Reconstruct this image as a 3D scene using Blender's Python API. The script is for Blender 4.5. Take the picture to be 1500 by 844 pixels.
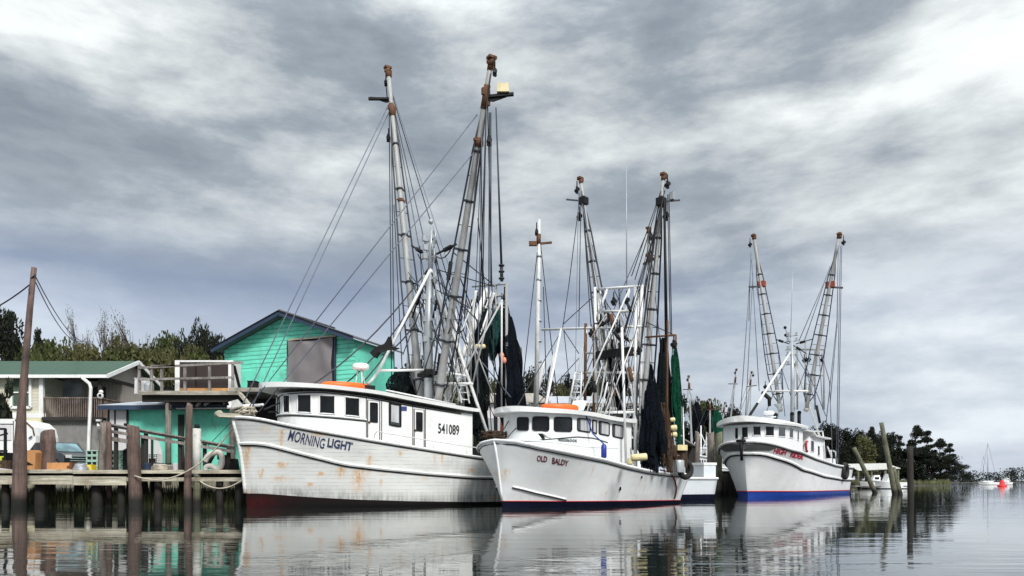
import bpy, math, random
from mathutils import Vector, Matrix, noise
random.seed(7)
for o in list(bpy.data.objects): bpy.data.objects.remove(o)
SC = bpy.context.scene; COL = SC.collection
R = math.radians
# ---------------------------------------------------------------- camera
F = 1083.0; H = 1.05; CX = 750.0; HY = 706.0
cd = bpy.data.cameras.new('camera'); cam = bpy.data.objects.new('camera', cd); COL.objects.link(cam)
cam.location = (0, 0, H); cam.rotation_euler = (R(90), 0, 0)
cd.sensor_width = 36; cd.lens = 36*F/1500; cd.shift_y = (HY-422)/1500; cd.clip_start = .1; cd.clip_end = 30000
SC.camera = cam
SC.view_settings.view_transform = 'Standard'; SC.view_settings.look = 'None'
SC.view_settings.gamma = 1; SC.view_settings.exposure = 0.45
# ---------------------------------------------------------------- sky and sun
SUN_EL, SUN_AZ = 40, 155          # azimuth clockwise from +Y (the view direction): behind the camera, to its right
w = bpy.data.worlds.new('World'); SC.world = w; w.use_nodes = True
nt = w.node_tree; nt.nodes.clear()
def N(nt, t, **k):
    n = nt.nodes.new(t)
    for a, v in k.items():
        if a.startswith('i_'):
            n.inputs[a[2:].replace('_', ' ')].default_value = v
        else: setattr(n, a, v)
    return n
def Mth(nt, op, a, b=None, c=None, clamp=False):
    n = nt.nodes.new('ShaderNodeMath'); n.operation = op; n.use_clamp = clamp
    for i, v in enumerate((a, b, c)):
        if v is None: continue
        if isinstance(v, (int, float)): n.inputs[i].default_value = v
        else: nt.links.new(v, n.inputs[i])
    return n.outputs[0]
def Ramp(nt, fac, stops, mode='LINEAR'):
    n = nt.nodes.new('ShaderNodeValToRGB'); n.color_ramp.interpolation = mode
    e = n.color_ramp.elements
    while len(e) < len(stops): e.new(.5)
    for el, (p, c) in zip(e, stops):
        el.position = p; el.color = (c, c, c, 1) if isinstance(c, (int, float)) else (*c, 1)
    nt.links.new(fac, n.inputs[0]); return n.outputs[0]
def Mix(nt, f, a, b, mode='MIX'):
    n = nt.nodes.new('ShaderNodeMix'); n.data_type = 'RGBA'; n.blend_type = mode; n.clamp_factor = True
    for i, v in ((0, f), (6, a), (7, b)):
        if isinstance(v, (int, float)): n.inputs[i].default_value = v if i == 0 else (v, v, v, 1)
        elif isinstance(v, tuple): n.inputs[i].default_value = (*v, 1)
        else: nt.links.new(v, n.inputs[i])
    return n.outputs[2]
def Noise(nt, vec, scale, detail=4, rough=.5, dist=0., dim='3D'):
    n = nt.nodes.new('ShaderNodeTexNoise'); n.noise_dimensions = dim
    n.inputs['Scale'].default_value = scale; n.inputs['Detail'].default_value = detail
    n.inputs['Roughness'].default_value = rough; n.inputs['Distortion'].default_value = dist
    if vec is not None: nt.links.new(vec, n.inputs['Vector'])
    return n.outputs[0]
def Mapn(nt, vec, sc=(1, 1, 1), loc=(0, 0, 0), rot=(0, 0, 0)):
    n = nt.nodes.new('ShaderNodeMapping')
    n.inputs['Scale'].default_value = sc; n.inputs['Location'].default_value = loc; n.inputs['Rotation'].default_value = rot
    nt.links.new(vec, n.inputs['Vector']); return n.outputs[0]
def make_world():
    L = nt.links.new
    tc = N(nt, 'ShaderNodeTexCoord'); sep = N(nt, 'ShaderNodeSeparateXYZ'); L(tc.outputs['Generated'], sep.inputs[0])
    z = Mth(nt, 'MAXIMUM', sep.outputs[2], 0.0); zz = Mth(nt, 'ADD', z, .10)
    cmb = N(nt, 'ShaderNodeCombineXYZ')
    L(Mth(nt, 'DIVIDE', sep.outputs[0], zz), cmb.inputs[0]); L(Mth(nt, 'DIVIDE', sep.outputs[1], zz), cmb.inputs[1])
    pl = cmb.outputs[0]
    az = Mth(nt, 'ARCTAN2', sep.outputs[0], sep.outputs[1]); el = Mth(nt, 'ARCSINE', sep.outputs[2])
    cm2 = N(nt, 'ShaderNodeCombineXYZ'); L(az, cm2.inputs[0]); L(el, cm2.inputs[2]); dr = cm2.outputs[0]
    n1 = Noise(nt, Mapn(nt, dr, (2.2, 2.0, 7.0), (2.2, 1.7, .4)), 1.0, 4, .5, 0)
    n2 = Noise(nt, Mapn(nt, dr, (5.0, 5.2, 14.5), (9.3, 4.2, 2)), 1.0, 11, .62, .1)
    n3 = Noise(nt, Mapn(nt, pl, (.5, .6, 1), (1.4, 7.7, 5)), .7, 2, .5)
    m = Mth(nt, 'ADD', Mth(nt, 'MULTIPLY', n1, .46), Mth(nt, 'ADD', Mth(nt, 'MULTIPLY', n2, .36), Mth(nt, 'MULTIPLY', n3, .18)))
    cloud = Ramp(nt, m, [(.385, (.20, .23, .265)), (.44, (.27, .305, .34)), (.485, (.41, .445, .465)), (.53, (.55, .585, .59)), (.575, (.71, .74, .735)), (.65, (.83, .85, .84))])
    # cool slate band low over the river, paler towards the horizon
    low = Ramp(nt, z, [(.0, (.50, .555, .67)), (.08, (.49, .555, .67)), (.17, (.52, .585, .69)), (.205, (.36, .42, .55)), (.245, (.20, .25, .36)), (.33, (.35, .39, .44))])
    lf = Ramp(nt, z, [(.0, .85), (.10, .55), (.18, .50), (.25, .60), (.31, .2), (.40, .0)])
    lf = Mth(nt, 'MULTIPLY', lf, Ramp(nt, Mth(nt, 'ADD', az, .5), [(.0, 1.2), (.45, 1.0), (.7, .72)]), clamp=True)
    c = Mix(nt, lf, cloud, low)
    # the overcast dome is brighter towards the zenith
    zen = Ramp(nt, z, [(.0, 1.0), (.50, 1.0), (.85, 2.3)])
    zn = N(nt, 'ShaderNodeMix', data_type='RGBA', blend_type='MULTIPLY'); zn.inputs[0].default_value = 1
    L(c, zn.inputs[6]); L(zen, zn.inputs[7])
    sc = N(nt, 'ShaderNodeVectorMath', operation='SCALE'); sc.inputs['Scale'].default_value = 1/SKY_K; L(zn.outputs[2], sc.inputs[0])
    sky = N(nt, 'ShaderNodeTexSky', sky_type='NISHITA', sun_disc=False, sun_elevation=R(SUN_EL), sun_rotation=R(SUN_AZ))
    fin = N(nt, 'ShaderNodeMix', data_type='RGBA'); fin.inputs[0].default_value = .95
    L(sky.outputs[0], fin.inputs[6]); L(sc.outputs[0], fin.inputs[7])
    bg = N(nt, 'ShaderNodeBackground'); bg.inputs[1].default_value = SKY_K; L(fin.outputs[2], bg.inputs[0])
    out = N(nt, 'ShaderNodeOutputWorld'); L(bg.outputs[0], out.inputs[0])
SKY_K = .1
make_world()
sl = bpy.data.lights.new('sun', 'SUN'); sl.energy = 2.7; sl.angle = R(14); sl.color = (1, .97, .93)
so = bpy.data.objects.new('sun', sl); COL.objects.link(so)
so.rotation_euler = (R(90-SUN_EL), 0, R(180-SUN_AZ))
# ---------------------------------------------------------------- frames and mesh helpers
def P(px, py, D): return Vector(((px-CX)/F*D, D, H+(HY-py)/F*D))
def zat(py, D): return H+(HY-py)/F*D
def xat(px, D): return (px-CX)/F*D
def proj(v): return CX+F*v.x/v.y, HY-F*(v.z-H)/v.y
class Fr:
    def __init__(s, x, y, th=0, z=0):
        s.o = Vector((x, y, z)); s.th = th; c, n = math.cos(th), math.sin(th)
        s.a = Vector((c, n, 0)); s.b = Vector((-n, c, 0))
    def W(s, p): return s.o + s.a*p[0] + s.b*p[1] + Vector((0, 0, p[2]))
    def L(s, w):
        d = Vector(w)-s.o; return Vector((d.dot(s.a), d.dot(s.b), d.z))
    def ray(s, px, py):
        return s.L((0, 0, H)), s.L(P(px, py, 1)) - s.L((0, 0, H))
    def on(s, ax, val, px, py):
        c, d = s.ray(px, py); t = (val-c[ax])/d[ax]; return c+d*t
    def onX(s, px, py, x): return s.on(0, x, px, py)
    def onY(s, px, py, y): return s.on(1, y, px, py)
    def onZ(s, px, py, z): return s.on(2, z, px, py)
    def px(s, p): return proj(s.W(p))
FRAMES = {}
def frame_of(o):
    while o is not None:
        if o.name in FRAMES: return FRAMES[o.name]
        o = o.parent
    return None
def lerp(a, b, t): return a+(b-a)*t
def sstep(a, b, x):
    t = max(0., min(1., (x-a)/(b-a))); return t*t*(3-2*t)
def interp(pts):
    pts = sorted(pts)
    def f(x):
        if x <= pts[0][0]: return pts[0][1]
        for (x0, y0), (x1, y1) in zip(pts, pts[1:]):
            if x <= x1: return y0+(y1-y0)*(x-x0)/max(1e-9, x1-x0)
        return pts[-1][1]
    return f
def smoothed(f, r):
    return lambda x: (f(x-r)+f(x-r/2)*2+f(x)*2+f(x+r/2)*2+f(x+r))/8
class MB:
    """collects shapes; build() links them as ONE mesh object. local=True: vertices are already in the parent's frame."""
    def __init__(s, local=False): s.v = []; s.f = []; s.m = []; s.sm = []; s.local = local; s.att = {}
    def add(s, vs, fs, m=0, smooth=False):
        b = len(s.v); s.v += [Vector(x) for x in vs]
        for f in fs: s.f.append([b+i for i in f]); s.m.append(m); s.sm.append(smooth)
        return b
    def face(s, pts, m=0): s.add(pts, [list(range(len(pts)))], m)
    def box(s, c, size, rot=None, m=0, taper=0):
        x, y, z = size[0]/2, size[1]/2, size[2]/2; c = Vector(c); vs = []
        for k in (-1, 1):
            t = 1-taper if k > 0 else 1
            for i, j in ((-1, -1), (1, -1), (1, 1), (-1, 1)):
                p = Vector((i*x*t, j*y*t, k*z))
                if rot is not None: p = rot @ p
                vs.append(c+p)
        s.add(vs, [[3, 2, 1, 0], [4, 5, 6, 7], [0, 1, 5, 4], [1, 2, 6, 5], [2, 3, 7, 6], [3, 0, 4, 7]], m)
    def bar(s, p, q, w, h, m=0, up=(0, 0, 1)):
        p, q = Vector(p), Vector(q); d = (q-p).normalized(); u = Vector(up)
        if abs(d.dot(u)) > .98: u = Vector((0, 1, 0))
        sd = d.cross(u).normalized(); u = sd.cross(d).normalized(); vs = []
        for c in (p, q):
            for i, j in ((-1, -1), (1, -1), (1, 1), (-1, 1)): vs.append(c+sd*(i*w/2)+u*(j*h/2))
        s.add(vs, [[0, 1, 2, 3], [7, 6, 5, 4], [0, 4, 5, 1], [1, 5, 6, 2], [2, 6, 7, 3], [3, 7, 4, 0]], m)
    def tube(s, pts, r, n=8, m=0, closed=False, caps=True, smooth=True):
        pts = [Vector(p) for p in pts]; k = len(pts); rs = r if isinstance(r, (list, tuple)) else [r]*k
        b = len(s.v); up = Vector((0, 0, 1)); prev = None
        for i, p in enumerate(pts):
            if closed: d = pts[(i+1) % k]-pts[i-1]
            else: d = pts[min(i+1, k-1)]-pts[max(i-1, 0)]
            if d.length < 1e-9: d = Vector((0, 0, 1))
            d.normalize()
            if prev is None:
                a = d.cross(up if abs(d.z) < .95 else Vector((1, 0, 0))).normalized()
            else:
                a = prev - d*prev.dot(d)
                a = a.normalized() if a.length > 1e-6 else d.cross(up).normalized()
            prev = a; c = d.cross(a)
            for j in range(n):
                t = 2*math.pi*j/n; s.v.append(p+(a*math.cos(t)+c*math.sin(t))*rs[i])
        for i in range(k if closed else k-1):
            i2 = (i+1) % k
            for j in range(n):
                j2 = (j+1) % n
                s.f.append([b+i*n+j, b+i*n+j2, b+i2*n+j2, b+i2*n+j]); s.m.append(m); s.sm.append(smooth)
        if caps and not closed:
            s.f.append([b+j for j in range(n)][::-1]); s.m.append(m); s.sm.append(False)
            s.f.append([b+(k-1)*n+j for j in range(n)]); s.m.append(m); s.sm.append(False)
    def lathe(s, c, prof, n=14, m=0, ax=Vector((0, 0, 1)), smooth=True):
        ax = Vector(ax).normalized(); a = ax.orthogonal().normalized(); b_ = ax.cross(a); c = Vector(c); b = len(s.v)
        for (r, z) in prof:
            for j in range(n):
                t = 2*math.pi*j/n; s.v.append(c+ax*z+(a*math.cos(t)+b_*math.sin(t))*max(r, 1e-4))
        for i in range(len(prof)-1):
            for j in range(n):
                s.f.append([b+i*n+j, b+i*n+(j+1) % n, b+(i+1)*n+(j+1) % n, b+(i+1)*n+j]); s.m.append(m); s.sm.append(smooth)
    def ball(s, c, r, m=0, n=10, sq=(1, 1, 1)):
        c = Vector(c); b = len(s.v); k = max(4, n//2)
        for i in range(k+1):
            ph = math.pi*i/k
            for j in range(n):
                t = 2*math.pi*j/n
                s.v.append(c+Vector((math.sin(ph)*math.cos(t)*sq[0], math.sin(ph)*math.sin(t)*sq[1], math.cos(ph)*sq[2]))*r)
        for i in range(k):
            for j in range(n):
                s.f.append([b+i*n+j, b+(i+1)*n+j, b+(i+1)*n+(j+1) % n, b+i*n+(j+1) % n]); s.m.append(m); s.sm.append(True)
    def grid(s, fn, nu, nv, m=0, smooth=True, flip=False):
        b = len(s.v)
        for i in range(nu+1):
            for j in range(nv+1): s.v.append(Vector(fn(i/nu, j/nv)))
        for i in range(nu):
            for j in range(nv):
                q = [b+i*(nv+1)+j, b+(i+1)*(nv+1)+j, b+(i+1)*(nv+1)+j+1, b+i*(nv+1)+j+1]
                s.f.append(q[::-1] if flip else q); s.m.append(m(i, j) if callable(m) else m); s.sm.append(smooth)
    def prism(s, poly, d, m=0):
        poly = [Vector(p) for p in poly]; d = Vector(d); n = len(poly)
        s.add(poly+[p+d for p in poly], [list(range(n))[::-1], list(range(n, 2*n))]+[[i, (i+1) % n, n+(i+1) % n, n+i] for i in range(n)], m)
    def build(s, name, mats, parent=None, label=None, cat=None, group=None, kind=None, smooth=None):
        if not isinstance(mats, (list, tuple)): mats = [mats]
        vs = s.v; loc = Vector((0, 0, 0))
        if parent is not None:
            if not s.local:
                fr = frame_of(parent); vs = [fr.L(v) for v in vs]
        else:
            xs = [v.x for v in vs]; ys = [v.y for v in vs]; zs = [v.z for v in vs]
            loc = Vector(((min(xs)+max(xs))/2, (min(ys)+max(ys))/2, min(zs)))
            if kind == 'structure': loc = Vector((0, 0, 0))
            vs = [v-loc for v in vs]
        me = bpy.data.meshes.new(name); me.from_pydata([tuple(v) for v in vs], [], s.f)
        for mt in mats: me.materials.append(mt)
        me.polygons.foreach_set('material_index', s.m)
        me.polygons.foreach_set('use_smooth', [smooth if smooth is not None else x for x in s.sm])
        for nm, vals in s.att.items():
            at = me.attributes.new(nm, 'FLOAT', 'POINT'); at.data.foreach_set('value', vals)
        me.update()
        o = bpy.data.objects.new(name, me); COL.objects.link(o)
        if parent is not None: o.parent = parent
        else:
            o.location = loc; FRAMES[o.name] = Fr(loc.x, loc.y, 0, loc.z)
        tag(o, label, cat, group, kind); return o
def tag(o, label=None, cat=None, group=None, kind=None):
    if label: o['label'] = label
    if cat: o['category'] = cat
    if group: o['group'] = group
    if kind: o['kind'] = kind
    return o
def thing(name, label, cat, loc, th=0, group=None, fr=None):
    o = bpy.data.objects.new(name, None); COL.objects.link(o); o.empty_display_size = .3
    if fr is None: fr = Fr(loc[0], loc[1], th, loc[2])
    o.location = fr.o; o.rotation_euler = (0, 0, fr.th); FRAMES[o.name] = fr
    return tag(o, label, cat, group)
def copy_tree(o, parent=None):
    c = o.copy(); COL.objects.link(c); c.parent = parent
    for ch in [x for x in bpy.data.objects if x.parent == o]: copy_tree(ch, c)
    return c
def rotz(a): return Matrix.Rotation(a, 3, 'Z')
def spline(pts, k=5):
    pts = [Vector(p) for p in pts]; out = []
    for i in range(len(pts)-1):
        a, b, c, d = pts[max(0, i-1)], pts[i], pts[i+1], pts[min(len(pts)-1, i+2)]
        for j in range(k):
            t = j/k; out.append(.5*((2*b)+(c-a)*t+(2*a-5*b+4*c-d)*t*t+(3*b-a-3*c+d)*t**3))
    return out+[pts[-1]]
def sagline(p, q, sag, n=14):
    p, q = Vector(p), Vector(q); return [p.lerp(q, i/n)-Vector((0, 0, sag*4*(i/n)*(1-i/n))) for i in range(n+1)]
# ---------------------------------------------------------------- materials
def newmat(name):
    m = bpy.data.materials.new(name); m.use_nodes = True; t = m.node_tree
    b = t.nodes['Principled BSDF']; return m, t, b
def mix3(a, k): return tuple(max(0, min(1, x*k)) for x in a)
def paint(name, col, rough=.5, var=.25, scale=1.5, dirt=None, dirt_amt=.3, stretch=(1, 1, .35), bump=.0, metal=0., bscale=20, spec=.5, fade=None):
    m, t, b = newmat(name); L = t.links.new
    tc = N(t, 'ShaderNodeTexCoord'); v = Mapn(t, tc.outputs['Object'], stretch)
    n = Noise(t, v, scale, 6, .62, .3); n2 = Noise(t, v, scale*6.5, 4, .6)
    c = Mix(t, Ramp(t, n, [(.3, 0.), (.7, 1.)]), mix3(col, 1-var), mix3(col, 1+var*.35))
    c = Mix(t, Mth(t, 'MULTIPLY', Ramp(t, n2, [(.35, 0.), (.75, 1.)]), var*.7), c, mix3(col, .55))
    if dirt:
        n3 = Noise(t, Mapn(t, tc.outputs['Object'], stretch, (7, 3, 1)), scale*2.3, 7, .7, .6)
        c = Mix(t, Mth(t, 'MULTIPLY', Ramp(t, n3, [(.52, 0.), (.70, 1.)]), dirt_amt), c, dirt)
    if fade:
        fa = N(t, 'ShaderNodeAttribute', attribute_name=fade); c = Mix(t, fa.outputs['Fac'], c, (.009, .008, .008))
    L(c, b.inputs['Base Color']); b.inputs['Metallic'].default_value = metal
    L(Ramp(t, n, [(.2, max(0, rough-.1)), (.8, min(1, rough+.12))]), b.inputs['Roughness'])
    b.inputs['Specular IOR Level'].default_value = spec
    if bump:
        bn = N(t, 'ShaderNodeBump'); bn.inputs['Strength'].default_value = bump; bn.inputs['Distance'].default_value = .02
        L(Noise(t, v, bscale, 4, .6), bn.inputs['Height']); L(bn.outputs[0], b.inputs['Normal'])
    return m
def siding(name, col, pitch, var=.25, axis=2, dirt=None, depth=.6, gap=.35):
    """painted boards: lap lines every `pitch` metres along an axis"""
    m, t, b = newmat(name); L = t.links.new
    tc = N(t, 'ShaderNodeTexCoord'); sp = N(t, 'ShaderNodeSeparateXYZ'); L(tc.outputs['Object'], sp.inputs[0])
    wob = Noise(t, Mapn(t, tc.outputs['Object'], (.5, .5, .5)), 1.3, 3)
    h = Mth(t, 'ADD', sp.outputs[axis], Mth(t, 'MULTIPLY', wob, pitch*.35))
    fr = Mth(t, 'FRACT', Mth(t, 'DIVIDE', h, pitch))
    idx = Mth(t, 'FLOOR', Mth(t, 'DIVIDE', h, pitch))
    wn = N(t, 'ShaderNodeTexWhiteNoise', noise_dimensions='1D'); L(idx, wn.inputs['W'])
    v = Mapn(t, tc.outputs['Object'], (1, 1, 2.5) if axis == 2 else (2, 2, .5))
    n = Noise(t, v, 1.6, 7, .65, .4)
    c = Mix(t, Ramp(t, n, [(.32, 0.), (.68, 1.)]), mix3(col, 1-var), mix3(col, 1.08))
    c = Mix(t, Mth(t, 'MULTIPLY', wn.outputs[0], .22), c, mix3(col, .7))
    c = Mix(t, Ramp(t, fr, [(0., gap), (.16, gap*.4), (.26, 0.), (1., 0.)]), c, mix3(col, .16))  # dark joints, plus lap shading painted into the colour
    if dirt:
        n3 = Noise(t, Mapn(t, tc.outputs['Object'], (1, 1, .4), (5, 2, 1)), 2.2, 8, .72, .5)
        c = Mix(t, Ramp(t, n3, [(.54, 0.), (.74, .75)]), c, dirt)
    L(c, b.inputs['Base Color']); b.inputs['Roughness'].default_value = .7
    bn = N(t, 'ShaderNodeBump'); bn.inputs['Strength'].default_value = depth; bn.inputs['Distance'].default_value = .03
    L(Mth(t, 'SUBTRACT', 1, fr), bn.inputs['Height']); L(bn.outputs[0], b.inputs['Normal'])
    return m
def wood(name, col, dark=(.03, .022, .018), tide=None, axis=2):
    m, t, b = newmat(name); L = t.links.new
    tc = N(t, 'ShaderNodeTexCoord')
    st = [9, 9, 9]; st[axis] = .5
    n = Noise(t, Mapn(t, tc.outputs['Object'], tuple(st)), 1.5, 7, .7, .5)
    n2 = Noise(t, Mapn(t, tc.outputs['Object'], (1, 1, 1)), 1.4, 5, .6)
    c = Mix(t, Ramp(t, n, [(.33, 0.), (.66, 1.)]), mix3(col, .45), mix3(col, 1.3))
    c = Mix(t, Ramp(t, n2, [(.45, 0.), (.72, .8)]), c, dark)
    if tide:
        g = N(t, 'ShaderNodeNewGeometry'); sp = N(t, 'ShaderNodeSeparateXYZ'); L(g.outputs['Position'], sp.inputs[0])
        h = Mth(t, 'ADD', sp.outputs[2], Mth(t, 'MULTIPLY', n2, .5))
        c = Mix(t, Ramp(t, Mth(t, 'DIVIDE', h, 3.0), [(tide/3, 1.), (tide/3+.12, 0.)]), c, (.012, .011, .009))
    L(c, b.inputs['Base Color']); b.inputs['Roughness'].default_value = .85
    bn = N(t, 'ShaderNodeBump'); bn.inputs['Strength'].default_value = .5; bn.inputs['Distance'].default_value = .02
    L(n, bn.inputs['Height']); L(bn.outputs[0], b.inputs['Normal'])
    return m
def glass(name, col=(.012, .015, .018), rough=.06):
    m, t, b = newmat(name); L = t.links.new
    tc = N(t, 'ShaderNodeTexCoord'); n = Noise(t, tc.outputs['Object'], 1.1, 3)
    L(Mix(t, Ramp(t, n, [(.35, 0.), (.7, 1.)]), col, mix3(col, 2.6)), b.inputs['Base Color'])
    b.inputs['Roughness'].default_value = rough; b.inputs['IOR'].default_value = 1.28
    return m
def hullmat(name, col, rustc=(.58, .27, .035), plank=0.):
    m, t, b = newmat(name); L = t.links.new
    tc = N(t, 'ShaderNodeTexCoord'); ob = tc.outputs['Object']
    n = Noise(t, Mapn(t, ob, (.5, .5, .8)), 1.6, 6, .62, .4)
    c = Mix(t, Ramp(t, n, [(.3, 0.), (.68, 1.)]), mix3(col, .86), col)
    st = Noise(t, Mapn(t, ob, (5, 5, .25), (3, 1, 2)), 1.6, 5, .6)
    ga = N(t, 'ShaderNodeAttribute', attribute_name='grime'); ra = N(t, 'ShaderNodeAttribute', attribute_name='rust')
    gm = Mth(t, 'MULTIPLY', ga.outputs['Fac'], Ramp(t, st, [(.35, .25), (.7, 1.)]))
    c = Mix(t, gm, c, (.10, .105, .095))
    rn = Noise(t, Mapn(t, ob, (3.2, 3.2, .8), (1, 5, 2)), 3.5, 8, .75, 1.2)
    rm = Mth(t, 'MULTIPLY', ra.outputs['Fac'], Ramp(t, rn, [(.40, .0), (.56, 1.)]))
    c = Mix(t, rm, c, rustc)
    hgt = n
    if plank:
        sp = N(t, 'ShaderNodeSeparateXYZ'); L(ob, sp.inputs[0])
        fr = Mth(t, 'FRACT', Mth(t, 'DIVIDE', Mth(t, 'ADD', sp.outputs[2], Mth(t, 'MULTIPLY', n, .05)), plank))
        brk = Noise(t, Mapn(t, ob, (1.2, 1.2, 5)), 2.0, 5, .7)
        ln = Mth(t, 'MULTIPLY', Ramp(t, fr, [(0., 1.), (.16, 0.), (1., 0.)]), Ramp(t, brk, [(.38, .06), (.60, .75)]))
        c = Mix(t, ln, c, (.20, .20, .19)); hgt = Ramp(t, fr, [(0., 0.), (.12, 1.), (1., 1.)])
    L(c, b.inputs['Base Color']); b.inputs['Roughness'].default_value = .38
    bn = N(t, 'ShaderNodeBump'); bn.inputs['Strength'].default_value = .25; bn.inputs['Distance'].default_value = .01
    L(hgt, bn.inputs['Height']); L(bn.outputs[0], b.inputs['Normal'])
    return m
def leafmat(name, col, col2):
    m, t, b = newmat(name); L = t.links.new
    a = N(t, 'ShaderNodeAttribute', attribute_name='tint')
    oi = N(t, 'ShaderNodeObjectInfo')
    c = Mix(t, a.outputs['Fac'], col, col2)
    c = Mix(t, Mth(t, 'MULTIPLY', oi.outputs['Random'], .35), c, mix3(col, .45))
    L(c, b.inputs['Base Color']); b.inputs['Roughness'].default_value = .75; b.inputs['Specular IOR Level'].default_value = .2
    return m
def netmat(name, col, dark):
    m, t, b = newmat(name); L = t.links.new
    tc = N(t, 'ShaderNodeTexCoord')
    n = Noise(t, Mapn(t, tc.outputs['Object'], (4, 4, .5)), 2.2, 7, .72, .6)
    n2 = Noise(t, Mapn(t, tc.outputs['Object'], (1, 1, .8)), 15, 3, .6)
    n3 = Noise(t, Mapn(t, tc.outputs['Object'], (1, 1, .35), (3, 1, 6)), 2.6, 6, .7, .7)
    c = Mix(t, Ramp(t, n, [(.38, 0.), (.66, 1.)]), dark, col)
    c = Mix(t, Ramp(t, n2, [(.4, .5), (.6, 0.)]), c, dark)
    c = Mix(t, Ramp(t, n3, [(.60, .0), (.72, .55)]), c, mix3(col, 3.2))
    L(c, b.inputs['Base Color']); b.inputs['Roughness'].default_value = .95; b.inputs['Specular IOR Level'].default_value = .1
    hole = Mth(t, 'ADD', Mth(t, 'MULTIPLY', n2, .6), Mth(t, 'MULTIPLY', n3, .55))
    L(Ramp(t, hole, [(.60, 1.), (.68, .25)]), b.inputs['Alpha'])
    return m
M = {}
M['white'] = paint('white_paint', (.80, .81, .80), .4, .12, 1.2, (.35, .30, .22), .25)
M['roofwhite'] = paint('white_roof_paint', (.82, .83, .82), .45, .10, .9, (.45, .42, .36), .2)
M['pipewhite'] = paint('white_pipe_paint', (.74, .75, .74), .4, .2, 2.5, (.25, .12, .05), .3)
M['pipegrey'] = paint('weathered_grey_pipe', (.36, .37, .365), .5, .35, 1.6, (.22, .09, .03), .5, (1, 1, .25))
M['galv'] = paint('galvanised_pipe', (.42, .45, .47), .4, .3, 3, None, 0, (1, 1, .3), metal=.3)
M['rust'] = paint('rusty_steel', (.15, .062, .026), .8, .6, 5, (.03, .02, .016), .8)
M['rustred'] = paint('red_oxide_steel', (.30, .06, .025), .7, .3, 3, (.05, .02, .02), .4)
M['black'] = paint('black_paint', (.009, .009, .010), .6, .3, 3, spec=.25)
M['steel'] = paint('dark_cable_steel', (.03, .033, .04), .5, .3, 5, spec=.3)
M['bluecable'] = paint('slate_cable', (.13, .15, .20), .5, .2, 5)
M['rope'] = paint('pale_rope', (.50, .45, .36), .9, .35, 9)
M['orange'] = paint('orange_float', (.85, .14, .015), .5, .2, 2)
M['yellowf'] = paint('cream_float', (.70, .60, .33), .5, .25, 4, (.25, .18, .08), .4)
M['pinkf'] = paint('salmon_float', (.75, .25, .16), .5, .2, 4)
M['glass'] = glass('dark_window_glass', (.006, .007, .008))
M['glassg'] = glass('grey_window_glass', (.03, .036, .04), .09)
M['curtain'] = paint('pale_curtain', (.50, .51, .52), .9, .4, 3, None, 0, (4, 4, .3))
M['rubber'] = paint('tyre_rubber', (.012, .012, .012), .8, .3, 5)
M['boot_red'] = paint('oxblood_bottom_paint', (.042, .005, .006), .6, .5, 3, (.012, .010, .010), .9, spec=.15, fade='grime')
M['boot_blue'] = paint('blue_bottom_paint', (.008, .05, .32), .5, .25, 2)
M['boot_navy'] = paint('navy_bottom_paint', (.004, .006, .02), .6, .4, 3, (.006, .006, .006), .7, spec=.12)
M['redline'] = paint('red_stripe', (.5, .02, .03), .5, .2, 3)
M['deck'] = paint('grey_deck_paint', (.30, .31, .30), .8, .3, 2)
M['letter_blue'] = paint('dark_blue_letters', (.008, .022, .10), .6, .35, 6, (.35, .36, .38), .7, (1, 1, 1))
M['letter_black'] = paint('black_letters', (.010, .010, .016), .6, .2, 6, (.2, .2, .2), .5, (1, 1, 1))
M['letter_red'] = paint('maroon_letters', (.14, .008, .025), .6, .3, 6)
M['letter_crimson'] = paint('crimson_letters', (.50, .012, .05), .6, .2, 6)
M['net_navy'] = netmat('navy_net', (.005, .009, .017), (.002, .003, .004))
M['net_black'] = netmat('black_green_net', (.008, .014, .014), (.003, .004, .005))
M['net_green'] = netmat('green_net', (.006, .085, .042), (.003, .025, .016))
M['net_teal'] = netmat('teal_net', (.03, .11, .10), (.006, .02, .02))
M['net_brown'] = netmat('brown_chafing_net', (.13, .085, .06), (.02, .015, .012))
M['wood'] = wood('weathered_wood', (.20, .15, .125))
M['woodgrey'] = wood('grey_weathered_wood', (.27, .25, .23))
M['woodx'] = wood('grey_plank_wood', (.36, .33, .28), axis=0)
M['woodpale'] = wood('pale_dock_wood', (.47, .44, .35), (.20, .16, .10), axis=0)
M['pile'] = wood('piling_wood', (.135, .088, .074), tide=.55)
M['pilegrey'] = wood('grey_piling_wood', (.20, .17, .15), tide=.55)
M['pileblack'] = wood('tarred_piling_wood', (.022, .018, .016), tide=.6)
M['pilegreen'] = wood('mossy_piling_wood', (.15, .155, .10), tide=.5)
M['bark'] = wood('bark', (.07, .055, .045))
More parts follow.
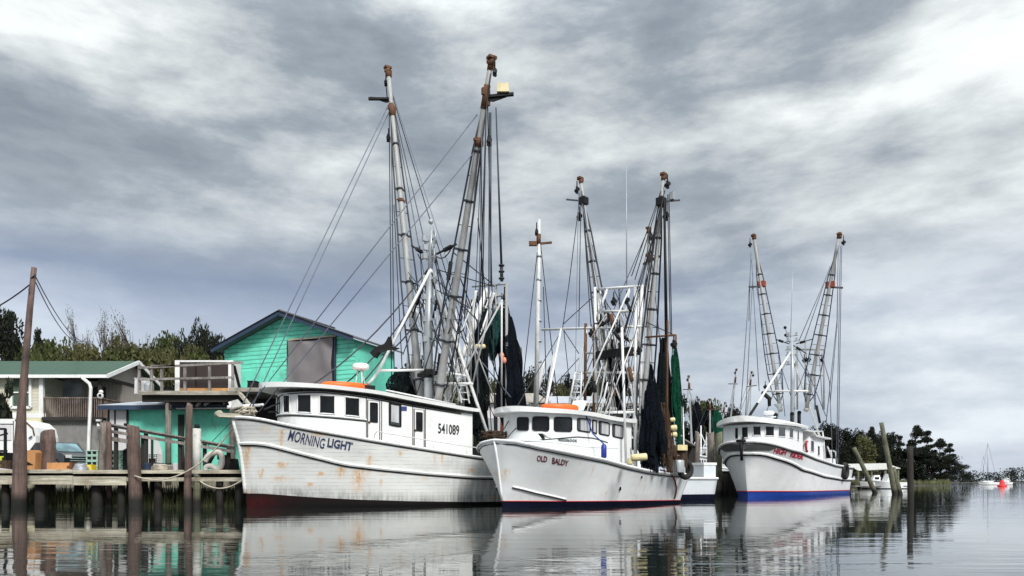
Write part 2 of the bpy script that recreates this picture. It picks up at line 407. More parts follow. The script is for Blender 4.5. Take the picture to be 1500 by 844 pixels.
# ---------------------------------------------------------------- lettering
def text_mesh(body, bold=.02, shear=0., spacing=1.0):
    cu = bpy.data.curves.new('t', 'FONT'); cu.body = body; cu.size = 1; cu.offset = bold; cu.shear = shear; cu.space_character = spacing
    cu.resolution_u = 3
    ob = bpy.data.objects.new('t', cu); COL.objects.link(ob)
    dg = bpy.context.evaluated_depsgraph_get(); dg.update()
    me = bpy.data.meshes.new_from_object(ob.evaluated_get(dg))
    vs = [v.co.copy() for v in me.vertices]; fs = [list(p.vertices) for p in me.polygons]
    bpy.data.objects.remove(ob); bpy.data.curves.remove(cu); bpy.data.meshes.remove(me)
    x0 = min(v.x for v in vs); x1 = max(v.x for v in vs); y0 = min(v.y for v in vs); y1 = max(v.y for v in vs)
    return [((v.x-x0)/(x1-x0), (v.y-y0)/(y1-y0)) for v in vs], fs
def lettering(parent, body, fn, mat, name='lettering', **k):
    uv, fs = text_mesh(body, **k); mb = MB(local=True); mb.add([fn(u, v) for u, v in uv], fs)
    return mb.build(name, mat, parent)
# ---------------------------------------------------------------- boat building library (local frame: x aft, -y near side, z up)
class Hull:
    def __init__(s, fr, Lh, B, Ld, dp, dq, Wb, Lw, wp, wq, stem, sheer, boot, guard=None, flare=1.3, taper=.14, rake=.1):
        s.fr = fr; s.Lh = Lh; s.B = B; s.Ld = Ld; s.dp = dp; s.dq = dq; s.Wb = Wb; s.Lw = Lw; s.wp = wp; s.wq = wq
        s.flare = flare; s.taper = taper; s.rake = rake
        sp = []
        for px, py in stem:
            q = fr.onY(px, py, 0); sp.append((q.z, q.x))
        s.stem = smoothed(interp(sp), .5); s.ztop = max(z for z, _ in sp); s.x0 = s.stem(s.ztop)
        s.zs = lambda x: s.ztop
        pts = [(s.x0, s.ztop)]
        for it in range(3):
            pts = [(s.x0, s.ztop)]+[s.solve(px, py, edge=True) for px, py in sheer]
            s.zs = smoothed(interp(pts), .5)
        zb = interp([s.solve(px, py) for px, py in boot]); s.zb = smoothed(zb, .4)
        s.zg = None
        if guard: s.zg = smoothed(interp([s.solve(px, py) for px, py in guard]), .4)
    def shape(s, d, l, p, q): t = max(0., min(1., d/l)); return (1-(1-t)**p)**q
    def hb(s, x, z):
        d = x-s.stem(z); tp = 1-s.taper*sstep(.5*s.Lh, s.Lh, x)
        b = s.B*s.shape(d, s.Ld, s.dp, s.dq)*tp; w_ = s.Wb*s.shape(d, s.Lw, s.wp, s.wq)*tp
        zt = max(.3, s.zs(x))
        t = max(0., min(1., z/zt))
        y = w_+(b-w_)*t**s.flare
        if z < 0: y *= max(.1, 1+z*.5)
        return y
    def solve(s, px, py, edge=False, off=0.):
        """the hull's near side at a sight line: (x, z)"""
        z = 1.2
        for it in range(10):
            lo, hi = s.x0+.02, s.Lh+1
            f = lambda x: s.fr.px((x, -s.hb(x, s.zs(x) if edge else z)-off, 0))[0]-px
            # the near side can turn back near the stem: search from aft
            best = hi; xs = [lo+(hi-lo)*i/60 for i in range(61)]
            for a, b in zip(xs[::-1][1:], xs[::-1]):
                if f(a) <= 0 <= f(b):
                    lo, hi = a, b; break
            else:
                x = s.x0+.05; return (x, zat(py, s.fr.W((x, 0, 0)).y))
            for _ in range(25):
                m_ = (lo+hi)/2
                if f(m_) < 0: lo = m_
                else: hi = m_
            x = (lo+hi)/2; D = s.fr.W((x, -s.hb(x, s.zs(x) if edge else z)-off, 0)).y
            z = zat(py, D)
        return (x, z)
    def pt(s, px, py, off=.02):
        x, z = s.solve(px, py, off=off); return Vector((x, -s.hb(x, z)-off, z))
    def S(s, x, z, side=-1, off=0.): return Vector((x, side*(s.hb(x, z)+off), z))
    def rows(s, u, n1, n2):
        """heights of the plank rows at fraction u along the hull"""
        xn = s.x0+(s.Lh-s.x0)*u; top = s.zs(xn); b = s.zb(xn); r = [-.7, -.05, b*.5, b]
        g = s.zg(xn) if s.zg else (b+top)/2
        r += [lerp(b, g, (i+1)/n1) for i in range(n1)]; r += [lerp(g, top, (i+1)/n2) for i in range(n2)]
        return r
    def X(s, u, z):
        xs = s.stem(max(z, -.3)); return xs+(s.Lh+s.rake*max(z, 0)-xs)*u
    def mesh(s, name, mats, parent, nu=110, n1=12, n2=8, rustfn=None, grimefn=None, capw=.13, deckdrop=.75):
        mb = MB(local=True); rust = []; grime = []; us = [(i/nu)**1.25 for i in range(nu+1)]
        rr = [s.rows(u, n1, n2) for u in us]; nr = len(rr[0])
        idx = {}
        for sd in (-1, 1):
            for i, u in enumerate(us):
                for j, z in enumerate(rr[i]):
                    x = s.X(u, z); y = s.hb(x, z)
                    if i == 0: y = 0
                    idx[sd, i, j] = len(mb.v); mb.v.append(Vector((x, sd*y, z)))
                    rust.append(rustfn(x, z, sd) if rustfn else 0.); grime.append(grimefn(x, z, s.zb(x), s.zs(x)) if grimefn else 0.)
            for i in range(nu):
                for j in range(nr-1):
                    q = [idx[sd, i, j], idx[sd, i+1, j], idx[sd, i+1, j+1], idx[sd, i, j+1]]
                    if sd > 0: q = q[::-1]
                    mb.f.append(q); mb.m.append(1 if j < 3 else 0); mb.sm.append(True)
        for j in range(nr-1):    # transom
            mb.f.append([idx[-1, nu, j], idx[1, nu, j], idx[1, nu, j+1], idx[-1, nu, j+1]]); mb.m.append(1 if j < 3 else 0); mb.sm.append(False)
        # bulwark top, inner face and deck
        inn = {}; dk = {}; wl_ = {}
        for sd in (-1, 1):
            for i, u in enumerate(us):
                z = rr[i][-1]; x = s.X(u, z); y = max(0, s.hb(x, z)-capw) if i else 0
                x2 = min(x+ (capw if i < 6 else 0), s.Lh-.1)
                inn[sd, i] = len(mb.v); mb.v.append(Vector((x2, sd*y, z)))
                lad = []
                for q in (.2, .45, .7, 1.):
                    zz = z-deckdrop*q; lad.append(len(mb.v)); mb.v.append(Vector((x2, sd*max(0, min(y, s.hb(x2, zz)-.10)), zz))); rust.append(0); grime.append(.3)
                wl_[sd, i] = [inn[sd, i]]+lad; dk[sd, i] = lad[-1]
                rust += [0]; grime += [.1]
        for i in range(nu):
            for sd in (-1, 1):
                t = idx[sd, i, nr-1], idx[sd, i+1, nr-1]
                A_, B_ = wl_[sd, i], wl_[sd, i+1]
                for q, m in [([t[0], t[1], inn[sd, i+1], inn[sd, i]], 0)]+[([A_[k], B_[k], B_[k+1], A_[k+1]], 0) for k in range(4)]:
                    mb.f.append(q if sd < 0 else q[::-1]); mb.m.append(m); mb.sm.append(False)
            mb.f.append([dk[-1, i], dk[-1, i+1], dk[1, i+1], dk[1, i]]); mb.m.append(2); mb.sm.append(False)
        mb.f.append([inn[-1, nu], inn[1, nu], dk[1, nu], dk[-1, nu]]); mb.m.append(0); mb.sm.append(False)
        mb.f.append([idx[-1, nu, nr-1], idx[1, nu, nr-1], inn[1, nu], inn[-1, nu]]); mb.m.append(0); mb.sm.append(False)
        mb.att = {'rust': rust, 'grime': grime}
        return mb.build(name, mats, parent)
    def line(s, zf, x0=None, x1=None, n=60, side=-1, off=.03, top=False):
        pts = []
        for i in range(n+1):
            u = (i/n)**1.2; xn = s.x0+(s.Lh-s.x0)*u
            z = zf(xn); x = s.X(u, z)
            if x0 is not None and x < x0: continue
            if x1 is not None and x > x1: continue
            pts.append(Vector((x, side*(s.hb(x, z)+off), z)))
        return pts
    def loop(s, zf, off=.03, **k):
        a = s.line(zf, off=off, **k); b = s.line(zf, side=1, off=off, **k)
        return b[::-1]+a
def hull_text(parent, hull, body, tl, bl, tr, br, mat, off=.022, **k):
    """lettering painted on the near side, its corners given on the hull"""
    def fn(u, v):
        px = lerp(lerp(bl[0], br[0], u), lerp(tl[0], tr[0], u), v); py = lerp(lerp(bl[1], br[1], u), lerp(tl[1], tr[1], u), v)
        return hull.pt(px, py, off)
    return lettering(parent, body, fn, mat, **k)
class House:
    """deckhouse with a rounded front; plan half-path from the front centre to the aft near corner"""
    def __init__(s, fr, pxl, lf, hw, pxr, top, bottom, pw=.5):
        s.fr = fr; s.lf = lf; s.hw = hw; s.pw = pw
        lo, hi = -1., 12.
        for _ in range(40):
            m = (lo+hi)/2; s.xf = m
            if min(fr.px((x, -y, 0))[0] for x, y in s.arc()) < pxl: lo = m
            else: hi = m
        y = -hw; a, b = s.xf, s.xf+25
        for _ in range(40):
            m = (a+b)/2
            if fr.px((m, y, 0))[0] < pxr: a = m
            else: b = m
        s.xe = a
        s.path = s.arc()+[(s.xe, hw)]
        s.cum = [0]
        for (x0, y0), (x1, y1) in zip(s.path, s.path[1:]): s.cum.append(s.cum[-1]+math.hypot(x1-x0, y1-y0))
        s.len = s.cum[-1]
        s.zt = interp(s.heights(top))
        s.zb = bottom
    def heights(s, pts):
        r = []
        for px, py in pts:
            d, x = s.at_px(px)
            if d >= 0: r.append((x, zat(py, s.Wd(d))))
        return r
    def arc(s, n=24):
        r = []
        for i in range(n+1):
            a = math.pi/2*i/n; r.append((s.xf+s.lf*(1-math.cos(a)**(2*s.pw)), s.hw*math.sin(a)**(2*s.pw)))
        return r
    def pos(s, d):
        d = max(0, min(s.len-1e-6, d))
        for i in range(len(s.cum)-1):
            if d <= s.cum[i+1]:
                t = (d-s.cum[i])/(s.cum[i+1]-s.cum[i]); (x0, y0), (x1, y1) = s.path[i], s.path[i+1]
                return lerp(x0, x1, t), lerp(y0, y1, t), (y1-y0), -(x1-x0)
    def nrm(s, d):
        a, b = s.pos(d-.12), s.pos(d+.12); tx, ty = b[0]-a[0], b[1]-a[1]; l = math.hypot(tx, ty) or 1
        return -ty/l, tx/l      # outward for +y half
    def W3(s, d, z, off=0., side=-1):
        """d<0 runs round the front to the other side"""
        sd = side if d >= 0 else -side; d = abs(d); x, y = s.pos(d)[:2]; nx, ny = s.nrm(d)
        if d < .05: nx, ny = -1, 0
        return Vector((x+nx*off, sd*(y+ny*off), z))
    def Wd(s, d): return s.fr.W(s.W3(d, 0)).y
    def at_px(s, px):
        """arc distance (negative = past the bow) of the visible wall at a sight line, with x"""
        best = None; n = 400; dmin = -s.len*.5
        prev = None
        ds = [s.len-(s.len-dmin)*i/n for i in range(n+1)]
        for d in ds:
            p = s.fr.px(s.W3(d, 0))[0]
            if prev and (prev[1]-px)*(p-px) <= 0:
                t = (prev[1]-px)/((prev[1]-p) or 1); dd = prev[0]+(d-prev[0])*t
                return dd, s.W3(dd, 0).x
            if prev and p > prev[1]: break      # turned the silhouette
            prev = (d, p)
        return prev[0], s.W3(prev[0], 0).x
    def wall(s, name, mat, parent, top_extra=.05):
        mb = MB(local=True); n = 360; ds = [-s.len+2*s.len*i/n for i in range(n+1)]
        def fn(u, v):
            p = s.W3(-s.len+2*s.len*u, 0); zb = s.zb(p.x) if callable(s.zb) else s.zb
            p.z = lerp(zb, s.zt(p.x)+top_extra, v); return p
        mb.grid(fn, n, 8, flip=True)
        a, b = s.W3(s.len, 0), s.W3(-s.len, 0); zb = s.zb(a.x) if callable(s.zb) else s.zb; zt = s.zt(a.x)+top_extra
        mb.face([(a.x, a.y, zb), (b.x, b.y, zb), (b.x, b.y, zt), (a.x, a.y, zt)])
        return mb.build(name, mat, parent)
    def patch(s, d0, d1, zf0, zf1, off, side=-1, n=6):
        def fn(u, v):
            d = lerp(d0, d1, u); return s.W3(d, lerp(zf0(u), zf1(u), v), off, side)
        return fn
    def corners(s, px0, px1, tl, bl, tr, br):
        d0, d1 = s.at_px(px0)[0], s.at_px(px1)[0]; D0, D1 = s.Wd(d0), s.Wd(d1)
        return d0, d1, zat(tl, D0), zat(bl, D0), zat(tr, D1), zat(br, D1)
    def window(s, parent, px0, px1, tl, bl, tr, br, fm, gm, name='window', fr=.035, curtain=None, both=True, skew=0., rnd=0., wo=0.):
        d0, d1, t0, b0, t1, b1 = s.corners(px0, px1, tl, bl, tr, br); out = []
        for side in ((-1, 1) if both else (-1,)):
            if side > 0 and d0 < 0: continue
            f = MB(local=True); loop = []
            def pt(u, v, off):
                z = lerp(lerp(b0, b1, u), lerp(t0, t1, u), v); dd = lerp(d0, d1, u)-skew*v; return s.W3(dd, z, off, side)
            K = 4; r = rnd
            def edge():
                for i in range(K+1): yield (lerp(r, 1-r, i/K), 0)
                if r:
                    yield (1-r*.3, r*.3)
                for i in range(K+1): yield (1, lerp(r, 1-r, i/K))
                if r: yield (1-r*.3, 1-r*.3)
                for i in range(K+1): yield (lerp(1-r, r, i/K), 1)
                if r: yield (r*.3, 1-r*.3)
                for i in range(K+1): yield (0, lerp(1-r, r, i/K))
                if r: yield (r*.3, r*.3)
            es = list(edge()); loop = [pt(u, v, .02+wo) for u, v in es]
            ded = [loop[0]]
            for p in loop[1:]:
                if (p-ded[-1]).length > 1e-4: ded.append(p)
            if (ded[0]-ded[-1]).length < 1e-4: ded.pop()
            f.tube(ded, fr, 6, closed=True, smooth=False)
            fo = f.build(name, fm, parent)
            g = MB(local=True); g.grid(lambda u, v: pt(lerp(rnd*.35, 1-rnd*.35, u) if v in (0, 1) else u, v, .012+wo), 10, 4, smooth=False)
            g.build('pane', gm, fo)
            if curtain:
                c = MB(local=True); u0, u1, v0, v1 = curtain
                c.grid(lambda a, b: pt(lerp(u0, u1, a), lerp(v0, v1, b), .016), 3, 2)
                c.build('curtain', M['curtain'], fo)
            out.append(fo)
        return out
    def strip(s, pts, r, mat, parent, name='trim_line', off=.015, both=True, n=5):
        """a trim line along the wall through sight-line points"""
        ds = [s.at_px(px)[0] for px, _ in pts]; zz = [zat(py, s.Wd(d)) for d, (_, py) in zip(ds, pts)]
        fz = interp(list(zip(ds, zz))); d0, d1 = min(ds), max(ds); K = 24
        mb = MB(local=True)
        for side in ((-1, 1) if both else (-1,)):
            a0 = d0 if side < 0 else max(d0, 0.)
            mb.tube([s.W3(lerp(a0, d1, i/K), fz(lerp(a0, d1, i/K)), off, side) for i in range(K+1)], r, n, smooth=False)
        return mb.build(name, mat, parent)
    def vline(s, mb, px, t, b, r, off=.012, sides=(-1, 1)):
        d = s.at_px(px)[0]; D = s.Wd(d)
        for sd in sides: mb.tube([s.W3(d, zat(t, D), off, sd), s.W3(d, zat(b, D), off, sd)], r, 4, smooth=False)
    def roof(s, name, mat, parent, front, sideo, aft, zf, thick=.16, camber=.14, n=40, pw=.5, frlen=None):
        """crowned slab over the house with overhangs; zf(x) is the height of its edge top"""
        x0 = s.xf-front; x1 = s.xe+aft; hw = s.hw+sideo; lf = frlen or (s.lf+front*.6)
        def half(x):
            t = min(1, max(0, (x-x0)/lf)); return max(.02, hw*(1-(1-t)**(1/pw))**pw)
        mb = MB(local=True); m = 14
        def top(u, v):
            x = x0+(x1-x0)*u**1.5; h = half(x); y = h*(2*v-1); return (x, y, zf(x)+camber*(1-(y/hw)**2))
        def bot(u, v):
            x = x0+(x1-x0)*u**1.5; h = half(x)*.985; y = h*(2*v-1); return (x+(.03 if u == 0 else 0), y, zf(x)-thick+camber*.5*(1-(y/hw)**2))
        mb.grid(top, n, m); mb.grid(bot, n, m, flip=True)
        for sd in (0, 1):
            mb.grid(lambda u, v: Vector(bot(u, sd)).lerp(Vector(top(u, sd)), v), n, 1, flip=bool(sd == 0), smooth=False)
        for e in (0, 1):
            mb.grid(lambda u, v: Vector(bot(e, u)).lerp(Vector(top(e, u)), v), m, 1, flip=bool(e), smooth=False)
        s.rx0, s.rx1, s.rhalf, s.rtop = x0, x1, half, lambda x, y: zf(x)+camber*(1-(y/hw)**2)
        return mb.build(name, mat, parent)
def outrigger(parent, a, b, rb, rt, nsp, wid, mats, bands=(), axis=Vector((1, 0, 0)), tipd=None, lat=True):
    """boom from hinge a to tip b, trussed by two rods on spreaders; local frame"""
    a, b = Vector(a), Vector(b); pm, sm, rm = mats
    mb = MB(local=True); K = 10
    mb.tube([a.lerp(b, i/K) for i in range(K+1)], [lerp(rb, rt, i/K) for i in range(K+1)], 10)
    mb.ball(a, rb*1.3)
    boom = mb.build('outrigger', pm, parent)
    d = (b-a).normalized(); ax = (axis-d*axis.dot(d)).normalized(); ax2 = d.cross(ax).normalized()
    prof = lambda t: wid*min(1, t/.12)*min(1, (1-t)/.75+.12) if t < 1 else 0
    fr = [(.02+.80*(i+.6)/nsp) for i in range(nsp)]
    for k in fr:
        s_ = MB(local=True); c = a.lerp(b, k); r = lerp(rb, rt, k); wd = prof(k)
        s_.bar(c-ax*wd, c+ax*wd, .09, .075); s_.tube([c-d*.05, c+d*.05], r*1.25, 10)
        s_.build('spreader', sm, boom)
    for sg in (-1, 1):
        r_ = MB(local=True); pts = [a.lerp(b, .03)]+[a.lerp(b, k)+ax*sg*prof(k) for k in fr]+[a.lerp(b, .9)]
        r_.tube(pts, .042, 5); r_.build('truss_rod', sm, boom)
    if lat and nsp > 2:
        for k0, k1 in zip(fr, fr[1:]):
            l_ = MB(local=True); kk = (k0+k1)/2; c = a.lerp(b, kk); wd = (prof(k0)+prof(k1))/2
            l_.tube([c-ax*wd*.98, c+ax*wd*.98], .018, 4); l_.build('cross_tie', sm, boom)
    for k, w_, h_, in bands:
        q = MB(local=True); c = a.lerp(b, k); r = lerp(rb, rt, k)
        q.tube([c-d*h_/2, c+d*h_/2], r+w_*.4, 10); q.box(c+ax*(r+w_*.5), (.12, .1, h_*.7)); q.box(c-ax*(r+w_*.6)+d*h_*.2, (.1, .12, h_*.3)); q.build('rusty_collar', rm, boom)
    cap = MB(local=True); cap.box(b+d*.03, (rt*3.4, rt*2.6, .10)); cap.tube([b-d*.25, b], rt*1.25, 8); cap.build('tip_plate', rm, boom)
    return boom
def block(parent, top, drop, side=Vector((0, 0, 0)), mat=None, size=.16):
    """pulley block hanging on a short chain"""
    mb = MB(local=True); top = Vector(top); e = top+Vector((0, 0, -drop))+side
    mb.tube([top, e], .03, 5); mb.box(e-Vector((0, 0, size)), (size*.9, size*.6, size*2.0), taper=.3); mb.tube([e-Vector((.06, .12, size)), e-Vector((-.06, -.12, size))], size*.55, 8)
    return mb.build('pulley_block', mat or M['black'], parent)
def lines(parent, segs, r, mat, name='rigging_line', sag=0.):
    for sg in segs:
        p, q = sg[0], sg[1]; sa = sg[2] if len(sg) > 2 else sag
        mb = MB(local=True); mb.tube(sagline(p, q, sa, 12) if sa else [p, q], r, 5); mb.build(name, mat, parent)
def net(name, label, top, bottom, rad, mat, group, folds=9, seed=0, bow=Vector((0, 0, 0)), flat=.7, n=30, m=26, rag=.3, strands=7):
    """a trawl net gathered at the top: several folded hanks of unequal length hung side by side"""
    rnd = random.Random(seed); top, bottom = Vector(top), Vector(bottom); rf = interp(rad); mb = MB()
    for k in range(strands):
        a0 = 2*math.pi*k/strands+rnd.uniform(-.3, .3); off = rnd.uniform(.35, .85) if k else 0; le = rnd.uniform(.62, 1.0) if k else 1.0; st = rnd.uniform(0, .12) if k else 0
        ph = rnd.random()*6.28; wd = rnd.uniform(.36, .62); fo = rnd.choice((3, 4, 5)); hs = seed*3.1+k*1.7
        def fn(u, v, a0=a0, off=off, le=le, st=st, ph=ph, wd=wd, fo=fo, hs=hs):
            t = 2*math.pi*v; uu = st+(le-st)*u; R_ = rf(uu)
            c = top.lerp(bottom, uu)+bow*math.sin(math.pi*uu)+Vector((math.cos(a0)*R_*off, math.sin(a0)*R_*off*flat, 0))
            c = c+Vector((noise.noise(Vector((hs, uu*3.5, 1))), noise.noise(Vector((hs, uu*3.5, 7))), 0))*R_*.45
            r = R_*wd*(1+rag*math.sin(fo*t+ph+2.5*u)+.35*noise.noise(Vector((math.cos(t)+hs, math.sin(t), u*5))))*(1-.45*sstep(.8, 1, u))
            return c+Vector((math.cos(t)*r, math.sin(t)*r*flat, noise.noise(Vector((t*1.5, hs, u)))*.22*u))
        mb.grid(fn, n, m, smooth=True)
    for k in range(5):      # lead lines hanging in the folds
        a0 = rnd.random()*6.28; pts = []
        for i in range(13):
            u = i/12; R_ = rf(u)*1.0; pts.append(top.lerp(bottom, u)+bow*math.sin(math.pi*u)+Vector((math.cos(a0+u)*R_, math.sin(a0+u)*R_*flat-.02, 0)))
        mb.tube(pts, .022, 4)
    return mb.build(name, mat, None, label, 'fishing net', group)
def tyre(name, label, c, axis, R_, r_, group=None):
    mb = MB(); ax = Vector(axis).normalized(); a = ax.orthogonal().normalized(); b = ax.cross(a); c = Vector(c)
    mb.tube([c+(a*math.cos(t*math.pi/9)+b*math.sin(t*math.pi/9))*R_ for t in range(18)], r_, 8, closed=True)
    return mb.build(name, M['rubber'], None, label, 'tyre fender', group)
def radar(parent, p, r=.32, h=.5, mat=None, arm=None):
    mb = MB(local=True); p = Vector(p)
    for k in range(3):
        t = k*2.1+.4; mb.tube([p+Vector((math.cos(t)*r*.8, math.sin(t)*r*.8, 0)), p+Vector((math.cos(t)*r*.35, math.sin(t)*r*.35, h))], .025, 5)
    o = mb.build('radar_stand', M['pipewhite'], parent)
    d = MB(local=True)
    if arm: d.box(p+Vector((0, 0, h+.1)), (.2, .2, .2)); d.box(p+Vector((0, 0, h+.26)), arm)
    else: d.lathe(p+Vector((0, 0, h)), [(0, 0), (r*.9, 0), (r, .05), (r, .18), (r*.8, .25), (0, .27)], 16)
    d.build('radar_dome', M['roofwhite'], o); return o
# ---------------------------------------------------------------- water, land, far shore
def watermat():
    m, t, b = newmat('river_water'); L = t.links.new
    tc = N(t, 'ShaderNodeTexCoord'); ob = tc.outputs['Object']
    b.inputs['Base Color'].default_value = (.012, .017, .015, 1); b.inputs['Roughness'].default_value = .025; b.inputs['IOR'].default_value = 1.6
    n1 = Noise(t, Mapn(t, ob, (.22, .9, 1), (0, 0, 0), (0, 0, R(5))), 1.0, 3, .5, .3)
    n2 = Noise(t, Mapn(t, ob, (.9, 3.2, 1), (0, 0, 0), (0, 0, R(-6))), 1.3, 3, .55, .3)
    patch = Noise(t, Mapn(t, ob, (.02, .09, 1), (4, 1, 0)), 1.0, 3, .5)
    amp = Ramp(t, patch, [(.36, .22), (.60, 1.)])
    h = Mth(t, 'ADD', n1, Mth(t, 'MULTIPLY', n2, .22))
    bn = N(t, 'ShaderNodeBump'); bn.inputs['Distance'].default_value = .035
    L(Mth(t, 'MULTIPLY', amp, WAVE), bn.inputs['Strength']); L(h, bn.inputs['Height']); L(bn.outputs[0], b.inputs['Normal'])
    return m
WAVE = .5
mb = MB(); mb.face([(-3000, -300, 0), (6000, -300, 0), (6000, 9000, 0), (-3000, 9000, 0)]); mb.build('river_water', watermat(), kind='structure')
M['ground'] = paint('sandy_yard_ground', (.17, .145, .11), .95, .4, .6, (.06, .07, .03), .6, (1, 1, 1), bump=.4, bscale=8)
M['mud'] = paint('river_mud', (.05, .045, .035), .8, .4, 1.5, (.02, .025, .012), .5, (1, 1, 1))
shore = [(-260, 35.5), (-60, 34.5), (-24, 34), (-8, 34.6), (-5.5, 42), (-2, 50), (8, 66), (20, 84), (36, 104), (50, 128), (62, 158), (78, 178), (100, 192), (122, 205), (136, 235), (142, 320), (140, 460), (120, 650)]
def landmesh():
    mb = MB(); nm = []
    for i, p in enumerate(shore):
        a = Vector(shore[max(0, i-1)]); b = Vector(shore[min(len(shore)-1, i+1)]); d = (b-a).normalized(); nm.append(Vector((-d.y, d.x)))
    rows = [(-.8, -.5), (.3, .12), (2.0, .75), (4.0, 1.25), (9, 1.55)]
    vs = []
    for (o, z) in rows:
        for p, n in zip(shore, nm): vs.append((p[0]+n.x*o, p[1]+n.y*o, z))
    k = len(shore); fs = []; ms = []
    b = mb.add(vs, [])
    for r in range(len(rows)-1):
        for i in range(k-1):
            mb.f.append([r*k+i, r*k+i+1, (r+1)*k+i+1, (r+1)*k+i]); mb.m.append(0 if r > 1 else 1); mb.sm.append(True)
    last = [(len(rows)-1)*k+i for i in range(k)]
    e = mb.add([(-400, 700, 3), (-400, 40, 2)], []); mb.f.append(last+[e, e+1]); mb.m.append(0); mb.sm.append(False)
    return mb.build('riverbank', [M['ground'], M['mud']], kind='structure')
landmesh()
mb = MB(); mb.grid(lambda u, v: (lerp(150, 2600, u), 760+v*500, .05+2.*min(1, v*6)+0*u), 20, 8, smooth=True)
mb.build('far_shore', M['mud'], kind='structure')
# ---------------------------------------------------------------- trees
M['leaf_dark'] = leafmat('pine_needles_dark', (.004, .006, .004), (.018, .024, .012))
M['leaf_mid'] = leafmat('broadleaf_green', (.012, .020, .007), (.075, .090, .026))
M['leaf_olive'] = leafmat('olive_foliage', (.020, .024, .008), (.105, .10, .038))
M['leaf_yellow'] = leafmat('spring_yellow_foliage', (.03, .034, .010), (.12, .12, .045))
M['leaf_far'] = leafmat('far_foliage', (.010, .016, .014), (.04, .05, .038))
def crown_mesh(name, lobes, n, size, seed, mat, flat=.7):
    rnd = random.Random(seed); vs = []; fs = []; tint = []
    tot = sum(l[3]*l[3] for l in lobes)
    for (cx, cy, cz, r, sq) in lobes:
        k = int(n*r*r/tot); lt = rnd.random()*.5
        for _ in range(k):
            while True:
                p = Vector((rnd.uniform(-1, 1), rnd.uniform(-1, 1), rnd.uniform(-1, 1)))
                if .25 < p.length < 1: break
            q = noise.noise(p*2.2+Vector((seed, cx*3, cz*5)))
            if q < -.18: continue
            p = p*(1+.35*noise.noise(p*1.7+Vector((cx, seed, cz))))
            c = Vector((cx+p.x*r, cy+p.y*r, cz+p.z*r*sq))
            a = Vector((rnd.gauss(0, 1), rnd.gauss(0, 1), rnd.gauss(0, .6))).normalized(); b = a.orthogonal().normalized(); b = Matrix.Rotation(rnd.random()*6.28, 3, a) @ b; d = a.cross(b)
            s = size*rnd.uniform(.55, 1.35); i = len(vs)
            vs += [c+b*s, c+d*s*.6+b*s*.1, c-b*s*.9, c-d*s*.6]; fs.append([i, i+1, i+2, i+3])
            tv = max(0, min(1, lt+.55*rnd.random()*rnd.random()+.35*max(0, q)+.12)); tint += [tv]*4
    me = bpy.data.meshes.new(name); me.from_pydata([tuple(v) for v in vs], [], fs); me.materials.append(mat)
    at = me.attributes.new('tint', 'FLOAT', 'POINT'); at.data.foreach_set('value', tint); me.update(); return me
def limb_mesh(name, pts_list, mat):
    mb = MB()
    for pts, r0, r1 in pts_list:
        k = len(pts); mb.tube(pts, [lerp(r0, r1, i/(k-1)) for i in range(k)], 6)
    me = bpy.data.meshes.new(name); me.from_pydata([tuple(v) for v in mb.v], [], mb.f); me.materials.append(mat)
    me.polygons.foreach_set('use_smooth', [True]*len(mb.f)); return me
TREES = {}
def tree_kind(key, seed, mat, form, n=2600, size=.034):
    """unit-height tree: trunk mesh and crown mesh"""
    rnd = random.Random(seed); lobes = []; limbs = []
    if form == 'pine':
        limbs.append(([(0, 0, 0), (.01, 0, .3), (-.01, .01, .6), (.0, 0, .95)], .022, .006))
        for k in range(24):
            z = rnd.uniform(.42, .97); a = rnd.random()*6.28; l = (1.08-z)*rnd.uniform(.22, .55)
            e = (math.cos(a)*l, math.sin(a)*l, z+.03); limbs.append(([(0, 0, z-.04), (e[0]*.6, e[1]*.6, z-.01), e], .007, .002))
            lobes.append((e[0], e[1], e[2], rnd.uniform(.06, .115), .42))
        lobes += [(0, 0, .95, .09, .7), (.02, .03, .85, .12, .7)]
    elif form == 'round':
        limbs.append(([(0, 0, 0), (.01, .0, .25), (.0, .01, .5)], .03, .014))
        for k in range(17):
            a = rnd.random()*6.28; z = rnd.uniform(.22, .9); l = rnd.uniform(.08, .36)*math.sqrt(max(.05, 1-((z-.52)/.46)**2))
            e = (math.cos(a)*l, math.sin(a)*l, z); lobes.append((*e, rnd.uniform(.11, .18), .8))
            limbs.append(([(0, 0, .18+.25*rnd.random()), (e[0]*.5, e[1]*.5, z*.7), e], .010, .003))
    elif form == 'tall':
        limbs.append(([(0, 0, 0), (.01, 0, .4), (0, 0, .9)], .025, .008))
        for k in range(20):
            z = rnd.uniform(.12, .93); a = rnd.random()*6.28; l = rnd.uniform(.03, .2)*(1.1-z)**.5
            lobes.append((math.cos(a)*l, math.sin(a)*l, z, rnd.uniform(.08, .13), 1.0))
    elif form == 'bare':
        limbs.append(([(0, 0, 0), (.01, .0, .3), (.0, .02, .6), (.02, 0, .9)], .016, .004))
        for k in range(26):
            a = rnd.random()*6.28; z = rnd.uniform(.25, .8); l = rnd.uniform(.12, .34)
            e = (math.cos(a)*l, math.sin(a)*l, min(1.0, z+l*rnd.uniform(.5, 1.2)))
            limbs.append(([(0, 0, z), (e[0]*.5, e[1]*.5, z+(e[2]-z)*.4), e], .006, .0015))
            for j in range(7):
                f = (e[0]+rnd.uniform(-.1, .1), e[1]+rnd.uniform(-.1, .1), e[2]+rnd.uniform(.0, .1)); m_ = [lerp(0, e[0], .6), lerp(0, e[1], .6), lerp(z, e[2], .6)]
                limbs.append(([m_, f], .003, .001))
            if k % 2 == 0: lobes.append((*e, .10, .9))
        n = 900
    TREES[key] = (limb_mesh('trunk', limbs, M['bark']), crown_mesh('crown', lobes, n, size, seed, mat))
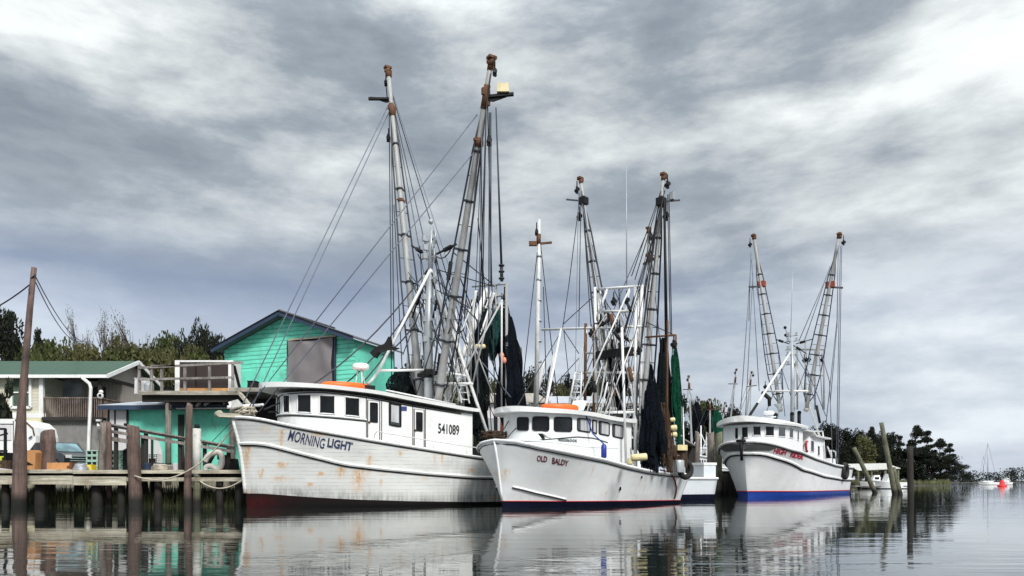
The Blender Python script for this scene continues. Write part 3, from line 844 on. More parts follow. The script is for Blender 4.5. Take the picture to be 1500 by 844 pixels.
tree_kind('pine', 1, M['leaf_dark'], 'pine', 9000, .014); tree_kind('pine_b', 12, M['leaf_dark'], 'pine', 9000, .014)
tree_kind('round', 2, M['leaf_mid'], 'round', 5500, .022); tree_kind('round_b', 5, M['leaf_mid'], 'round', 5500, .022)
tree_kind('dark', 3, M['leaf_dark'], 'round', 9000, .017); tree_kind('dark_b', 8, M['leaf_dark'], 'tall', 8000, .017)
tree_kind('olive', 4, M['leaf_olive'], 'round', 5500, .022); tree_kind('yellow', 6, M['leaf_yellow'], 'tall', 5000, .02)
tree_kind('bare', 9, M['leaf_olive'], 'bare', 900, .009)
tree_kind('bush', 10, M['leaf_dark'], 'round', 3200, .05)
TN = {'pine': 'pine_tree', 'pine_b': 'pine_tree', 'round': 'broadleaf_tree', 'round_b': 'broadleaf_tree', 'dark': 'oak_tree', 'dark_b': 'cedar_tree', 'olive': 'olive_green_tree', 'yellow': 'yellow_green_tree', 'bare': 'bare_tree', 'bush': 'shrub'}
def tree(key, px, D, ytop, wpx, label, group=None, z0=1.4, seed=0):
    x = xat(px, D); ht = zat(ytop, D)-z0; wid = wpx/F*D
    o = thing(TN[key], label, 'shrub' if key == 'bush' else 'tree', (x, D, z0), random.Random(px*7+seed).random()*6.28, group)
    k = {'pine': .8, 'pine_b': .8, 'round': .85, 'round_b': .85, 'dark': .85, 'dark_b': .5, 'olive': .85, 'yellow': .5, 'bare': .8, 'bush': .85}[key]
    o.scale = (wid/k, wid/k, ht)
    for nm, me in zip(('trunk', 'crown'), TREES[key]):
        c = bpy.data.objects.new(nm, me); COL.objects.link(c); c.parent = o
    return o
# ================================================================ the large trawler with the blue lettering
def V(*a): return Vector(a)
f1 = Fr(xat(362, 30), 30, R(33))
h1 = Hull(f1, 13.2, 2.45, 5.2, 2, .62, 2.25, 7.0, 1.8, .9,
          stem=[(340, 611), (346, 630), (352, 650), (357, 690), (360, 723), (362, 744)],
          sheer=[(372, 612), (413, 622), (460, 631), (533, 644), (613, 657), (691, 669), (760, 677)],
          boot=[(364, 723), (430, 728), (507, 732), (600, 734.5), (693, 735.5)],
          guard=[(371, 649.5), (427, 664), (491, 680), (547, 686.5), (613, 693), (693, 699)], flare=1.15)
B1 = thing('fishing_trawler', 'large white wooden trawler with blue bow lettering and rust streaks, nearest the dock', 'fishing boat', None, fr=f1, group='shrimp trawlers moored in the river')
streak = [h1.solve(*p) for p in ((363, 655), (413, 632), (414, 680), (408, 700), (541, 672), (526, 690), (527, 700), (500, 688), (467, 636), (585, 664), (470, 695), (558, 705), (360, 722), (637, 668), (648, 668), (690, 690), (382, 690), (455, 710))]
siz = [(.13, .95), (.09, .8), (.22, .16), (.20, .10), (.13, .62), (.32, .75), (.22, .35), (.20, .35), (.32, .08), (.14, .14), (.16, .07), (.06, .2), (.16, .5), (.05, .35), (.06, .4), (.22, .07), (.12, .3), (.16, .07)]
def rust1(x, z, sd):
    r = 0
    for (sx, sz), (a, b) in zip(streak, siz):
        dz = sz-z
        if -.08 < dz < b*1.3: r = max(r, math.exp(-((x-sx)/a)**2*1.6)*(1-max(0, dz)/(b*1.3))**.7)
    k = noise.noise(Vector((x*1.1, z*2.5, 3)))
    return min(1, r*1.0+max(0, k-.42)*1.0)
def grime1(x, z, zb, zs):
    if z < zb-.02: return min(1, .95*sstep(-.1, 2.2, x+.5*noise.noise(Vector((x, z*3, 8))))+.2*sstep(.25, .0, z))  # bottom paint fades to near-black going aft and at the waterline
    return min(1, .75*sstep(.55, 0, z-zb)+.5*sstep(.35, .0, abs(z-zs-.1))*max(0, noise.noise(Vector((x*2, 0, 5))))+.75*sstep(6.5, 11, x)*sstep(zs, zs-1.0, z)+.16*max(0, noise.noise(Vector((x*.8, z*2, 1))))*2)
M['hull1'] = hullmat('worn_white_hull', (.72, .73, .71), plank=.15)
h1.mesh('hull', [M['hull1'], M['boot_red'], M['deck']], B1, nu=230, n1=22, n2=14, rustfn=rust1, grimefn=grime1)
mb = MB(local=True); mb.tube(h1.loop(h1.zs, .03), .055, 6, smooth=False); mb.build('cap_rail', M['white'], B1)
mb = MB(local=True); mb.tube(h1.loop(lambda x: h1.zs(x)-.10, .012), .024, 5); mb.build('trim_line', M['black'], B1)
mb = MB(local=True); mb.tube(h1.loop(h1.zg, .03), .07, 6, smooth=False); mb.build('rub_rail', M['hull1'], B1)
mb = MB(local=True); mb.tube(h1.loop(lambda x: h1.zg(x)-.09, .02), .03, 5); mb.build('trim_line', M['black'], B1)
mb = MB(local=True); mb.tube([V(h1.stem(z)-.02, 0, z) for z in (h1.ztop, 3.2, 2.9, 2.5, 2.1, 1.7, 1.3, .9, h1.zb(0)+.02)], .075, 8); mb.build('stem_post', M['hull1'], B1)
hull_text(B1, h1, 'MORNING', (424.5, 629), (421, 645), (477, 643), (475, 658), M['letter_blue'], bold=.008, shear=.12)
hull_text(B1, h1, 'LIGHT', (481, 641.5), (479, 655), (517.5, 648.5), (515, 661), M['letter_blue'], bold=.035)
# deckhouse
c1 = House(f1, 408, 2.4, 1.85, 692, [(409, 579), (440, 576), (472, 575.5), (537, 583), (606, 596), (675, 607), (692, 610)], lambda x: h1.zs(x)-.8)
M['house1'] = paint('white_house_paint', (.78, .79, .78), .42, .10, .8, (.40, .40, .38), .35)
c1.wall('deckhouse_wall', M['house1'], B1)
for a in ((415.5, 425, 579, 605, 578.5, 604.5), (436, 456, 578, 604, 578, 605), (468, 490.5, 579, 605.5, 580, 607), (505, 526.5, 581.5, 608.5, 583.5, 610.5)):
    c1.window(B1, *a, M['white'], M['glass'], fr=.03)
c1.window(B1, 570.5, 586.5, 590.5, 622, 593.5, 625, M['black'], M['glassg'], fr=.045, curtain=(.15, .85, .15, .95))
def door1(px0, px1, t, b, wt, wb):
    d0, d1, t0, b0, t1, b1 = c1.corners(px0, px1, t, b, t+2, b+2)
    mb = MB(local=True)
    mb.grid(lambda u, v: c1.W3(lerp(d0, d1, u), lerp(lerp(b0, b1, u), lerp(t0, t1, u), v), .02), 3, 2)
    d = mb.build('door', M['white'], B1)
    k = MB(local=True); pts = [c1.W3(d0, b0, .02), c1.W3(d0, t0, .02), c1.W3(d1, t1, .02), c1.W3(d1, b1, .02)]; k.tube(pts, .022, 4, smooth=False); k.build('door_frame', M['black'], d)
    e0, e1 = lerp(px0, px1, .2), lerp(px0, px1, .8); w_ = c1.window(d, e0, e1, wt, wb, wt+1, wb+1, M['black'], M['glass'], fr=.02, both=False, wo=.022)
    h = MB(local=True); h.ball(c1.W3(lerp(d0, d1, .12), lerp(b0, t0, .45), .05), .05); h.build('handle', M['rust'], d)
door1(538.5, 556, 586, 645, 590, 618); door1(606.5, 621, 599, 656, 604, 631)
mb = MB(local=True); c1.vline(mb, 536.5, 583, 645, .018); c1.vline(mb, 559, 587, 648, .018); c1.vline(mb, 604.5, 596, 654, .018); c1.vline(mb, 623, 599, 658, .018); c1.vline(mb, 409.5, 580, 609, .018); mb.build('panel_joint', M['black'], B1)
c1.strip([(408.5, 610), (430, 609), (472, 611.5), (537, 617.5)], .022, M['black'], B1)
c1.strip([(408.5, 580.5), (430, 576.5), (472, 575), (537, 582.5), (606, 595.5), (675, 606.5), (692, 609.5)], .025, M['black'], B1)
c1.strip([(408.5, 607.5), (430, 606.5), (472, 609), (537, 615)], .028, M['white'], B1, 'sill_strip', off=.03)
def patch_text(parent, house, body, px0, px1, tl, bl, tr, br, mat, off=.022, **k):
    d0, d1, t0, b0, t1, b1 = house.corners(px0, px1, tl, bl, tr, br)
    return lettering(parent, body, lambda u, v: house.W3(lerp(d0, d1, u), lerp(lerp(b0, b1, u), lerp(t0, t1, u), v), off), mat, **k)
patch_text(B1, c1, '541089', 641.5, 672.5, 620, 635, 623, 638, M['letter_black'], bold=.02)
mb = MB(local=True); d_, x_ = c1.at_px(592); D_ = c1.Wd(d_); mb.grid(lambda u, v: c1.W3(d_-.12+.24*u, lerp(zat(602, D_), zat(595.5, D_), v), .02), 1, 1); mb.build('registration_sticker', paint('blue_sticker', (.03, .05, .25)), B1)
zr1 = interp(c1.heights([(440, 566), (472, 566), (548, 573.5), (606, 585), (690, 600)]))
rf1 = smoothed(lambda x: zr1(x)+.03, .6)
c1.roof('roof', M['roofwhite'], B1, .75, .28, .25, rf1, thick=.15, camber=.14)
mb = MB(local=True); mb.tube([f1.L(P(540, 645, 32.2))+V(0, -.2, 0)]+[h1.S(x, h1.zs(x)+.42, -1, -.02) for x in (4.6, 5.5, 7, 8.5, 10, 11.3)], .022, 5)
for x in (5.5, 7.2, 8.9, 10.4, 11.3): mb.tube([h1.S(x, h1.zs(x), -1, -.02), h1.S(x, h1.zs(x)+.42, -1, -.02)], .02, 5)
mb.build('hand_rail', M['pipewhite'], B1)
# rig
xm = f1.onY(628, 592, 0).x
def on1(px, py, x=None): return f1.onX(px, py, xm if x is None else x)
dk1 = rf1(xm)-.1
mt = MB(local=True); mt.tube([V(xm, 0, dk1-1.2), on1(627, 480)*1, on1(630, 400)], [.20, .20, .15], 12)
mast1 = mt.build('mast', M['galv'], B1)
for a, b in (((630, 400), (632.5, 330)),):
    q = MB(local=True); q.tube([on1(*a), on1(*b)], [.13, .09], 8); q.ball(on1(631, 325), .12); q.build('mast_top', M['galv'], mast1)
for y_, w_ in ((352, .5), (378, .4), (410, .55), (438, .4), (470, .5), (500, .35), (366, .25)):
    q = MB(local=True); c = on1(630.5, y_); q.tube([c-V(0, w_, 0), c+V(0, w_, 0)], .03, 5); q.tube([c+V(0, -w_, -.3), c+V(0, -w_, .35)], .045, 6); q.tube([c+V(.2, w_*.8, -.3), c+V(.2, w_*.8, .4)], .04, 6)
    q.box(c+V(-.2, w_*.4, .1), (.22, .16, .25)); q.build('cross_arm', M['galv'], mast1)
q = MB(local=True); c = on1(627, 548); q.box(c, (.5, 1.3, .16)); q.tube([c-V(0, 0, .2), c+V(0, 0, .2)], .26, 10); q.build('mast_collar', M['black'], mast1)
# A frame over the house
def pipes(parent, name, segs, r, mat, n=8):
    for p, q in segs:
        mb = MB(local=True); mb.tube([p, q], r, n); mb.build(name, mat, parent)
apex = on1(631, 394)
ff = V(f1.onY(541, 562, 0).x, -.3, rf1(3.5)+.1)
gx = h1.solve(729, 672)[0]; foot = h1.S(gx, h1.zs(gx), -1, -.1)
pipes(B1, 'frame_leg', [(apex, f1.onY(552, 548, -.3)), (f1.onY(552, 548, -.3), f1.onY(539, 563, -.3)), (apex, foot), (on1(668, 500, xm+1.4), f1.on(0, gx+.9, 726, 668))], .068, M['pipewhite'])
pipes(B1, 'cross_pipe', [(f1.onY(553, 543, -.3), on1(627, 542)), (on1(627, 543), apex.lerp(foot, (541-394)/(655-394.))), (on1(595, 562), on1(692, 562, xm+1.2)), (on1(588, 563), on1(593, 592))], .058, M['pipewhite'])
# outriggers
for (ax_, ay_), (tx_, ty_), y0, bands in (((613, 592), (568, 100), .85, [(.985, .05, .5), (.87, .06, .7), (.60, .02, .2)]), ((639, 592), (720, 86), -.45, [(.985, .03, .4), (.905, .06, .9), (.79, .08, .35)])):
    a = f1.onY(ax_, ay_, y0); a.z = dk1-.3; a.x = xm+.1; b = on1(tx_, ty_)
    o = outrigger(B1, a, b, .20, .105, 6, .46, (M['pipegrey'], M['steel'], M['rust']), bands)
    s_ = -1 if b.y < 0 else 1; d = (b-a).normalized()
    c = a.lerp(b, .905); q = MB(local=True)
    wx = V(math.cos(f1.th), -math.sin(f1.th), 0)*(-s_); q.bar(c, c+wx*1.15+V(0, 0, .12 if s_ < 0 else .0), .16, .10); q.prism([c+V(0, 0, -.12), c+wx*.2+V(0, 0, .05), c+wx*1.1+V(0, 0, .12), c+wx*.3+V(0, 0, -.16)], V(.06, .06, 0)); q.build('stop_arm', M['black'], o)
    block(o, b+V(0, s_*.25, 0), .5); block(o, c+V(0, s_*.3, -1.4), .3, size=.2)
    if s_ < 0:
        q = MB(local=True); q.box(c+wx*.72+V(0, 0, .33), (.5, .34, .36), rot=rotz(-f1.th), taper=.15); q.build('stop_weight', M['yellowf'], o)
    else:
        q = MB(local=True); q.tube([b+V(0, .28, -.5), c+V(0, .42, 0)], .03, 5); q.build('chain', M['steel'], o)
tL = on1(567, 158); tR = on1(699, 168)
bowt = V(h1.x0+.25, 0, h1.zs(h1.x0)+.25)
lines(B1, [(tL, bowt+V(0, .1, 0)), (tL+V(.15, 0, -.1), bowt+V(.4, -.1, .05)), (tR, bowt+V(.2, -.1, 0)), (tR-V(0, 0, 1.4), bowt+V(.7, -.2, 0))], .024, M['bluecable'], 'forestay')
lines(B1, [(on1(627, 394), bowt+V(.9, -.2, .1), .9), (on1(620, 420), bowt+V(1.2, .2, .05), 1.5), (on1(618, 425), bowt+V(1.5, -.1, .0), 1.9), (on1(610, 470), f1.onY(560, 520, .5), .25)], .034, M['steel'], 'guy_line')
lines(B1, [(on1(570, 160), f1.onX(574, 600, xm)), (on1(573, 160), f1.onX(578, 600, xm)), (on1(577, 300), on1(590, 560)), (on1(712, 170), on1(703, 440)), (on1(717, 165), on1(716, 470)), (on1(719, 165), on1(719, 420)), (on1(712, 165), on1(706, 470)), (on1(703, 190), on1(680, 470)),
           (on1(635, 380), on1(680, 500)), (on1(640, 395), on1(725, 420, xm+3.5)), (on1(640, 410), on1(700, 470)), (on1(640, 425), on1(690, 452)), (on1(625, 430), on1(590, 520)), (on1(664, 370), on1(720, 415, xm+3)), (on1(700, 320, xm+1), on1(712, 440, xm+3)), (on1(615, 360), on1(622, 480))], .026, M['steel'])
for p, q, sa in ((on1(615, 450), on1(645, 490), .8), (on1(600, 440), on1(628, 480), .8), (on1(632, 470), on1(660, 480), .7), (on1(655, 450), on1(680, 480), .6), (on1(612, 372), on1(622, 376), .2), (on1(640, 376), on1(660, 366), .2)): lines(B1, [(p, q, sa)], .028, M['steel'], 'slack_line')
for p, q in ((on1(603, 360), on1(622, 372)), (on1(640, 372), on1(668, 358)), (on1(600, 478), on1(626, 396))):
    mb = MB(local=True); mb.tube([p, q], .05, 6); mb.tube([p.lerp(q, .4), p.lerp(q, .75)], .10, 6); mb.build('turnbuckle', M['black'], B1)
# stern gantry, ladder boom and winch gear
xg = 12.0
def g1(px, py): return f1.onX(px, py, xg)
zdk = h1.zs(xg)-.7
pA, pB = g1(692, 420), g1(742, 416)
pipes(B1, 'gantry_post', [(pB, V(xg, pB.y, zdk)), (g1(690, 440), V(xg, pA.y, zdk)), (g1(726, 418), g1(730, 500)), (g1(712, 424), g1(700, 520))], .075, M['pipegrey'])
pipes(B1, 'gantry_bar', [(pA, pB), (g1(690, 440), g1(742, 432)), (g1(700, 455), g1(742, 450)), (g1(720, 470), g1(740, 440)), (g1(706, 422), g1(706, 450)), (g1(722, 446), g1(742, 446)), (g1(722, 430), g1(722, 470))], .05, M['pipegrey'])
la, lb = g1(713, 424), f1.onX(652, 592, xm+1.2)
mb = MB(local=True); mb.tube([la, lb], .14, 8); bm = mb.build('ladder_boom', M['pipewhite'], B1)
mb = MB(local=True); o_ = V(0, -.55, -.1); mb.tube([la+o_, lb+o_], .03, 5)
for i in range(16): c = la.lerp(lb, (i+.5)/16); mb.tube([c, c+o_], .022, 4)
mb.build('ladder', M['pipewhite'], bm)
mb = MB(local=True); c = g1(735, 412); mb.tube([c, g1(734.5, 388)], .085, 8); mb.tube([g1(734.5, 388), g1(726.5, 158)], [.06, .03], 6)
for y_ in (408, 398, 389): mb.tube([g1(734.6, y_)-V(0, 0, .03), g1(734.6, y_)+V(0, 0, .03)], .15, 8)
mb.build('whip_antenna', M['steel'], B1)
for px_, py_ in ((739, 420), (735, 430), (695, 430), (700, 424), (725, 424), (712, 430)): block(B1, g1(px_, py_), .35, size=.17)
mb = MB(local=True)
for (cx_, cy_, s_) in ((-.6, -.9, .5), (.3, .5, .6), (-.3, .9, .45), (.6, -.5, .4)): mb.tube([V(xm+2.2+cx_, cy_-.5, h1.zs(xm+2)+.1), V(xm+2.2+cx_, cy_+.4, h1.zs(xm+2)+.1)], s_, 12)
mb.box((xm+2.2, 0, h1.zs(xm+2)+.4), (1.6, 2.6, .5)); mb.build('winch', M['black'], B1)
rnd = random.Random(4)
for k in range(9):    # pipes and booms lying up behind the mast
    p = on1(598+k*9+rnd.uniform(-3, 3), 588, xm+.6+.1*k); q = on1(602+k*8+rnd.uniform(-6, 12), 500-rnd.uniform(0, 60), xm+.8)
    mb = MB(local=True); mb.tube([p, q], .05, 6); mb.build('stay_pipe', M['pipegrey'] if k % 2 else M['pipewhite'], B1)
for k in range(10):   # tackle under the gantry
    p = g1(690+rnd.uniform(-14, 30), 430+rnd.uniform(0, 20)); q = p+V(rnd.uniform(-.8, .8), rnd.uniform(-1.2, 1.2), -rnd.uniform(1.2, 3.6))
    lines(B1, [(p, q)], .028, M[['steel', 'rope', 'bluecable'][k % 3]], 'tackle_rope')
for k in range(22):   # running rigging from the heads down to the deck
    p = on1(*[(568, 110), (631, 350), (716, 110), (631, 400), (596, 400), (668, 390), (706, 200)][k % 7])+V(0, rnd.uniform(-.15, .15), 0)
    q = V(xm+rnd.uniform(-.6, 4.2), rnd.uniform(-1.9, 1.9), dk1+rnd.uniform(-.2, .9))
    lines(B1, [(p, q, rnd.choice((0, 0, .3)))], rnd.uniform(.018, .032), M[['steel', 'steel', 'bluecable', 'black'][k % 4]], 'running_line')
for k in range(12):
    c = on1(596+rnd.uniform(0, 70), 470+rnd.uniform(-60, 90), xm+rnd.uniform(0, 1.5)); mb = MB(local=True); mb.tube([c, c+V(rnd.uniform(-.2, .2), rnd.uniform(-.5, .5), rnd.uniform(.3, .9))], rnd.uniform(.05, .1), 6); mb.build('tackle', M['black'] if k % 3 else M['pipewhite'], B1)
for k in range(16):   # white pipes and braces of the working deck
    p = on1(*[(640, 430), (700, 425), (722, 430), (668, 440), (690, 470), (735, 440), (605, 440), (655, 480)][k % 8], xm+rnd.uniform(.3, 3))+V(0, rnd.uniform(-.2, .2), 0)
    q = V(xm+rnd.uniform(.4, 3.6), rnd.uniform(-1.9, 1.6), dk1+rnd.uniform(-.4, .8)); mb = MB(local=True); mb.tube([p, q], rnd.uniform(.03, .05), 6); mb.build('brace_pipe', M['pipewhite'] if k % 4 else M['pipegrey'], B1)
for (pa_, pb_) in (((655, 470), (676, 590)), ((612, 430), (598, 585))):
    a, b = on1(*pa_, xm+1.0), on1(*pb_, xm+1.0); o_ = V(.42, 0, 0); mb = MB(local=True); mb.tube([a, b], .035, 6); mb.tube([a+o_, b+o_], .035, 6)
    for i in range(12): c = a.lerp(b, (i+.5)/12); mb.tube([c, c+o_], .022, 4)
    mb.build('ladder', M['pipewhite'], B1)
# roof gear
rx, ry = f1.onY(526, 566, 0).x, -.2
radar(B1, V(rx, ry, rf1(rx)+.12), .36, 1.0)
q = MB(local=True); c = V(f1.onY(540, 564, -.4).x, -.4, rf1(4.4)+.28); q.box(c, (.5, .28, .22)); q.tube([c+V(-.25, 0, .05), c+V(-.45, 0, .05)], .14, 10); q.build('search_light', M['black'], B1)
q = MB(local=True); c = V(f1.onY(664, 598, 0).x, 0, rf1(9.3)+.12); q.ball(c, .5, sq=(1, .8, .35), n=14); q.build('roof_hatch', M['white'], B1)
q = MB(local=True); q.tube([V(f1.onY(551, 575, 0).x, -1.1, rf1(5)+.2), V(9.0, -1.1, rf1(9.0)+.2)], .035, 6); q.build('roof_rail', M['pipewhite'], B1)
# bow gear
mb = MB(local=True); c = V(h1.x0, 0, h1.ztop)
mb.box(c+V(-.15, 0, .05), (.9, .45, .16)); mb.tube([c+V(-.55, -.2, .1), c+V(-.55, .2, .1)], .13, 10); mb.tube([c+V(.7, 0, -.3), c+V(.7, 0, .45)], .11, 8); mb.tube([c+V(.7, -.4, .25), c+V(.7, .4, .25)], .06, 6)
mb.build('bow_roller', M['woodpale'], B1)
# life float, anchor (things that rest on the boat)
def life_float(name, label, fr, c, rx_, ry_, r, rz=0, group=None, ropes=True):
    c = Vector(c); t = thing(name, label, 'life float', fr.W(c), fr.th+rz, group)
    mb = MB(local=True); mb.tube([(rx_*math.cos(a*math.pi/12), ry_*math.sin(a*math.pi/12), r) for a in range(24)], r, 10, closed=True); mb.build('float_ring', M['orange'], t)
    if ropes:
        for a in range(0, 24, 4):
            q = MB(local=True); p = V(rx_*math.cos(a*math.pi/12), ry_*math.sin(a*math.pi/12), r); q.ball(p, r*1.06, n=8, sq=(.5, .5, 1)); q.build('strap', M['yellowf'], t)
    return t
xx = f1.onY(508, 560, .1).x
life_float('life_float', 'orange oblong life float lying on the roof of the large wooden trawler with rust streaks', f1, (xx, .1, rf1(xx)+.13), 1.05, .65, .16, .2)
an = thing('anchor', 'pale painted anchor lashed on the bow of the large wooden trawler beside the dock', 'anchor', f1.W(V(h1.x0+.3, .1, h1.ztop+.3)), f1.th)
mb = MB(local=True); mb.tube([(-.5, 0, .1), (.8, 0, .25)], .07, 6); mb.tube([(.8, -.35, .25), (.8, .35, .25)], .05, 6); mb.build('shank', M['white'], an)
mb = MB(local=True)
for s_ in (-1, 1): mb.prism([(-.35, s_*.05, .02), (-.4, s_*.2, .28), (-.15, s_*.18, .36), (.1, s_*.06, .12)], (.0, s_*.08, .05))
mb.build('fluke', M['white'], an)
mb = MB(local=True)
for k in range(7): mb.tube([V(.2+.12*math.cos(k), .3*math.sin(k*2.1), -.2+.05*k)+V(.26*math.cos(a*.6), .26*math.sin(a*.6), .04*math.sin(a)) for a in range(11)], .035, 6)
mb.build('rope_coil', M['rope'], an)
G_N = 'trawl nets hung up to dry on the boats'
net('fishing_net', 'tall navy black net hanging from the large trawler stern gantry, with pink floats', P(741, 440, 36.2), P(757, 655, 36.2), [(0, .08), (.1, .20), (.3, .46), (.6, .56), (1, .50)], M['net_navy'], G_N, seed=3, bow=V(.05, 0, 0), folds=7)
net('fishing_net', 'teal green net panel hung between the two dark nets of the large trawler', P(728, 455, 36.4), P(722, 528, 36.6), [(0, .2), (.3, .55), (.7, .5), (1, .12)], M['net_teal'], G_N, seed=5, folds=6)
net('fishing_net', 'black green net bundle hanging behind the white frame leg of the large trawler', P(712, 452, 36.0), P(704, 668, 35.6), [(0, .12), (.15, .26), (.4, .42), (.7, .55), (1, .62)], M['net_black'], G_N, seed=8, bow=V(-.2, 0, 0))
net('fishing_net', 'short dark net heaped behind the large trawler roof by its mast', P(590, 540, 36), P(592, 592, 36), [(0, .2), (.4, .5), (1, .7)], M['net_black'], G_N, seed=9)
for k, (px_, py_) in enumerate(((735, 521), (738.5, 528))):
    mb = MB(); mb.ball(P(px_, py_, 35.5), .15, n=10, sq=(.8, .8, 1.1)); mb.build('net_float', M['pinkf'], None, ['upper of two pink net floats in front of the navy black net', 'lower of two pink net floats in front of the navy black net'][k], 'net float', 'pink net floats')
for k, px_ in enumerate((700, 707)):
    mb = MB(); mb.ball(P(px_, 507.5, 35), .15, n=10, sq=(1.1, .8, .8)); mb.build('net_float', M['yellowf'], None, ['left one of two cream net floats high on the black green net', 'right one of two cream net floats high on the black green net'][k], 'net float', 'cream net floats')
# trawl door: dark winged shape in front of the shed roof
mb = MB(); c = P(567, 505, 31.5); mb.prism([c+V(-.75, 0, -.35), c+V(-.5, 0, -.1), c+V(-.1, 0, .05), c+V(.05, 0, .35), c+V(.12, 0, -.05), c+V(.42, 0, -.12), c+V(.2, 0, -.2), c+V(-.1, 0, -.2), c+V(-.4, 0, -.3), c+V(-.55, 0, -.55)], V(.1, .25, 0))
mb.build('bird_scarer', M['black'], None, 'black wing shaped plate hanging on a line in front of the green shed roof', 'plate')

# ================================================================ the small white crabber style boat
f2 = Fr(xat(734, 29.5), 29.5, R(48))
h2 = Hull(f2, 11.5, 2.3, 2.3, 2, .5, 1.7, 4.6, 1.8, .85,
          stem=[(723, 641), (727, 662), (731, 690), (734, 720), (736, 733), (737, 745)],
          sheer=[(730, 645.5), (773, 653), (829, 663), (885, 674), (916, 683), (948, 690), (979, 694), (1003, 695)],
          boot=[(738, 734.5), (800, 735), (843, 735), (1000, 733)], flare=1.25, taper=.10)
B2 = thing('fishing_boat', 'smaller clean white fishing boat with maroon bow lettering, lying in the middle', 'fishing boat', None, fr=f2, group='shrimp trawlers moored in the river')
M['hull2'] = hullmat('clean_white_hull', (.80, .82, .82))
def grime2(x, z, zb, zs): return .22*sstep(.5, 0, z-zb)+.16*max(0, noise.noise(Vector((x, z*2, 4))))+.35*sstep(.35, 0, abs(x-7.2+.3*z))*sstep(1.1, .7, z)*max(0, noise.noise(Vector((x*5, z, 9))))+.16*sstep(5, 10, x)*sstep(.8, 0, z)
sp2 = [h2.solve(*p) for p in ((908, 714), (888, 722), (945, 712), (940, 700), (742, 690), (870, 684))]
def rust2(x, z, sd):
    r = 0
    for (sx, sz) in sp2+[h2.solve(*p) for p in ()]:
        if -.05 < sz-z < .5: r = max(r, math.exp(-((x-sx)/.06)**2)*(1-max(0, sz-z)/.5)*.7)
    if abs(z-h2.zs(x)+.2) < .2: r = max(r, .5*max(0, noise.noise(Vector((x*4, 1, 7)))-.2))
    return r
h2.mesh('hull', [M['hull2'], M['boot_navy'], M['deck']], B2, nu=160, n1=14, n2=8, rustfn=rust2, grimefn=grime2, deckdrop=.45)
mb = MB(local=True); mb.tube(h2.loop(h2.zs, .02), .06, 6, smooth=False); mb.build('cap_rail', M['roofwhite'], B2)
mb = MB(local=True); mb.tube(h2.loop(lambda x: h2.zs(x)-.13, .012), .026, 5); mb.build('trim_line', M['black'], B2)
mb = MB(local=True); mb.tube(h2.loop(lambda x: h2.zb(x)+.01, .012), .018, 5); mb.build('red_line', M['redline'], B2)
sprz = interp([h2.solve(*p) for p in ((750, 713), (785, 721.5), (829, 731.6))])
mb = MB(local=True); x0_, x1_ = h2.solve(750, 713)[0], h2.solve(829, 731)[0]
for sd in (-1, 1):
    pts = [h2.S(lerp(x0_, x1_, i/20), sprz(lerp(x0_, x1_, i/20)), sd, .02) for i in range(21)]; mb.tube(pts, .04, 5, m=0); mb.tube([p-V(0, 0, .05) for p in pts], .025, 5, m=1)
mb.build('spray_rail', [M['white'], M['black']], B2)
mb = MB(local=True); mb.tube([V(h2.stem(z)-.01, 0, z) for z in (h2.ztop-.1, 2.2, 1.9, 1.5, 1.1, .7, h2.zb(0)+.02)], .045, 8); mb.build('stem_post', M['white'], B2)
hull_text(B2, h2, 'OLD', (787, 667), (786, 676), (802, 668.5), (801.5, 677.5), M['letter_red'], bold=.03)
hull_text(B2, h2, 'BALDY', (809.5, 670), (808.5, 679.5), (833.5, 675), (832, 683), M['letter_red'], bold=.03)
mb = MB(local=True)
for px_, py_, s_ in ((908.5, 716, .08), (940, 699, .05)):
    p = h2.pt(px_, py_, .02); mb.box(p, (s_*1.2, .05, s_*2), rot=rotz(0))
mb.build('scupper', M['black'], B2)
# far bow lettering seen past the stem
def far_text(parent, hull, body, x0, x1, z0, z1, mat, **k):
    lettering(parent, body, lambda u, v: hull.S(lerp(x1, x0, u), lerp(z0, z1, v)+hull.zs(lerp(x1, x0, u)), 1, .02), mat, **k)
far_text(B2, h2, 'OLD BALDY', .55, 2.2, -.58, -.36, M['letter_black'], bold=.03)
c2 = House(f2, 755.5, 1.3, 1.3, 925, [(756, 606), (780, 605), (811, 605), (843, 606.5), (867, 610.5), (900, 618), (925, 626)], lambda x: h2.zs(x)-.4, pw=.42)
M['house2'] = paint('clean_white_house_paint', (.80, .82, .82), .4, .06, .8)
c2.wall('wheelhouse_wall', M['house2'], B2)
for a in ((758.5, 774, 612, 630, 612, 630.5), (780.5, 803.5, 611, 630.5, 611, 631.5), (811.5, 837, 611.5, 631.5, 612, 632)): c2.window(B2, *a, M['black'], M['glass'], fr=.03, both=False, rnd=.12)
for a in ((845.5, 864, 613, 630.5, 614.5, 633.5), (867.5, 873.5, 615.5, 633, 616.5, 635.5), (877, 892, 617, 635.5, 620, 638.5), (897, 912, 621.5, 639, 624, 642.5)): c2.window(B2, *a, M['black'], M['glassg'], fr=.03, curtain=(.25, .95, .06, .95), rnd=.1)
zr2 = interp(c2.heights([(800, 600), (829, 600.5), (867, 605), (895, 611.5), (925, 621)]))
rf2 = smoothed(zr2, .5)
c2.roof('roof', M['roofwhite'], B2, .62, .26, .15, rf2, thick=.17, camber=.12)
c2.strip([(845, 640), (870, 642), (890, 648.5), (925, 655)], .02, M['black'], B2)
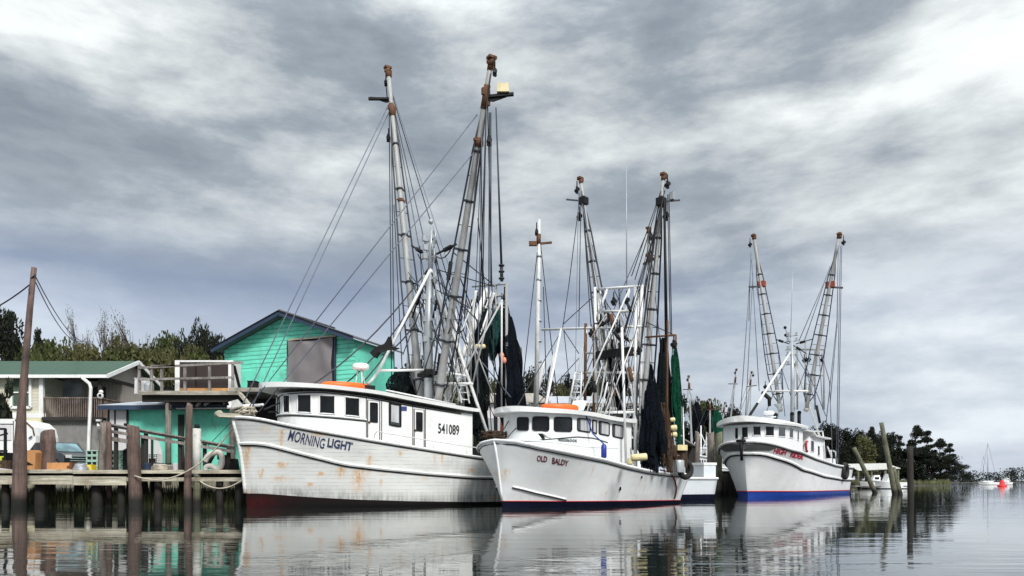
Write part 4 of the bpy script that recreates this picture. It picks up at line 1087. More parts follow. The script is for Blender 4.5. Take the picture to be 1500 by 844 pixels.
# trunk cabin under the windows
tk = House(f2, 744, 1.6, 1.45, 905, [(744, 645), (780, 647), (850, 655), (905, 664)], lambda x: h2.zs(x)-.4, pw=.5)
M_tk = tk.wall('trunk_cabin_wall', M['house2'], B2, .02)
tk.roof('trunk_cabin_top', M['house2'], B2, .06, .02, .0, lambda x: tk.zt(x)+.04, thick=.05, camber=.10)
patch_text(B2, c2, 'NESSNOOK', 817.5, 845, 642.3, 646.8, 643.8, 648.3, M['letter_black'], off=.03, bold=.05, spacing=1.35)
mb = MB(local=True)     # low windshield rail on the foredeck
w0, w1, w2 = f2.onY(754, 634, .2), f2.onY(795, 634, -1.15), f2.onY(806, 642, -1.2)
for p in ((w0, w1), (w1, w2), (w0, w0-V(0, 0, .35))): mb.tube(p, .04, 6)
mb.build('foredeck_rail', M['white'], B2)
mb = MB(local=True); mb.prism([w0-V(0, 0, .04), w1-V(0, 0, .04), w1-V(0, 0, .24)+V(.1, -.05, 0), w0-V(0, 0, .26)], V(.05, .08, 0)); mb.build('foredeck_hatch', M['black'], B2)
# roof vane, float
q = MB(local=True); c = f2.onY(852, 597, -.2); q.prism([c+V(-.25, 0, -.12), c+V(.05, 0, .33), c+V(.42, 0, .33), c+V(.15, 0, -.12)], V(0, .5, 0)); q.build('roof_fairing', M['roofwhite'], B2)
xx = f2.onY(817, 597, 0).x
life_float('life_float', 'orange oblong life float lying on the roof of the smaller white boat with maroon lettering', f2, (xx, -.1, rf2(xx)+.11), .78, .5, .13, -.35, ropes=False)
# gantry
X2 = lambda px, y=-1.45: f2.onY(px, 650, y).x
xg2 = X2(931); 
def g2(px, py, x=None): return f2.onX(px, py, xg2 if x is None else x)
zb2 = h2.zs(xg2)
mat = M['pipewhite']
nearp = V(xg2, -1.45, zb2-.1); 
pipes(B2, 'gantry_post', [(g2(931, 421), V(xg2, -1.45, zb2-.1)), (g2(940, 418), f2.onX(938, 646, xg2+.15)), (g2(872, 421), g2(873, 590))], .085, mat)
fx = xg2-1.1
pipes(B2, 'gantry_leg', [(f2.onX(911, 480, fx), f2.onX(917, 679, fx)), (g2(907, 480), g2(931, 600)), (g2(890, 423), g2(873, 470)), (f2.onX(822, 482, xg2), f2.onX(800, 592, 3.4)), (f2.onX(890, 423, xg2), f2.onX(868, 482, xg2))], .06, mat)
pipes(B2, 'gantry_bar', [(g2(870, 424), g2(942, 419)), (g2(794, 483), g2(942, 478)), (g2(858, 517), g2(935, 517)), (g2(850, 546), g2(937, 546)), (g2(882, 456), g2(930, 456)), (f2.onX(878, 604, fx), g2(931, 604))], .062, mat)
pipes(B2, 'gantry_upright', [(g2(858, 474), f2.onX(857, 590, xg2)), (g2(871, 474), f2.onX(870, 606, xg2))], .075, M['rust'])
pipes(B2, 'brace_pipe', [(g2(895, 480), g2(885, 560)), (g2(897, 480), g2(915, 560)), (g2(884, 520), g2(895, 600)), (g2(925, 500), g2(910, 546)), (g2(900, 478), g2(905, 546)), (g2(860, 482), g2(838, 590)), (f2.onX(890, 560, fx), f2.onX(880, 604, fx)), (g2(876, 430), g2(880, 520)), (g2(935, 430), g2(935, 520))], .04, mat)
mb = MB(local=True); l0, l1 = f2.onX(852, 545, fx-.5), f2.onX(850, 590, fx-.5); k0, k1 = f2.onX(843, 545, fx-.5), f2.onX(834, 590, fx-.5); mb.tube([l0, l1], .04, 6); mb.tube([k0, k1], .05, 6)
for i in range(5): mb.tube([l0.lerp(l1, (i+.3)/5), k0.lerp(k1, (i+.3)/5)], .03, 5)
mb.build('ladder', mat, B2)
for (a, b, y0) in (((899, 600), (850, 262), 1.0), ((938, 646), (972, 256), -1.5)):
    pa = g2(*a, xg2+.15); pb = g2(*b, xg2+.15)
    o = outrigger(B2, pa, pb, .13, .08, 6, .36, (M['pipegrey'], M['steel'], M['rust']), axis=V(math.cos(f2.th), -math.sin(f2.th), 0), bands= [(.90, .06, .5), (.995, .02, .3)])
    s_ = -1 if y0 < 0 else 1; c = pa.lerp(pb, .90)
    wx = V(math.cos(f2.th), -math.sin(f2.th), 0)*(-s_); q = MB(local=True); q.bar(c, c+wx*.85+V(0, 0, .08), .07, .06); q.build('stop_arm', M['steel'], o)
    q = MB(local=True); q.box(c, (.36, .36, .34)); q.build('head_block', M['black'], o)
    block(o, pb+V(0, s_*.2, -.05), .28, size=.17); block(o, c+V(0, s_*.25, -.2), .3, size=.2)
    if s_ < 0:
        q = MB(local=True); q.box(c+wx*.5+V(0, 0, .26), (.22, .2, .34)); q.build('stop_weight', M['galv'], o)
mb = MB(local=True); mb.tube([g2(918, 418), g2(917.5, 243)], [.035, .018], 6); mb.build('whip_antenna', M['galv'], B2)
lines(B2, [(g2(849, 292), g2(833, 420)), (g2(851, 290), g2(848, 482)), (g2(853, 290), g2(866, 482)), (g2(833, 420), g2(824, 482)), (g2(972, 290), g2(976, 640)), (g2(978, 285), g2(982, 492)), (g2(980, 285), g2(984, 492)), (g2(968, 280), g2(925, 405)), (g2(966, 290), g2(930, 410)), (g2(970, 300), g2(946, 480)),
           (g2(947, 472), g2(990, 492)), (g2(825, 475), g2(872, 432)), (g2(826, 484), g2(848, 518)), (g2(822, 486), V(h2.x0+.4, .1, h2.ztop+.05)), (g2(826, 484), g2(838, 598)), (g2(848, 525), V(h2.x0+.6, -.2, h2.ztop+.05)), (g2(900, 425), g2(920, 470)), (g2(880, 430), g2(905, 470)), (g2(920, 425), g2(905, 465))], .022, M['steel'])
lines(B2, [(g2(973, 290), g2(977, 500))], .06, M['black'], 'hoist_rope')
for px_, py_ in ((899, 428), (918, 426), (866, 475), (905, 470), (895, 500), (888, 508), (936, 500), (987, 490), (908, 468), (880, 460)): block(B2, g2(px_, py_), .25, size=.19)
mb = MB(local=True); mb.box(g2(902, 518), (.5, 2.0, .35)); mb.build('net_drum_housing', M['black'], B2)
pipes(B2, 'net_davit', [(g2(946, 494), g2(990, 491)), (g2(990, 491), g2(990, 510)), (g2(978, 470), g2(977, 640))], .045, M['rust'])
rnd = random.Random(11)
for k in range(16):
    p = g2(885+rnd.uniform(-10, 45), 465+rnd.uniform(-10, 30)); q = p+V(rnd.uniform(-.6, .6), rnd.uniform(-.9, .9), -rnd.uniform(.8, 3))
    lines(B2, [(p, q)], .024, M[['steel', 'rope', 'bluecable', 'pipewhite'][k % 4]], 'tackle_rope')
mb = MB(local=True); hp = h2.pt(983, 693, .05); mb.tube([h2.pt(975, 691, .02)+V(0, .3, .08), h2.pt(981, 691, .06)]+[h2.pt(981+p, y, .04) for p, y in ((4, 697), (8, 704), (10, 714), (9.5, 722), (7, 731))], .035, 6); mb.build('red_hose', M['rustred'], B2)
for k in range(20):
    p = [g2(850, 280), g2(971, 280), g2(905, 422), g2(935, 424), g2(868, 482), g2(958, 340)][k % 6]+V(0, rnd.uniform(-.12, .12), 0)
    q = V(xg2+rnd.uniform(-1.8, 2.4), rnd.uniform(-1.5, 1.5), zb2+rnd.uniform(.2, 2.4))
    lines(B2, [(p, q, rnd.choice((0, 0, .25)))], rnd.uniform(.014, .026), M[['steel', 'steel', 'bluecable', 'black'][k % 4]], 'running_line')
for k in range(14):
    c = g2(870+rnd.uniform(0, 60), 500+rnd.uniform(-50, 80), xg2+rnd.uniform(-.6, .8)); mb = MB(local=True); mb.tube([c, c+V(rnd.uniform(-.2, .2), rnd.uniform(-.4, .4), rnd.uniform(.25, .8))], rnd.uniform(.05, .11), 6); mb.build('tackle', M['black'] if k % 3 else M['rust'], B2)
for k in range(12):
    p = [g2(880, 425), g2(925, 422), g2(905, 480), g2(870, 482), g2(935, 480), g2(890, 517)][k % 6]+V(0, rnd.uniform(-.1, .1), 0)
    q = V(xg2+rnd.uniform(-1.5, 1.6), rnd.uniform(-1.4, 1.4), zb2+rnd.uniform(1.0, 3.6)); mb = MB(local=True); mb.tube([p, q], rnd.uniform(.026, .042), 6); mb.build('brace_pipe', M['pipewhite'], B2)
# nets and floats of the small boat
net('fishing_net', 'navy blue net gathered in one tall column on the smaller boat deck', P(950, 520, 34.2), P(957, 692, 33.6), [(0, .08), (.2, .20), (.5, .38), (.8, .50), (1, .56)], M['net_navy'], G_N, seed=13, folds=7)
net('fishing_net', 'long bright green net hanging at the stern davit of the smaller white boat', P(988, 506, 36), P(995, 655, 35.8), [(0, .08), (.15, .18), (.6, .24), (1, .18)], M['net_green'], G_N, seed=15, folds=6)
net('fishing_net', 'black net curtain hanging between the navy blue and the green nets', P(972, 495, 36.2), P(974, 684, 35.6), [(0, .18), (.3, .30), (.7, .38), (1, .40)], M['net_black'], G_N, seed=17, folds=8)
net('fishing_net', 'brown frayed chafing net over the rail at the stern of the smaller white boat', P(972, 590, 34.8), P(981, 692, 34.2), [(0, .15), (.4, .28), (1, .38)], M['net_brown'], G_N, seed=19, folds=9, rag=.3)
net('fishing_net', 'dark net bundle bunched under the black drum of the white pipe gantry', P(902, 520, 35.6), P(905, 600, 35.6), [(0, .3), (.5, .5), (1, .4)], M['net_black'], G_N, seed=21)
def foam_float(label, c, l, r, th, mat='yellowf'):
    mb = MB(); c = Vector(c); a = V(math.cos(th), 0, math.sin(th))
    mb.tube([c+a*(l*t) for t in (-.5, -.45, -.2, .2, .45, .5)], [r*.75, r*.97, r, r, r*.97, r*.75], 12)
    return mb.build('foam_float', M[mat], None, label, 'foam float', 'cream foam floats hung on the boats')
foam_float('large cream cylinder float hanging by the white gantry post', P(936, 670, 30.4), .66, .15, .08)
foam_float('yellow float standing on the deck behind the white gantry post', P(923, 676, 31.3), .3, .12, 1.4)
for (px_, py_, r_), lb in zip(((985, 615, .10), (986, 627, .14), (986.5, 637, .13)), ('small topmost cream float in the string beside the green net', 'middle cream float in the string beside the green net', 'lowest cream float in the string beside the green net')):
    foam_float(lb, P(px_, py_, 34.6), r_*2.4, r_, .1)
bk = thing('crab_basket', 'rusty wire basket with pale lids at the stern of the smaller white boat', 'basket', P(997, 688, 35.4), 0)
mb = MB(); mb.box(P(997, 669, 35.4), (.55, .5, 1.0)); mb.build('basket_body', M['net_brown'], bk)
mb = MB(); mb.box(P(997, 656, 35.2), (.5, .45, .26), rot=rotz(.2)); mb.build('lid', M['yellowf'], bk)
cs = thing('plastic_drum', 'grey plastic drum beside the black tyre at the stern of the smaller white boat', 'drum', P(993, 692, 34.9), 0)
mb = MB(); mb.lathe(P(993, 692, 34.9), [(.28, 0), (.3, .1), (.3, .5), (.27, .58), (0, .58)], 14); mb.build('drum_body', M['galv'], cs)
tyre('tyre_fender', 'black tyre fender on the stern corner of the smaller white boat', P(1004, 688, 35.4), (.5, -.8, 0), .36, .14)
mb = MB(); c = P(884.5, 661, 31.2); mb.tube([c+V(0, 0, .30), c+V(0, 0, .22), c-V(0, 0, .25), c-V(0, 0, .32)], [.06, .12, .12, .06], 10); mb.tube([c+V(0, 0, .3), P(868, 635, 31.4), P(857, 605, 31.6)], .03, 5); mb.build('boat_fender', paint('royal_blue_fender', (.01, .03, .30), .4), None, 'blue cylinder fender hung on a line from the wheelhouse roof', 'fender')
mb = MB()
for k in range(9): c = P(716+(k % 3)*8, 640-(k//3)*3, 30.3+.2*(k % 3)); mb.tube([c+V(.3*math.cos(a*.7), .25*math.sin(a*.7), .05*math.sin(a*2+k)) for a in range(10)], .055, 6)
mb.build('rope_heap', M['net_brown'], None, 'brown heap of rope and chain piled on the bow of the smaller white boat', 'rope heap')

# ================================================================ the white trawler with the blue waterline on the right
f3 = Fr(xat(1096, 50), 50, R(54))
h3 = Hull(f3, 20, 2.75, 3.8, 2, .52, 2.45, 6.5, 1.8, .9, taper=.06,
          stem=[(1086, 646), (1088, 657), (1091, 670), (1094, 716), (1096, 728)],
          sheer=[(1115, 647), (1153, 658), (1192, 671), (1222, 681), (1240, 684)],
          boot=[(1097, 720.3), (1150, 720.5), (1200, 719.8), (1245, 718.5)],
          guard=[(1096, 664), (1119, 669.5), (1170, 687), (1205, 697), (1234, 702)], flare=1.35)
B3 = thing('fishing_trawler', 'white trawler with a royal blue waterline and crimson bow lettering, moored farthest right', 'fishing boat', None, fr=f3, group='shrimp trawlers moored in the river')
M['hull3'] = hullmat('smooth_white_hull', (.78, .79, .80))
h3.mesh('hull', [M['hull3'], M['boot_blue'], M['deck']], B3, nu=130, n1=12, n2=8, rustfn=lambda x, z, sd: .55*max(0, noise.noise(Vector((x*3, z*.6, 4)))-.42), grimefn=lambda x, z, a, b: .10*max(0, noise.noise(Vector((x, z, 2))))+.14*sstep(.5, 0, z-a)+.14*sstep(8, 16, x)*sstep(b, b-1.5, z))
mb = MB(local=True); mb.tube(h3.loop(h3.zs, .03), .075, 6, smooth=False); mb.build('cap_rail', M['roofwhite'], B3)
mb = MB(local=True); mb.tube(h3.loop(lambda x: h3.zs(x)-.14, .02), .04, 5); mb.build('trim_line', M['black'], B3)
mb = MB(local=True); mb.tube(h3.loop(h3.zg, .03), .09, 6, smooth=False); mb.build('rub_rail', M['roofwhite'], B3)
mb = MB(local=True); mb.tube(h3.loop(lambda x: h3.zg(x)-.13, .02), .05, 5); mb.build('trim_line', M['black'], B3)
mb = MB(local=True); mb.tube(h3.loop(lambda x: h3.zb(x)+.02, .01), .035, 5); mb.build('red_line', M['redline'], B3)
# grey anchor panels either side of the stem
mb = MB(local=True)
for sd in (-1, 1):
    mb.grid(lambda u, v: h3.S(h3.x0+.05+u*(1.0+.25*v), lerp(h3.zg(h3.x0+.2)+.16, h3.zs(h3.x0+u)-.2, v), sd, .07), 12, 4)
mb.build('bow_panel', paint('dark_grey_panel', (.10, .10, .10), .6, .2), B3)
mb = MB(local=True); c = V(h3.x0-.05, 0, h3.ztop-.4); mb.tube([c+V(-.1, 0, .5), c+V(.05, 0, -.9)], .10, 8); mb.tube([c+V(-.1, -.3, .4), c+V(-.1, .3, .4)], .09, 8); mb.tube([c+V(.3, 0, -.1), c+V(.3, 0, .7)], .07, 8); mb.build('anchor_roller', M['black'], B3)
hull_text(B3, h3, 'HIGH', (1134, 655.8), (1132.5, 664), (1153.5, 659.4), (1152, 667.6), M['letter_crimson'], off=.03, bold=.04, shear=.25)
hull_text(B3, h3, 'RIDER', (1158.5, 661.4), (1157, 669.6), (1177.5, 666), (1176, 673.8), M['letter_crimson'], off=.03, bold=.04, shear=.25)
far_text(B3, h3, 'HIGH RIDER', 1.35, 3.4, -.95, -.55, M['letter_crimson'], bold=.03)
c3 = House(f3, 1073.5, 1.7, 1.85, 1176, [(1074, 626), (1090, 623.5), (1110, 622.5), (1135, 623), (1160, 625.5), (1176, 628.5)], lambda x: h3.zs(x)-.10, pw=.45)
M['house3'] = paint('bright_white_house_paint', (.80, .81, .82), .4, .06, .8)
c3.wall('wheelhouse_wall', M['house3'], B3)
for a in ((1076.5, 1082, 627, 643.5, 626.5, 643.5), (1086.5, 1096, 625.5, 642, 625.2, 641), (1103, 1114.5, 624.5, 638, 624.2, 638), (1121, 1133.5, 624.3, 638.5, 624.6, 639), (1139.5, 1150, 625, 639.5, 626, 640.3), (1155.5, 1161.5, 627, 641, 628, 642.5), (1167, 1170, 630, 644, 631, 646)):
    c3.window(B3, *a, M['white'], M['glass'], fr=.035, both=False)
zr3 = interp(c3.heights([(1120, 619.5), (1135, 619), (1160, 621.5), (1176, 624)]))
rf3 = smoothed(zr3, .5)
c3.roof('roof', M['roofwhite'], B3, .75, .38, .1, rf3, thick=.16, camber=.46)
a3 = House(f3, 1150, .3, 1.75, 1208, [(1150, 630), (1174, 634), (1190, 640), (1208, 648)], lambda x: h3.zs(x)-.7, pw=.3)
a3.xf = c3.xe-.3
a3.wall('aft_house_wall', M['house3'], B3)
for a in ((1187, 1192, 645, 661, 646.5, 662.5), (1197, 1200.5, 653, 667, 654, 668)): a3.window(B3, *a, M['white'], M['glass'], fr=.03)
a3.window(B3, 1172.3, 1175.5, 643, 657, 644, 659, M['white'], M['glass'], fr=.03, name='door')
a3.roof('aft_roof', M['roofwhite'], B3, .1, .35, .9, lambda x: a3.zt(x)+.12, thick=.12, camber=.08, frlen=.3)
t = thing('life_ring', 'dark red life ring hung on the side wall of the trawler with crimson lettering', 'life ring', f3.W(a3.W3(a3.at_px(1181)[0], 0)+V(0, 0, zat(654, a3.Wd(a3.at_px(1181)[0])))), f3.th)
mb = MB(local=True); mb.tube([(.30*math.cos(a*math.pi/10), -.07, .36*math.sin(a*math.pi/10)) for a in range(20)], .085, 8, closed=True); mb.build('ring', M['letter_crimson'], t)
mb = MB(local=True)
for a in (.8, 2.35, 3.9, 5.5): mb.ball((.30*math.cos(a), -.07, .36*math.sin(a)), .10, n=8, sq=(.7, 1, .7))
mb.build('band', M['white'], t)
pipes(B3, 'stern_frame', [(f3.onY(1205, 632, -1.7), f3.onY(1209, 672, -1.9)), (f3.onY(1212, 654, -1.6), f3.onY(1221, 677, -2.0)), (f3.onY(1174, 632, -1.6), f3.onY(1205, 632, -1.7)), (f3.onY(1217, 660, -2), f3.onY(1224, 662, -2)), (f3.onY(1224, 662, -2), f3.onY(1226, 680, -2)), (f3.onY(1217, 660, -2), f3.onY(1219, 678, -2))], .06, M['pipewhite'])
mb = MB(local=True); xs_ = 13.6
mb.box(V(14.9, -.1, h3.zs(14.9)+.30), (2.0, 4.0, .62), taper=.03); mb.build('stern_bulwark', M['house3'], B3)
mast3x = f3.onY(1161, 600, 0).x
def g3(px, py, x=None): return f3.onX(px, py, mast3x if x is None else x)
mb = MB(local=True); mb.tube([V(mast3x, 0, h3.zs(mast3x)-.5), g3(1161, 560), g3(1160, 495)], [.2, .16, .10], 8); ms3 = mb.build('mast', M['galv'], B3)
for y_ in (492, 500, 512, 520, 534): q = MB(local=True); c = g3(1160, y_); q.tube([c-V(0, .5, 0), c+V(0, .5, 0)], .035, 5); q.box(c+V(0, .3, .15), (.18, .18, .28)); q.box(c+V(0, -.35, .12), (.14, .14, .24)); q.build('cross_arm', M['galv'], ms3)
for px_, py_ in ((1150, 480), (1151, 491)): q = MB(local=True); q.ball(g3(px_, py_), .13); q.tube([g3(px_, py_), g3(1157, 503)], .02, 4); q.build('mast_lamp', M['black'], ms3)
la3 = g3(1158, 516)
pipes(B3, 'frame_leg', [(la3, f3.onX(1098, 609, 4.5)), (la3, V(mast3x+1.2, -1.8, h3.zs(mast3x)+2.0)), (g3(1121, 573), g3(1184, 573))], .085, M['pipewhite'])
mb = MB(local=True); e0 = f3.onX(1098, 609, 4.5); mb.tube([e0, e0.lerp(la3, .18)], .10, 8); mb.build('leg_sleeve', M['black'], B3)
mb = MB(local=True); mb.tube([g3(1196, 594), g3(1201, 620)], .10, 8); mb.build('leg_sleeve', M['black'], B3)
for a, b, s_ in (((1143, 600), (1104, 346), 1), ((1181, 600), (1229.5, 344), -1)):
    pa = g3(*a, mast3x+.3); pb = g3(*b, mast3x+.3)
    o = outrigger(B3, pa, pb, .16, .13, 7, .58, (M['pipegrey'], M['steel'], M['rust']), axis=V(math.cos(f3.th), -math.sin(f3.th), 0), bands= [(.995, .03, .5)])
    c = pa.lerp(pb, .72); q = MB(local=True); q.box(c+V(.1, 0, 0), (.45, .62, .46)); q.build('rusty_box', M['rustred'], o)
    wx = V(math.cos(f3.th), -math.sin(f3.th), 0)*(-s_); q = MB(local=True); q.bar(c+V(0, 0, -.2), c+wx*1.0+V(0, 0, -.25), .12, .12); q.build('stop_arm', M['steel'], o)
    block(o, pb+V(0, s_*.3, -.1), .35, size=.2)
lines(B3, [(g3(1100, 370), g3(1097, 470)), (g3(1101, 380), g3(1112, 573)), (g3(1099, 400), g3(1085, 600)), (g3(1103, 400), g3(1092, 610)), (g3(1108, 420), g3(1128, 545)), (g3(1228, 360), g3(1226, 480)), (g3(1231, 360), V(14.6, -2.4, h3.zs(14.6))), (g3(1233, 360), V(15.2, -2.4, h3.zs(15))), (g3(1226, 480), g3(1216, 590)), (g3(1226, 470), g3(1210, 620)),
           (g3(1213, 400), g3(1170, 500)), (g3(1216, 390), g3(1178, 500)), (g3(1215, 560), V(13.4, -2.4, h3.zs(13.4))), (g3(1204, 520), g3(1216, 562)), (g3(1145, 540), g3(1165, 600)), (g3(1188, 520), g3(1165, 580)), (g3(1180, 540), g3(1200, 612)), (g3(1140, 520), g3(1150, 610)), (g3(1170, 510), g3(1210, 610)), (g3(1155, 520), g3(1120, 610)), (g3(1165, 520), g3(1190, 560)), (g3(1200, 515), g3(1205, 600))], .032, M['bluecable'])
for p, q in ((g3(1136, 497), g3(1156, 504)), (g3(1166, 504), g3(1190, 497)), (g3(1162, 506), g3(1181, 518))): mb = MB(local=True); mb.tube([p, q], .04, 5); mb.tube([p.lerp(q, .25), p.lerp(q, .55)], .11, 6); mb.build('turnbuckle', M['black'], B3)
xg3 = mast3x+2.6
pipes(B3, 'gantry_pipe', [(f3.onX(1166, 512, xg3), f3.onX(1207, 512, xg3)), (f3.onX(1207, 512, xg3), f3.onX(1207, 600, xg3)), (f3.onX(1168, 512, xg3), f3.onX(1168, 600, xg3)), (f3.onX(1180, 500, xg3), f3.onX(1180, 590, xg3)), (f3.onX(1194, 512, xg3), f3.onX(1194, 600, xg3)), (f3.onX(1180, 550, xg3), f3.onX(1207, 550, xg3))], .07, M['pipegrey'])
for px_, py_ in ((1178, 519), (1185, 518), (1204, 518), (1121, 558), (1181, 518)): block(B3, f3.onX(px_, py_, xg3), .3, size=.2)
for (px_, py_, hh) in ((1160, 608, 1.1), (1170.5, 606, 1.35), (1136, 610, .7)):
    q = MB(local=True); c = f3.onY(px_, 618, -.2); c.z = rf3(c.x)+.1; q.tube([c, c+V(0, 0, hh)], .14, 10); q.tube([c+V(0, 0, hh), c+V(.1, 0, hh+.12)], .16, 10); q.build('exhaust_stack', M['black'], B3)
q = MB(local=True); q.tube([g3(1127, 595), g3(1127, 584), g3(1118, 576), g3(1116, 575)], [.13, .17, .17, .12], 8); q.build('exhaust_elbow', M['black'], B3)
rx = f3.onY(1126, 612, 0).x; rz3 = rf3(rx)+.25
q = MB(local=True); q.tube([V(rx, 0, rz3), V(rx, 0, rz3+.55)], .06, 6); q.lathe(V(rx, 0, rz3+.55), [(0, 0), (.35, .02), (.4, .12), (.4, .2), (.3, .28), (0, .3)], 14); q.box(V(rx, 0, rz3+.4), (.12, 1.0, .08)); q.build('radar_dome', M['roofwhite'], B3)
q = MB(local=True); c = V(rx+1.4, -.3, rf3(rx)+.4); q.lathe(c, [(.02, 0), (.03, .9), (.32, 1.25), (.33, 1.28), (0, 1.1)], 12); q.build('funnel_light', M['galv'], B3)
mb = MB(local=True); mb.tube([g3(1158, 495), g3(1162, 378)], [.03, .012], 5); mb.build('whip_antenna', M['galv'], B3)
mb = MB(local=True); xw = mast3x+1.8; mb.box(V(xw, 0, h3.zs(xw)+1.9), (1.8, 2.6, .5)); mb.tube([V(xw, -1.2, h3.zs(xw)+2.3), V(xw, 1.2, h3.zs(xw)+2.3)], .45, 12); mb.build('winch', M['black'], B3)
tyre('tyre_fender', 'black tyre fender hung near the stern of the trawler with the blue waterline', f3.W(h3.pt(1238, 690, .15)), (.77, -.64, 0), .55, .19)
# ================================================================ dock, sheds and house on the left bank
M['green'] = siding('mint_lap_siding', (.16, .72, .53), .24, .22, 2, (.16, .28, .22), .8, .85)
M['greenflat'] = paint('mint_flat_wall', (.16, .70, .52), .65, .18, 1.2, (.13, .26, .21), .6, (1, 1, .5))
M['greenboard'] = siding('mint_vertical_boards', (.16, .70, .52), .32, .18, 0, (.05, .22, .17), .4, .35)
M['shingle'] = siding('grey_shingles', (.10, .105, .115), .30, .3, 1, (.07, .07, .07), .4, .4)
M['bluetrim'] = paint('slate_blue_trim', (.022, .042, .085), .6, .3, 2)
M['tarp'] = paint('grey_brown_tarp', (.19, .175, .18), .8, .12, 1.2, None, 0, (1, 1, .4))
M['metalroof'] = paint('pale_metal_roof', (.42, .45, .50), .45, .25, 1.5, (.20, .17, .13), .4)
M['greenroof'] = siding('green_metal_roof', (.035, .085, .055), .45, .2, 0, None, .4, .5)
M['beige'] = siding('beige_lap_siding', (.55, .53, .43), .20, .08, 2, None, .5, .3)
M['greige'] = siding('taupe_board_siding', (.30, .27, .24), .25, .15, 0, None, .4, .4)
M['cream'] = paint('cream_wall', (.66, .63, .42), .7, .12, 1)
M['concrete'] = paint('stained_concrete_wall', (.24, .235, .225), .9, .35, 1.2, (.10, .10, .095), .6, (1, 1, .6), bump=.2)
M['greendrape'] = paint('green_drape', (.06, .10, .07), .9, .4, 3, None, 0, (5, 5, .3))
M['panelwhite'] = paint('chalky_white_panel', (.62, .61, .62), .6, .12, 1.2, (.4, .36, .30), .3)
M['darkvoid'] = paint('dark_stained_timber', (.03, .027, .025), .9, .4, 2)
# ---- dock
DD = 31.0
zD = zat(690, DD)
dock = thing('dock', 'low weathered timber dock with a pale edge board along the left bank', 'dock', (xat(150, 32.5), 32.5, 0))
x0, x1 = xat(-90, DD), xat(366, DD)
mb = MB(); n = 46
for i in range(n):
    a = lerp(x0, x1, i/n); mb.box((a+(x1-x0)/n/2, 32.75, zD-.04+random.uniform(-.012, .012)), ((x1-x0)/n-.02, 3.6+random.uniform(-.1, .1), .07))
mb.build('deck_boards', M['woodgrey'], dock)
xs = [x0, xat(-8, DD), xat(110, DD), xat(188, DD), xat(262, DD), x1]
for i, (a, b) in enumerate(zip(xs, xs[1:])):
    mb = MB(); dz = random.uniform(-.03, .03); h_ = .36 if i < 3 else .16
    mb.box(((a+b)/2, DD-.12, zat(704 if i < 3 else 702, DD)+dz), (b-a-.02, .07, h_)); mb.build('edge_board', M['woodpale'], dock)
    mb = MB(); mb.box(((a+b)/2, DD-.10, zD-.03+dz*.6), (b-a-.01, .16, .15)); mb.build('top_board', M['woodpale'], dock)
for px_ in (8, 60, 143, 178, 232, 322, 350):
    for D_ in (31.4, 34.2):
        mb = MB(); x = xat(px_, 31.4); mb.tube([(x+random.uniform(-.05, .05), D_, -1), (x, D_, zD-.08)], .22 if px_ in (60, 143) else .15, 9); mb.build('support_post', M['pileblack'], dock)
for y_ in (31.5, 34.2): mb = MB(); mb.box(((x0+x1)/2, y_, zD-.2), (x1-x0, .12, .22)); mb.build('joist', M['darkvoid'], dock)
def piling(px0, px1, ytop, D, mat, label, lean=0., zb=-1., topmat=None, group='tall dock pilings', seed=0, name='mooring_piling'):
    x = xat((px0+px1)/2, D); r = (px1-px0)/2/F*D; zt = zat(ytop, D); rnd = random.Random(px0)
    mb = MB(); K = 9; pts = []; rs = []
    for i in range(K+1):
        t = i/K; pts.append((x+lean*(t-.6)+rnd.uniform(-.02, .02), D+rnd.uniform(-.02, .02), lerp(zb, zt, t))); rs.append(r*(1.06-.12*t)*rnd.uniform(.95, 1.05))
    mb.tube(pts, rs, 10); c_ = pts[-1]; sl_ = rnd.uniform(-.35, .35)
    for v in mb.v[-10:]: v.z += (v.x-c_[0])*sl_+rnd.uniform(-.05, .03); v.x = c_[0]+(v.x-c_[0])*rnd.uniform(.8, 1.0)
    return mb.build(name, mat, None, label, 'piling', group)
piling(59, 80, 632, 33.6, M['pile'], 'dark stubby dock piling just right of the utility pole, standing before the parked black car', .05)
piling(144, 155, 619, 32.2, M['pilegrey'], 'grey dock piling at the upper end of the gangway, left of a close pair', .25)
piling(156, 164, 618, 32.0, M['pile'], 'thin brown dock piling at the upper end of the gangway, right of a close pair', -.02)
piling(188, 206, 624, 30.6, M['pile'], 'thick brown piling in front of the dock edge before the pale door panels', -.12)
piling(206, 216, 638, 32.6, M['pileblack'], 'black square-cut piling close behind the thick brown piling')
piling(271, 281, 595, 30.6, M['pile'], 'tallest reddish brown piling at the dock edge before the green wall', .06)
wp = piling(283, 294, 628, 31.0, M['pilegreen'], 'short white painted piling with a black cap right of the tallest reddish piling')
mb = MB(); c = P(288.5, 628, 31); mb.tube([c, c+V(0, 0, .18)], .11, 8); mb.build('pile_cap', M['black'], wp)
mb = MB(); mb.tube([P(288.5, 690, 31)-V(0, 0, .2), c], .168, 10); mb.build('white_sleeve', paint('flaking_white_paint', (.62, .62, .58), .7, .3, 3, (.2, .19, .14), .8), wp)
piling(262, 270, 650, 33.5, M['pileblack'], 'short black post behind the tallest reddish piling')
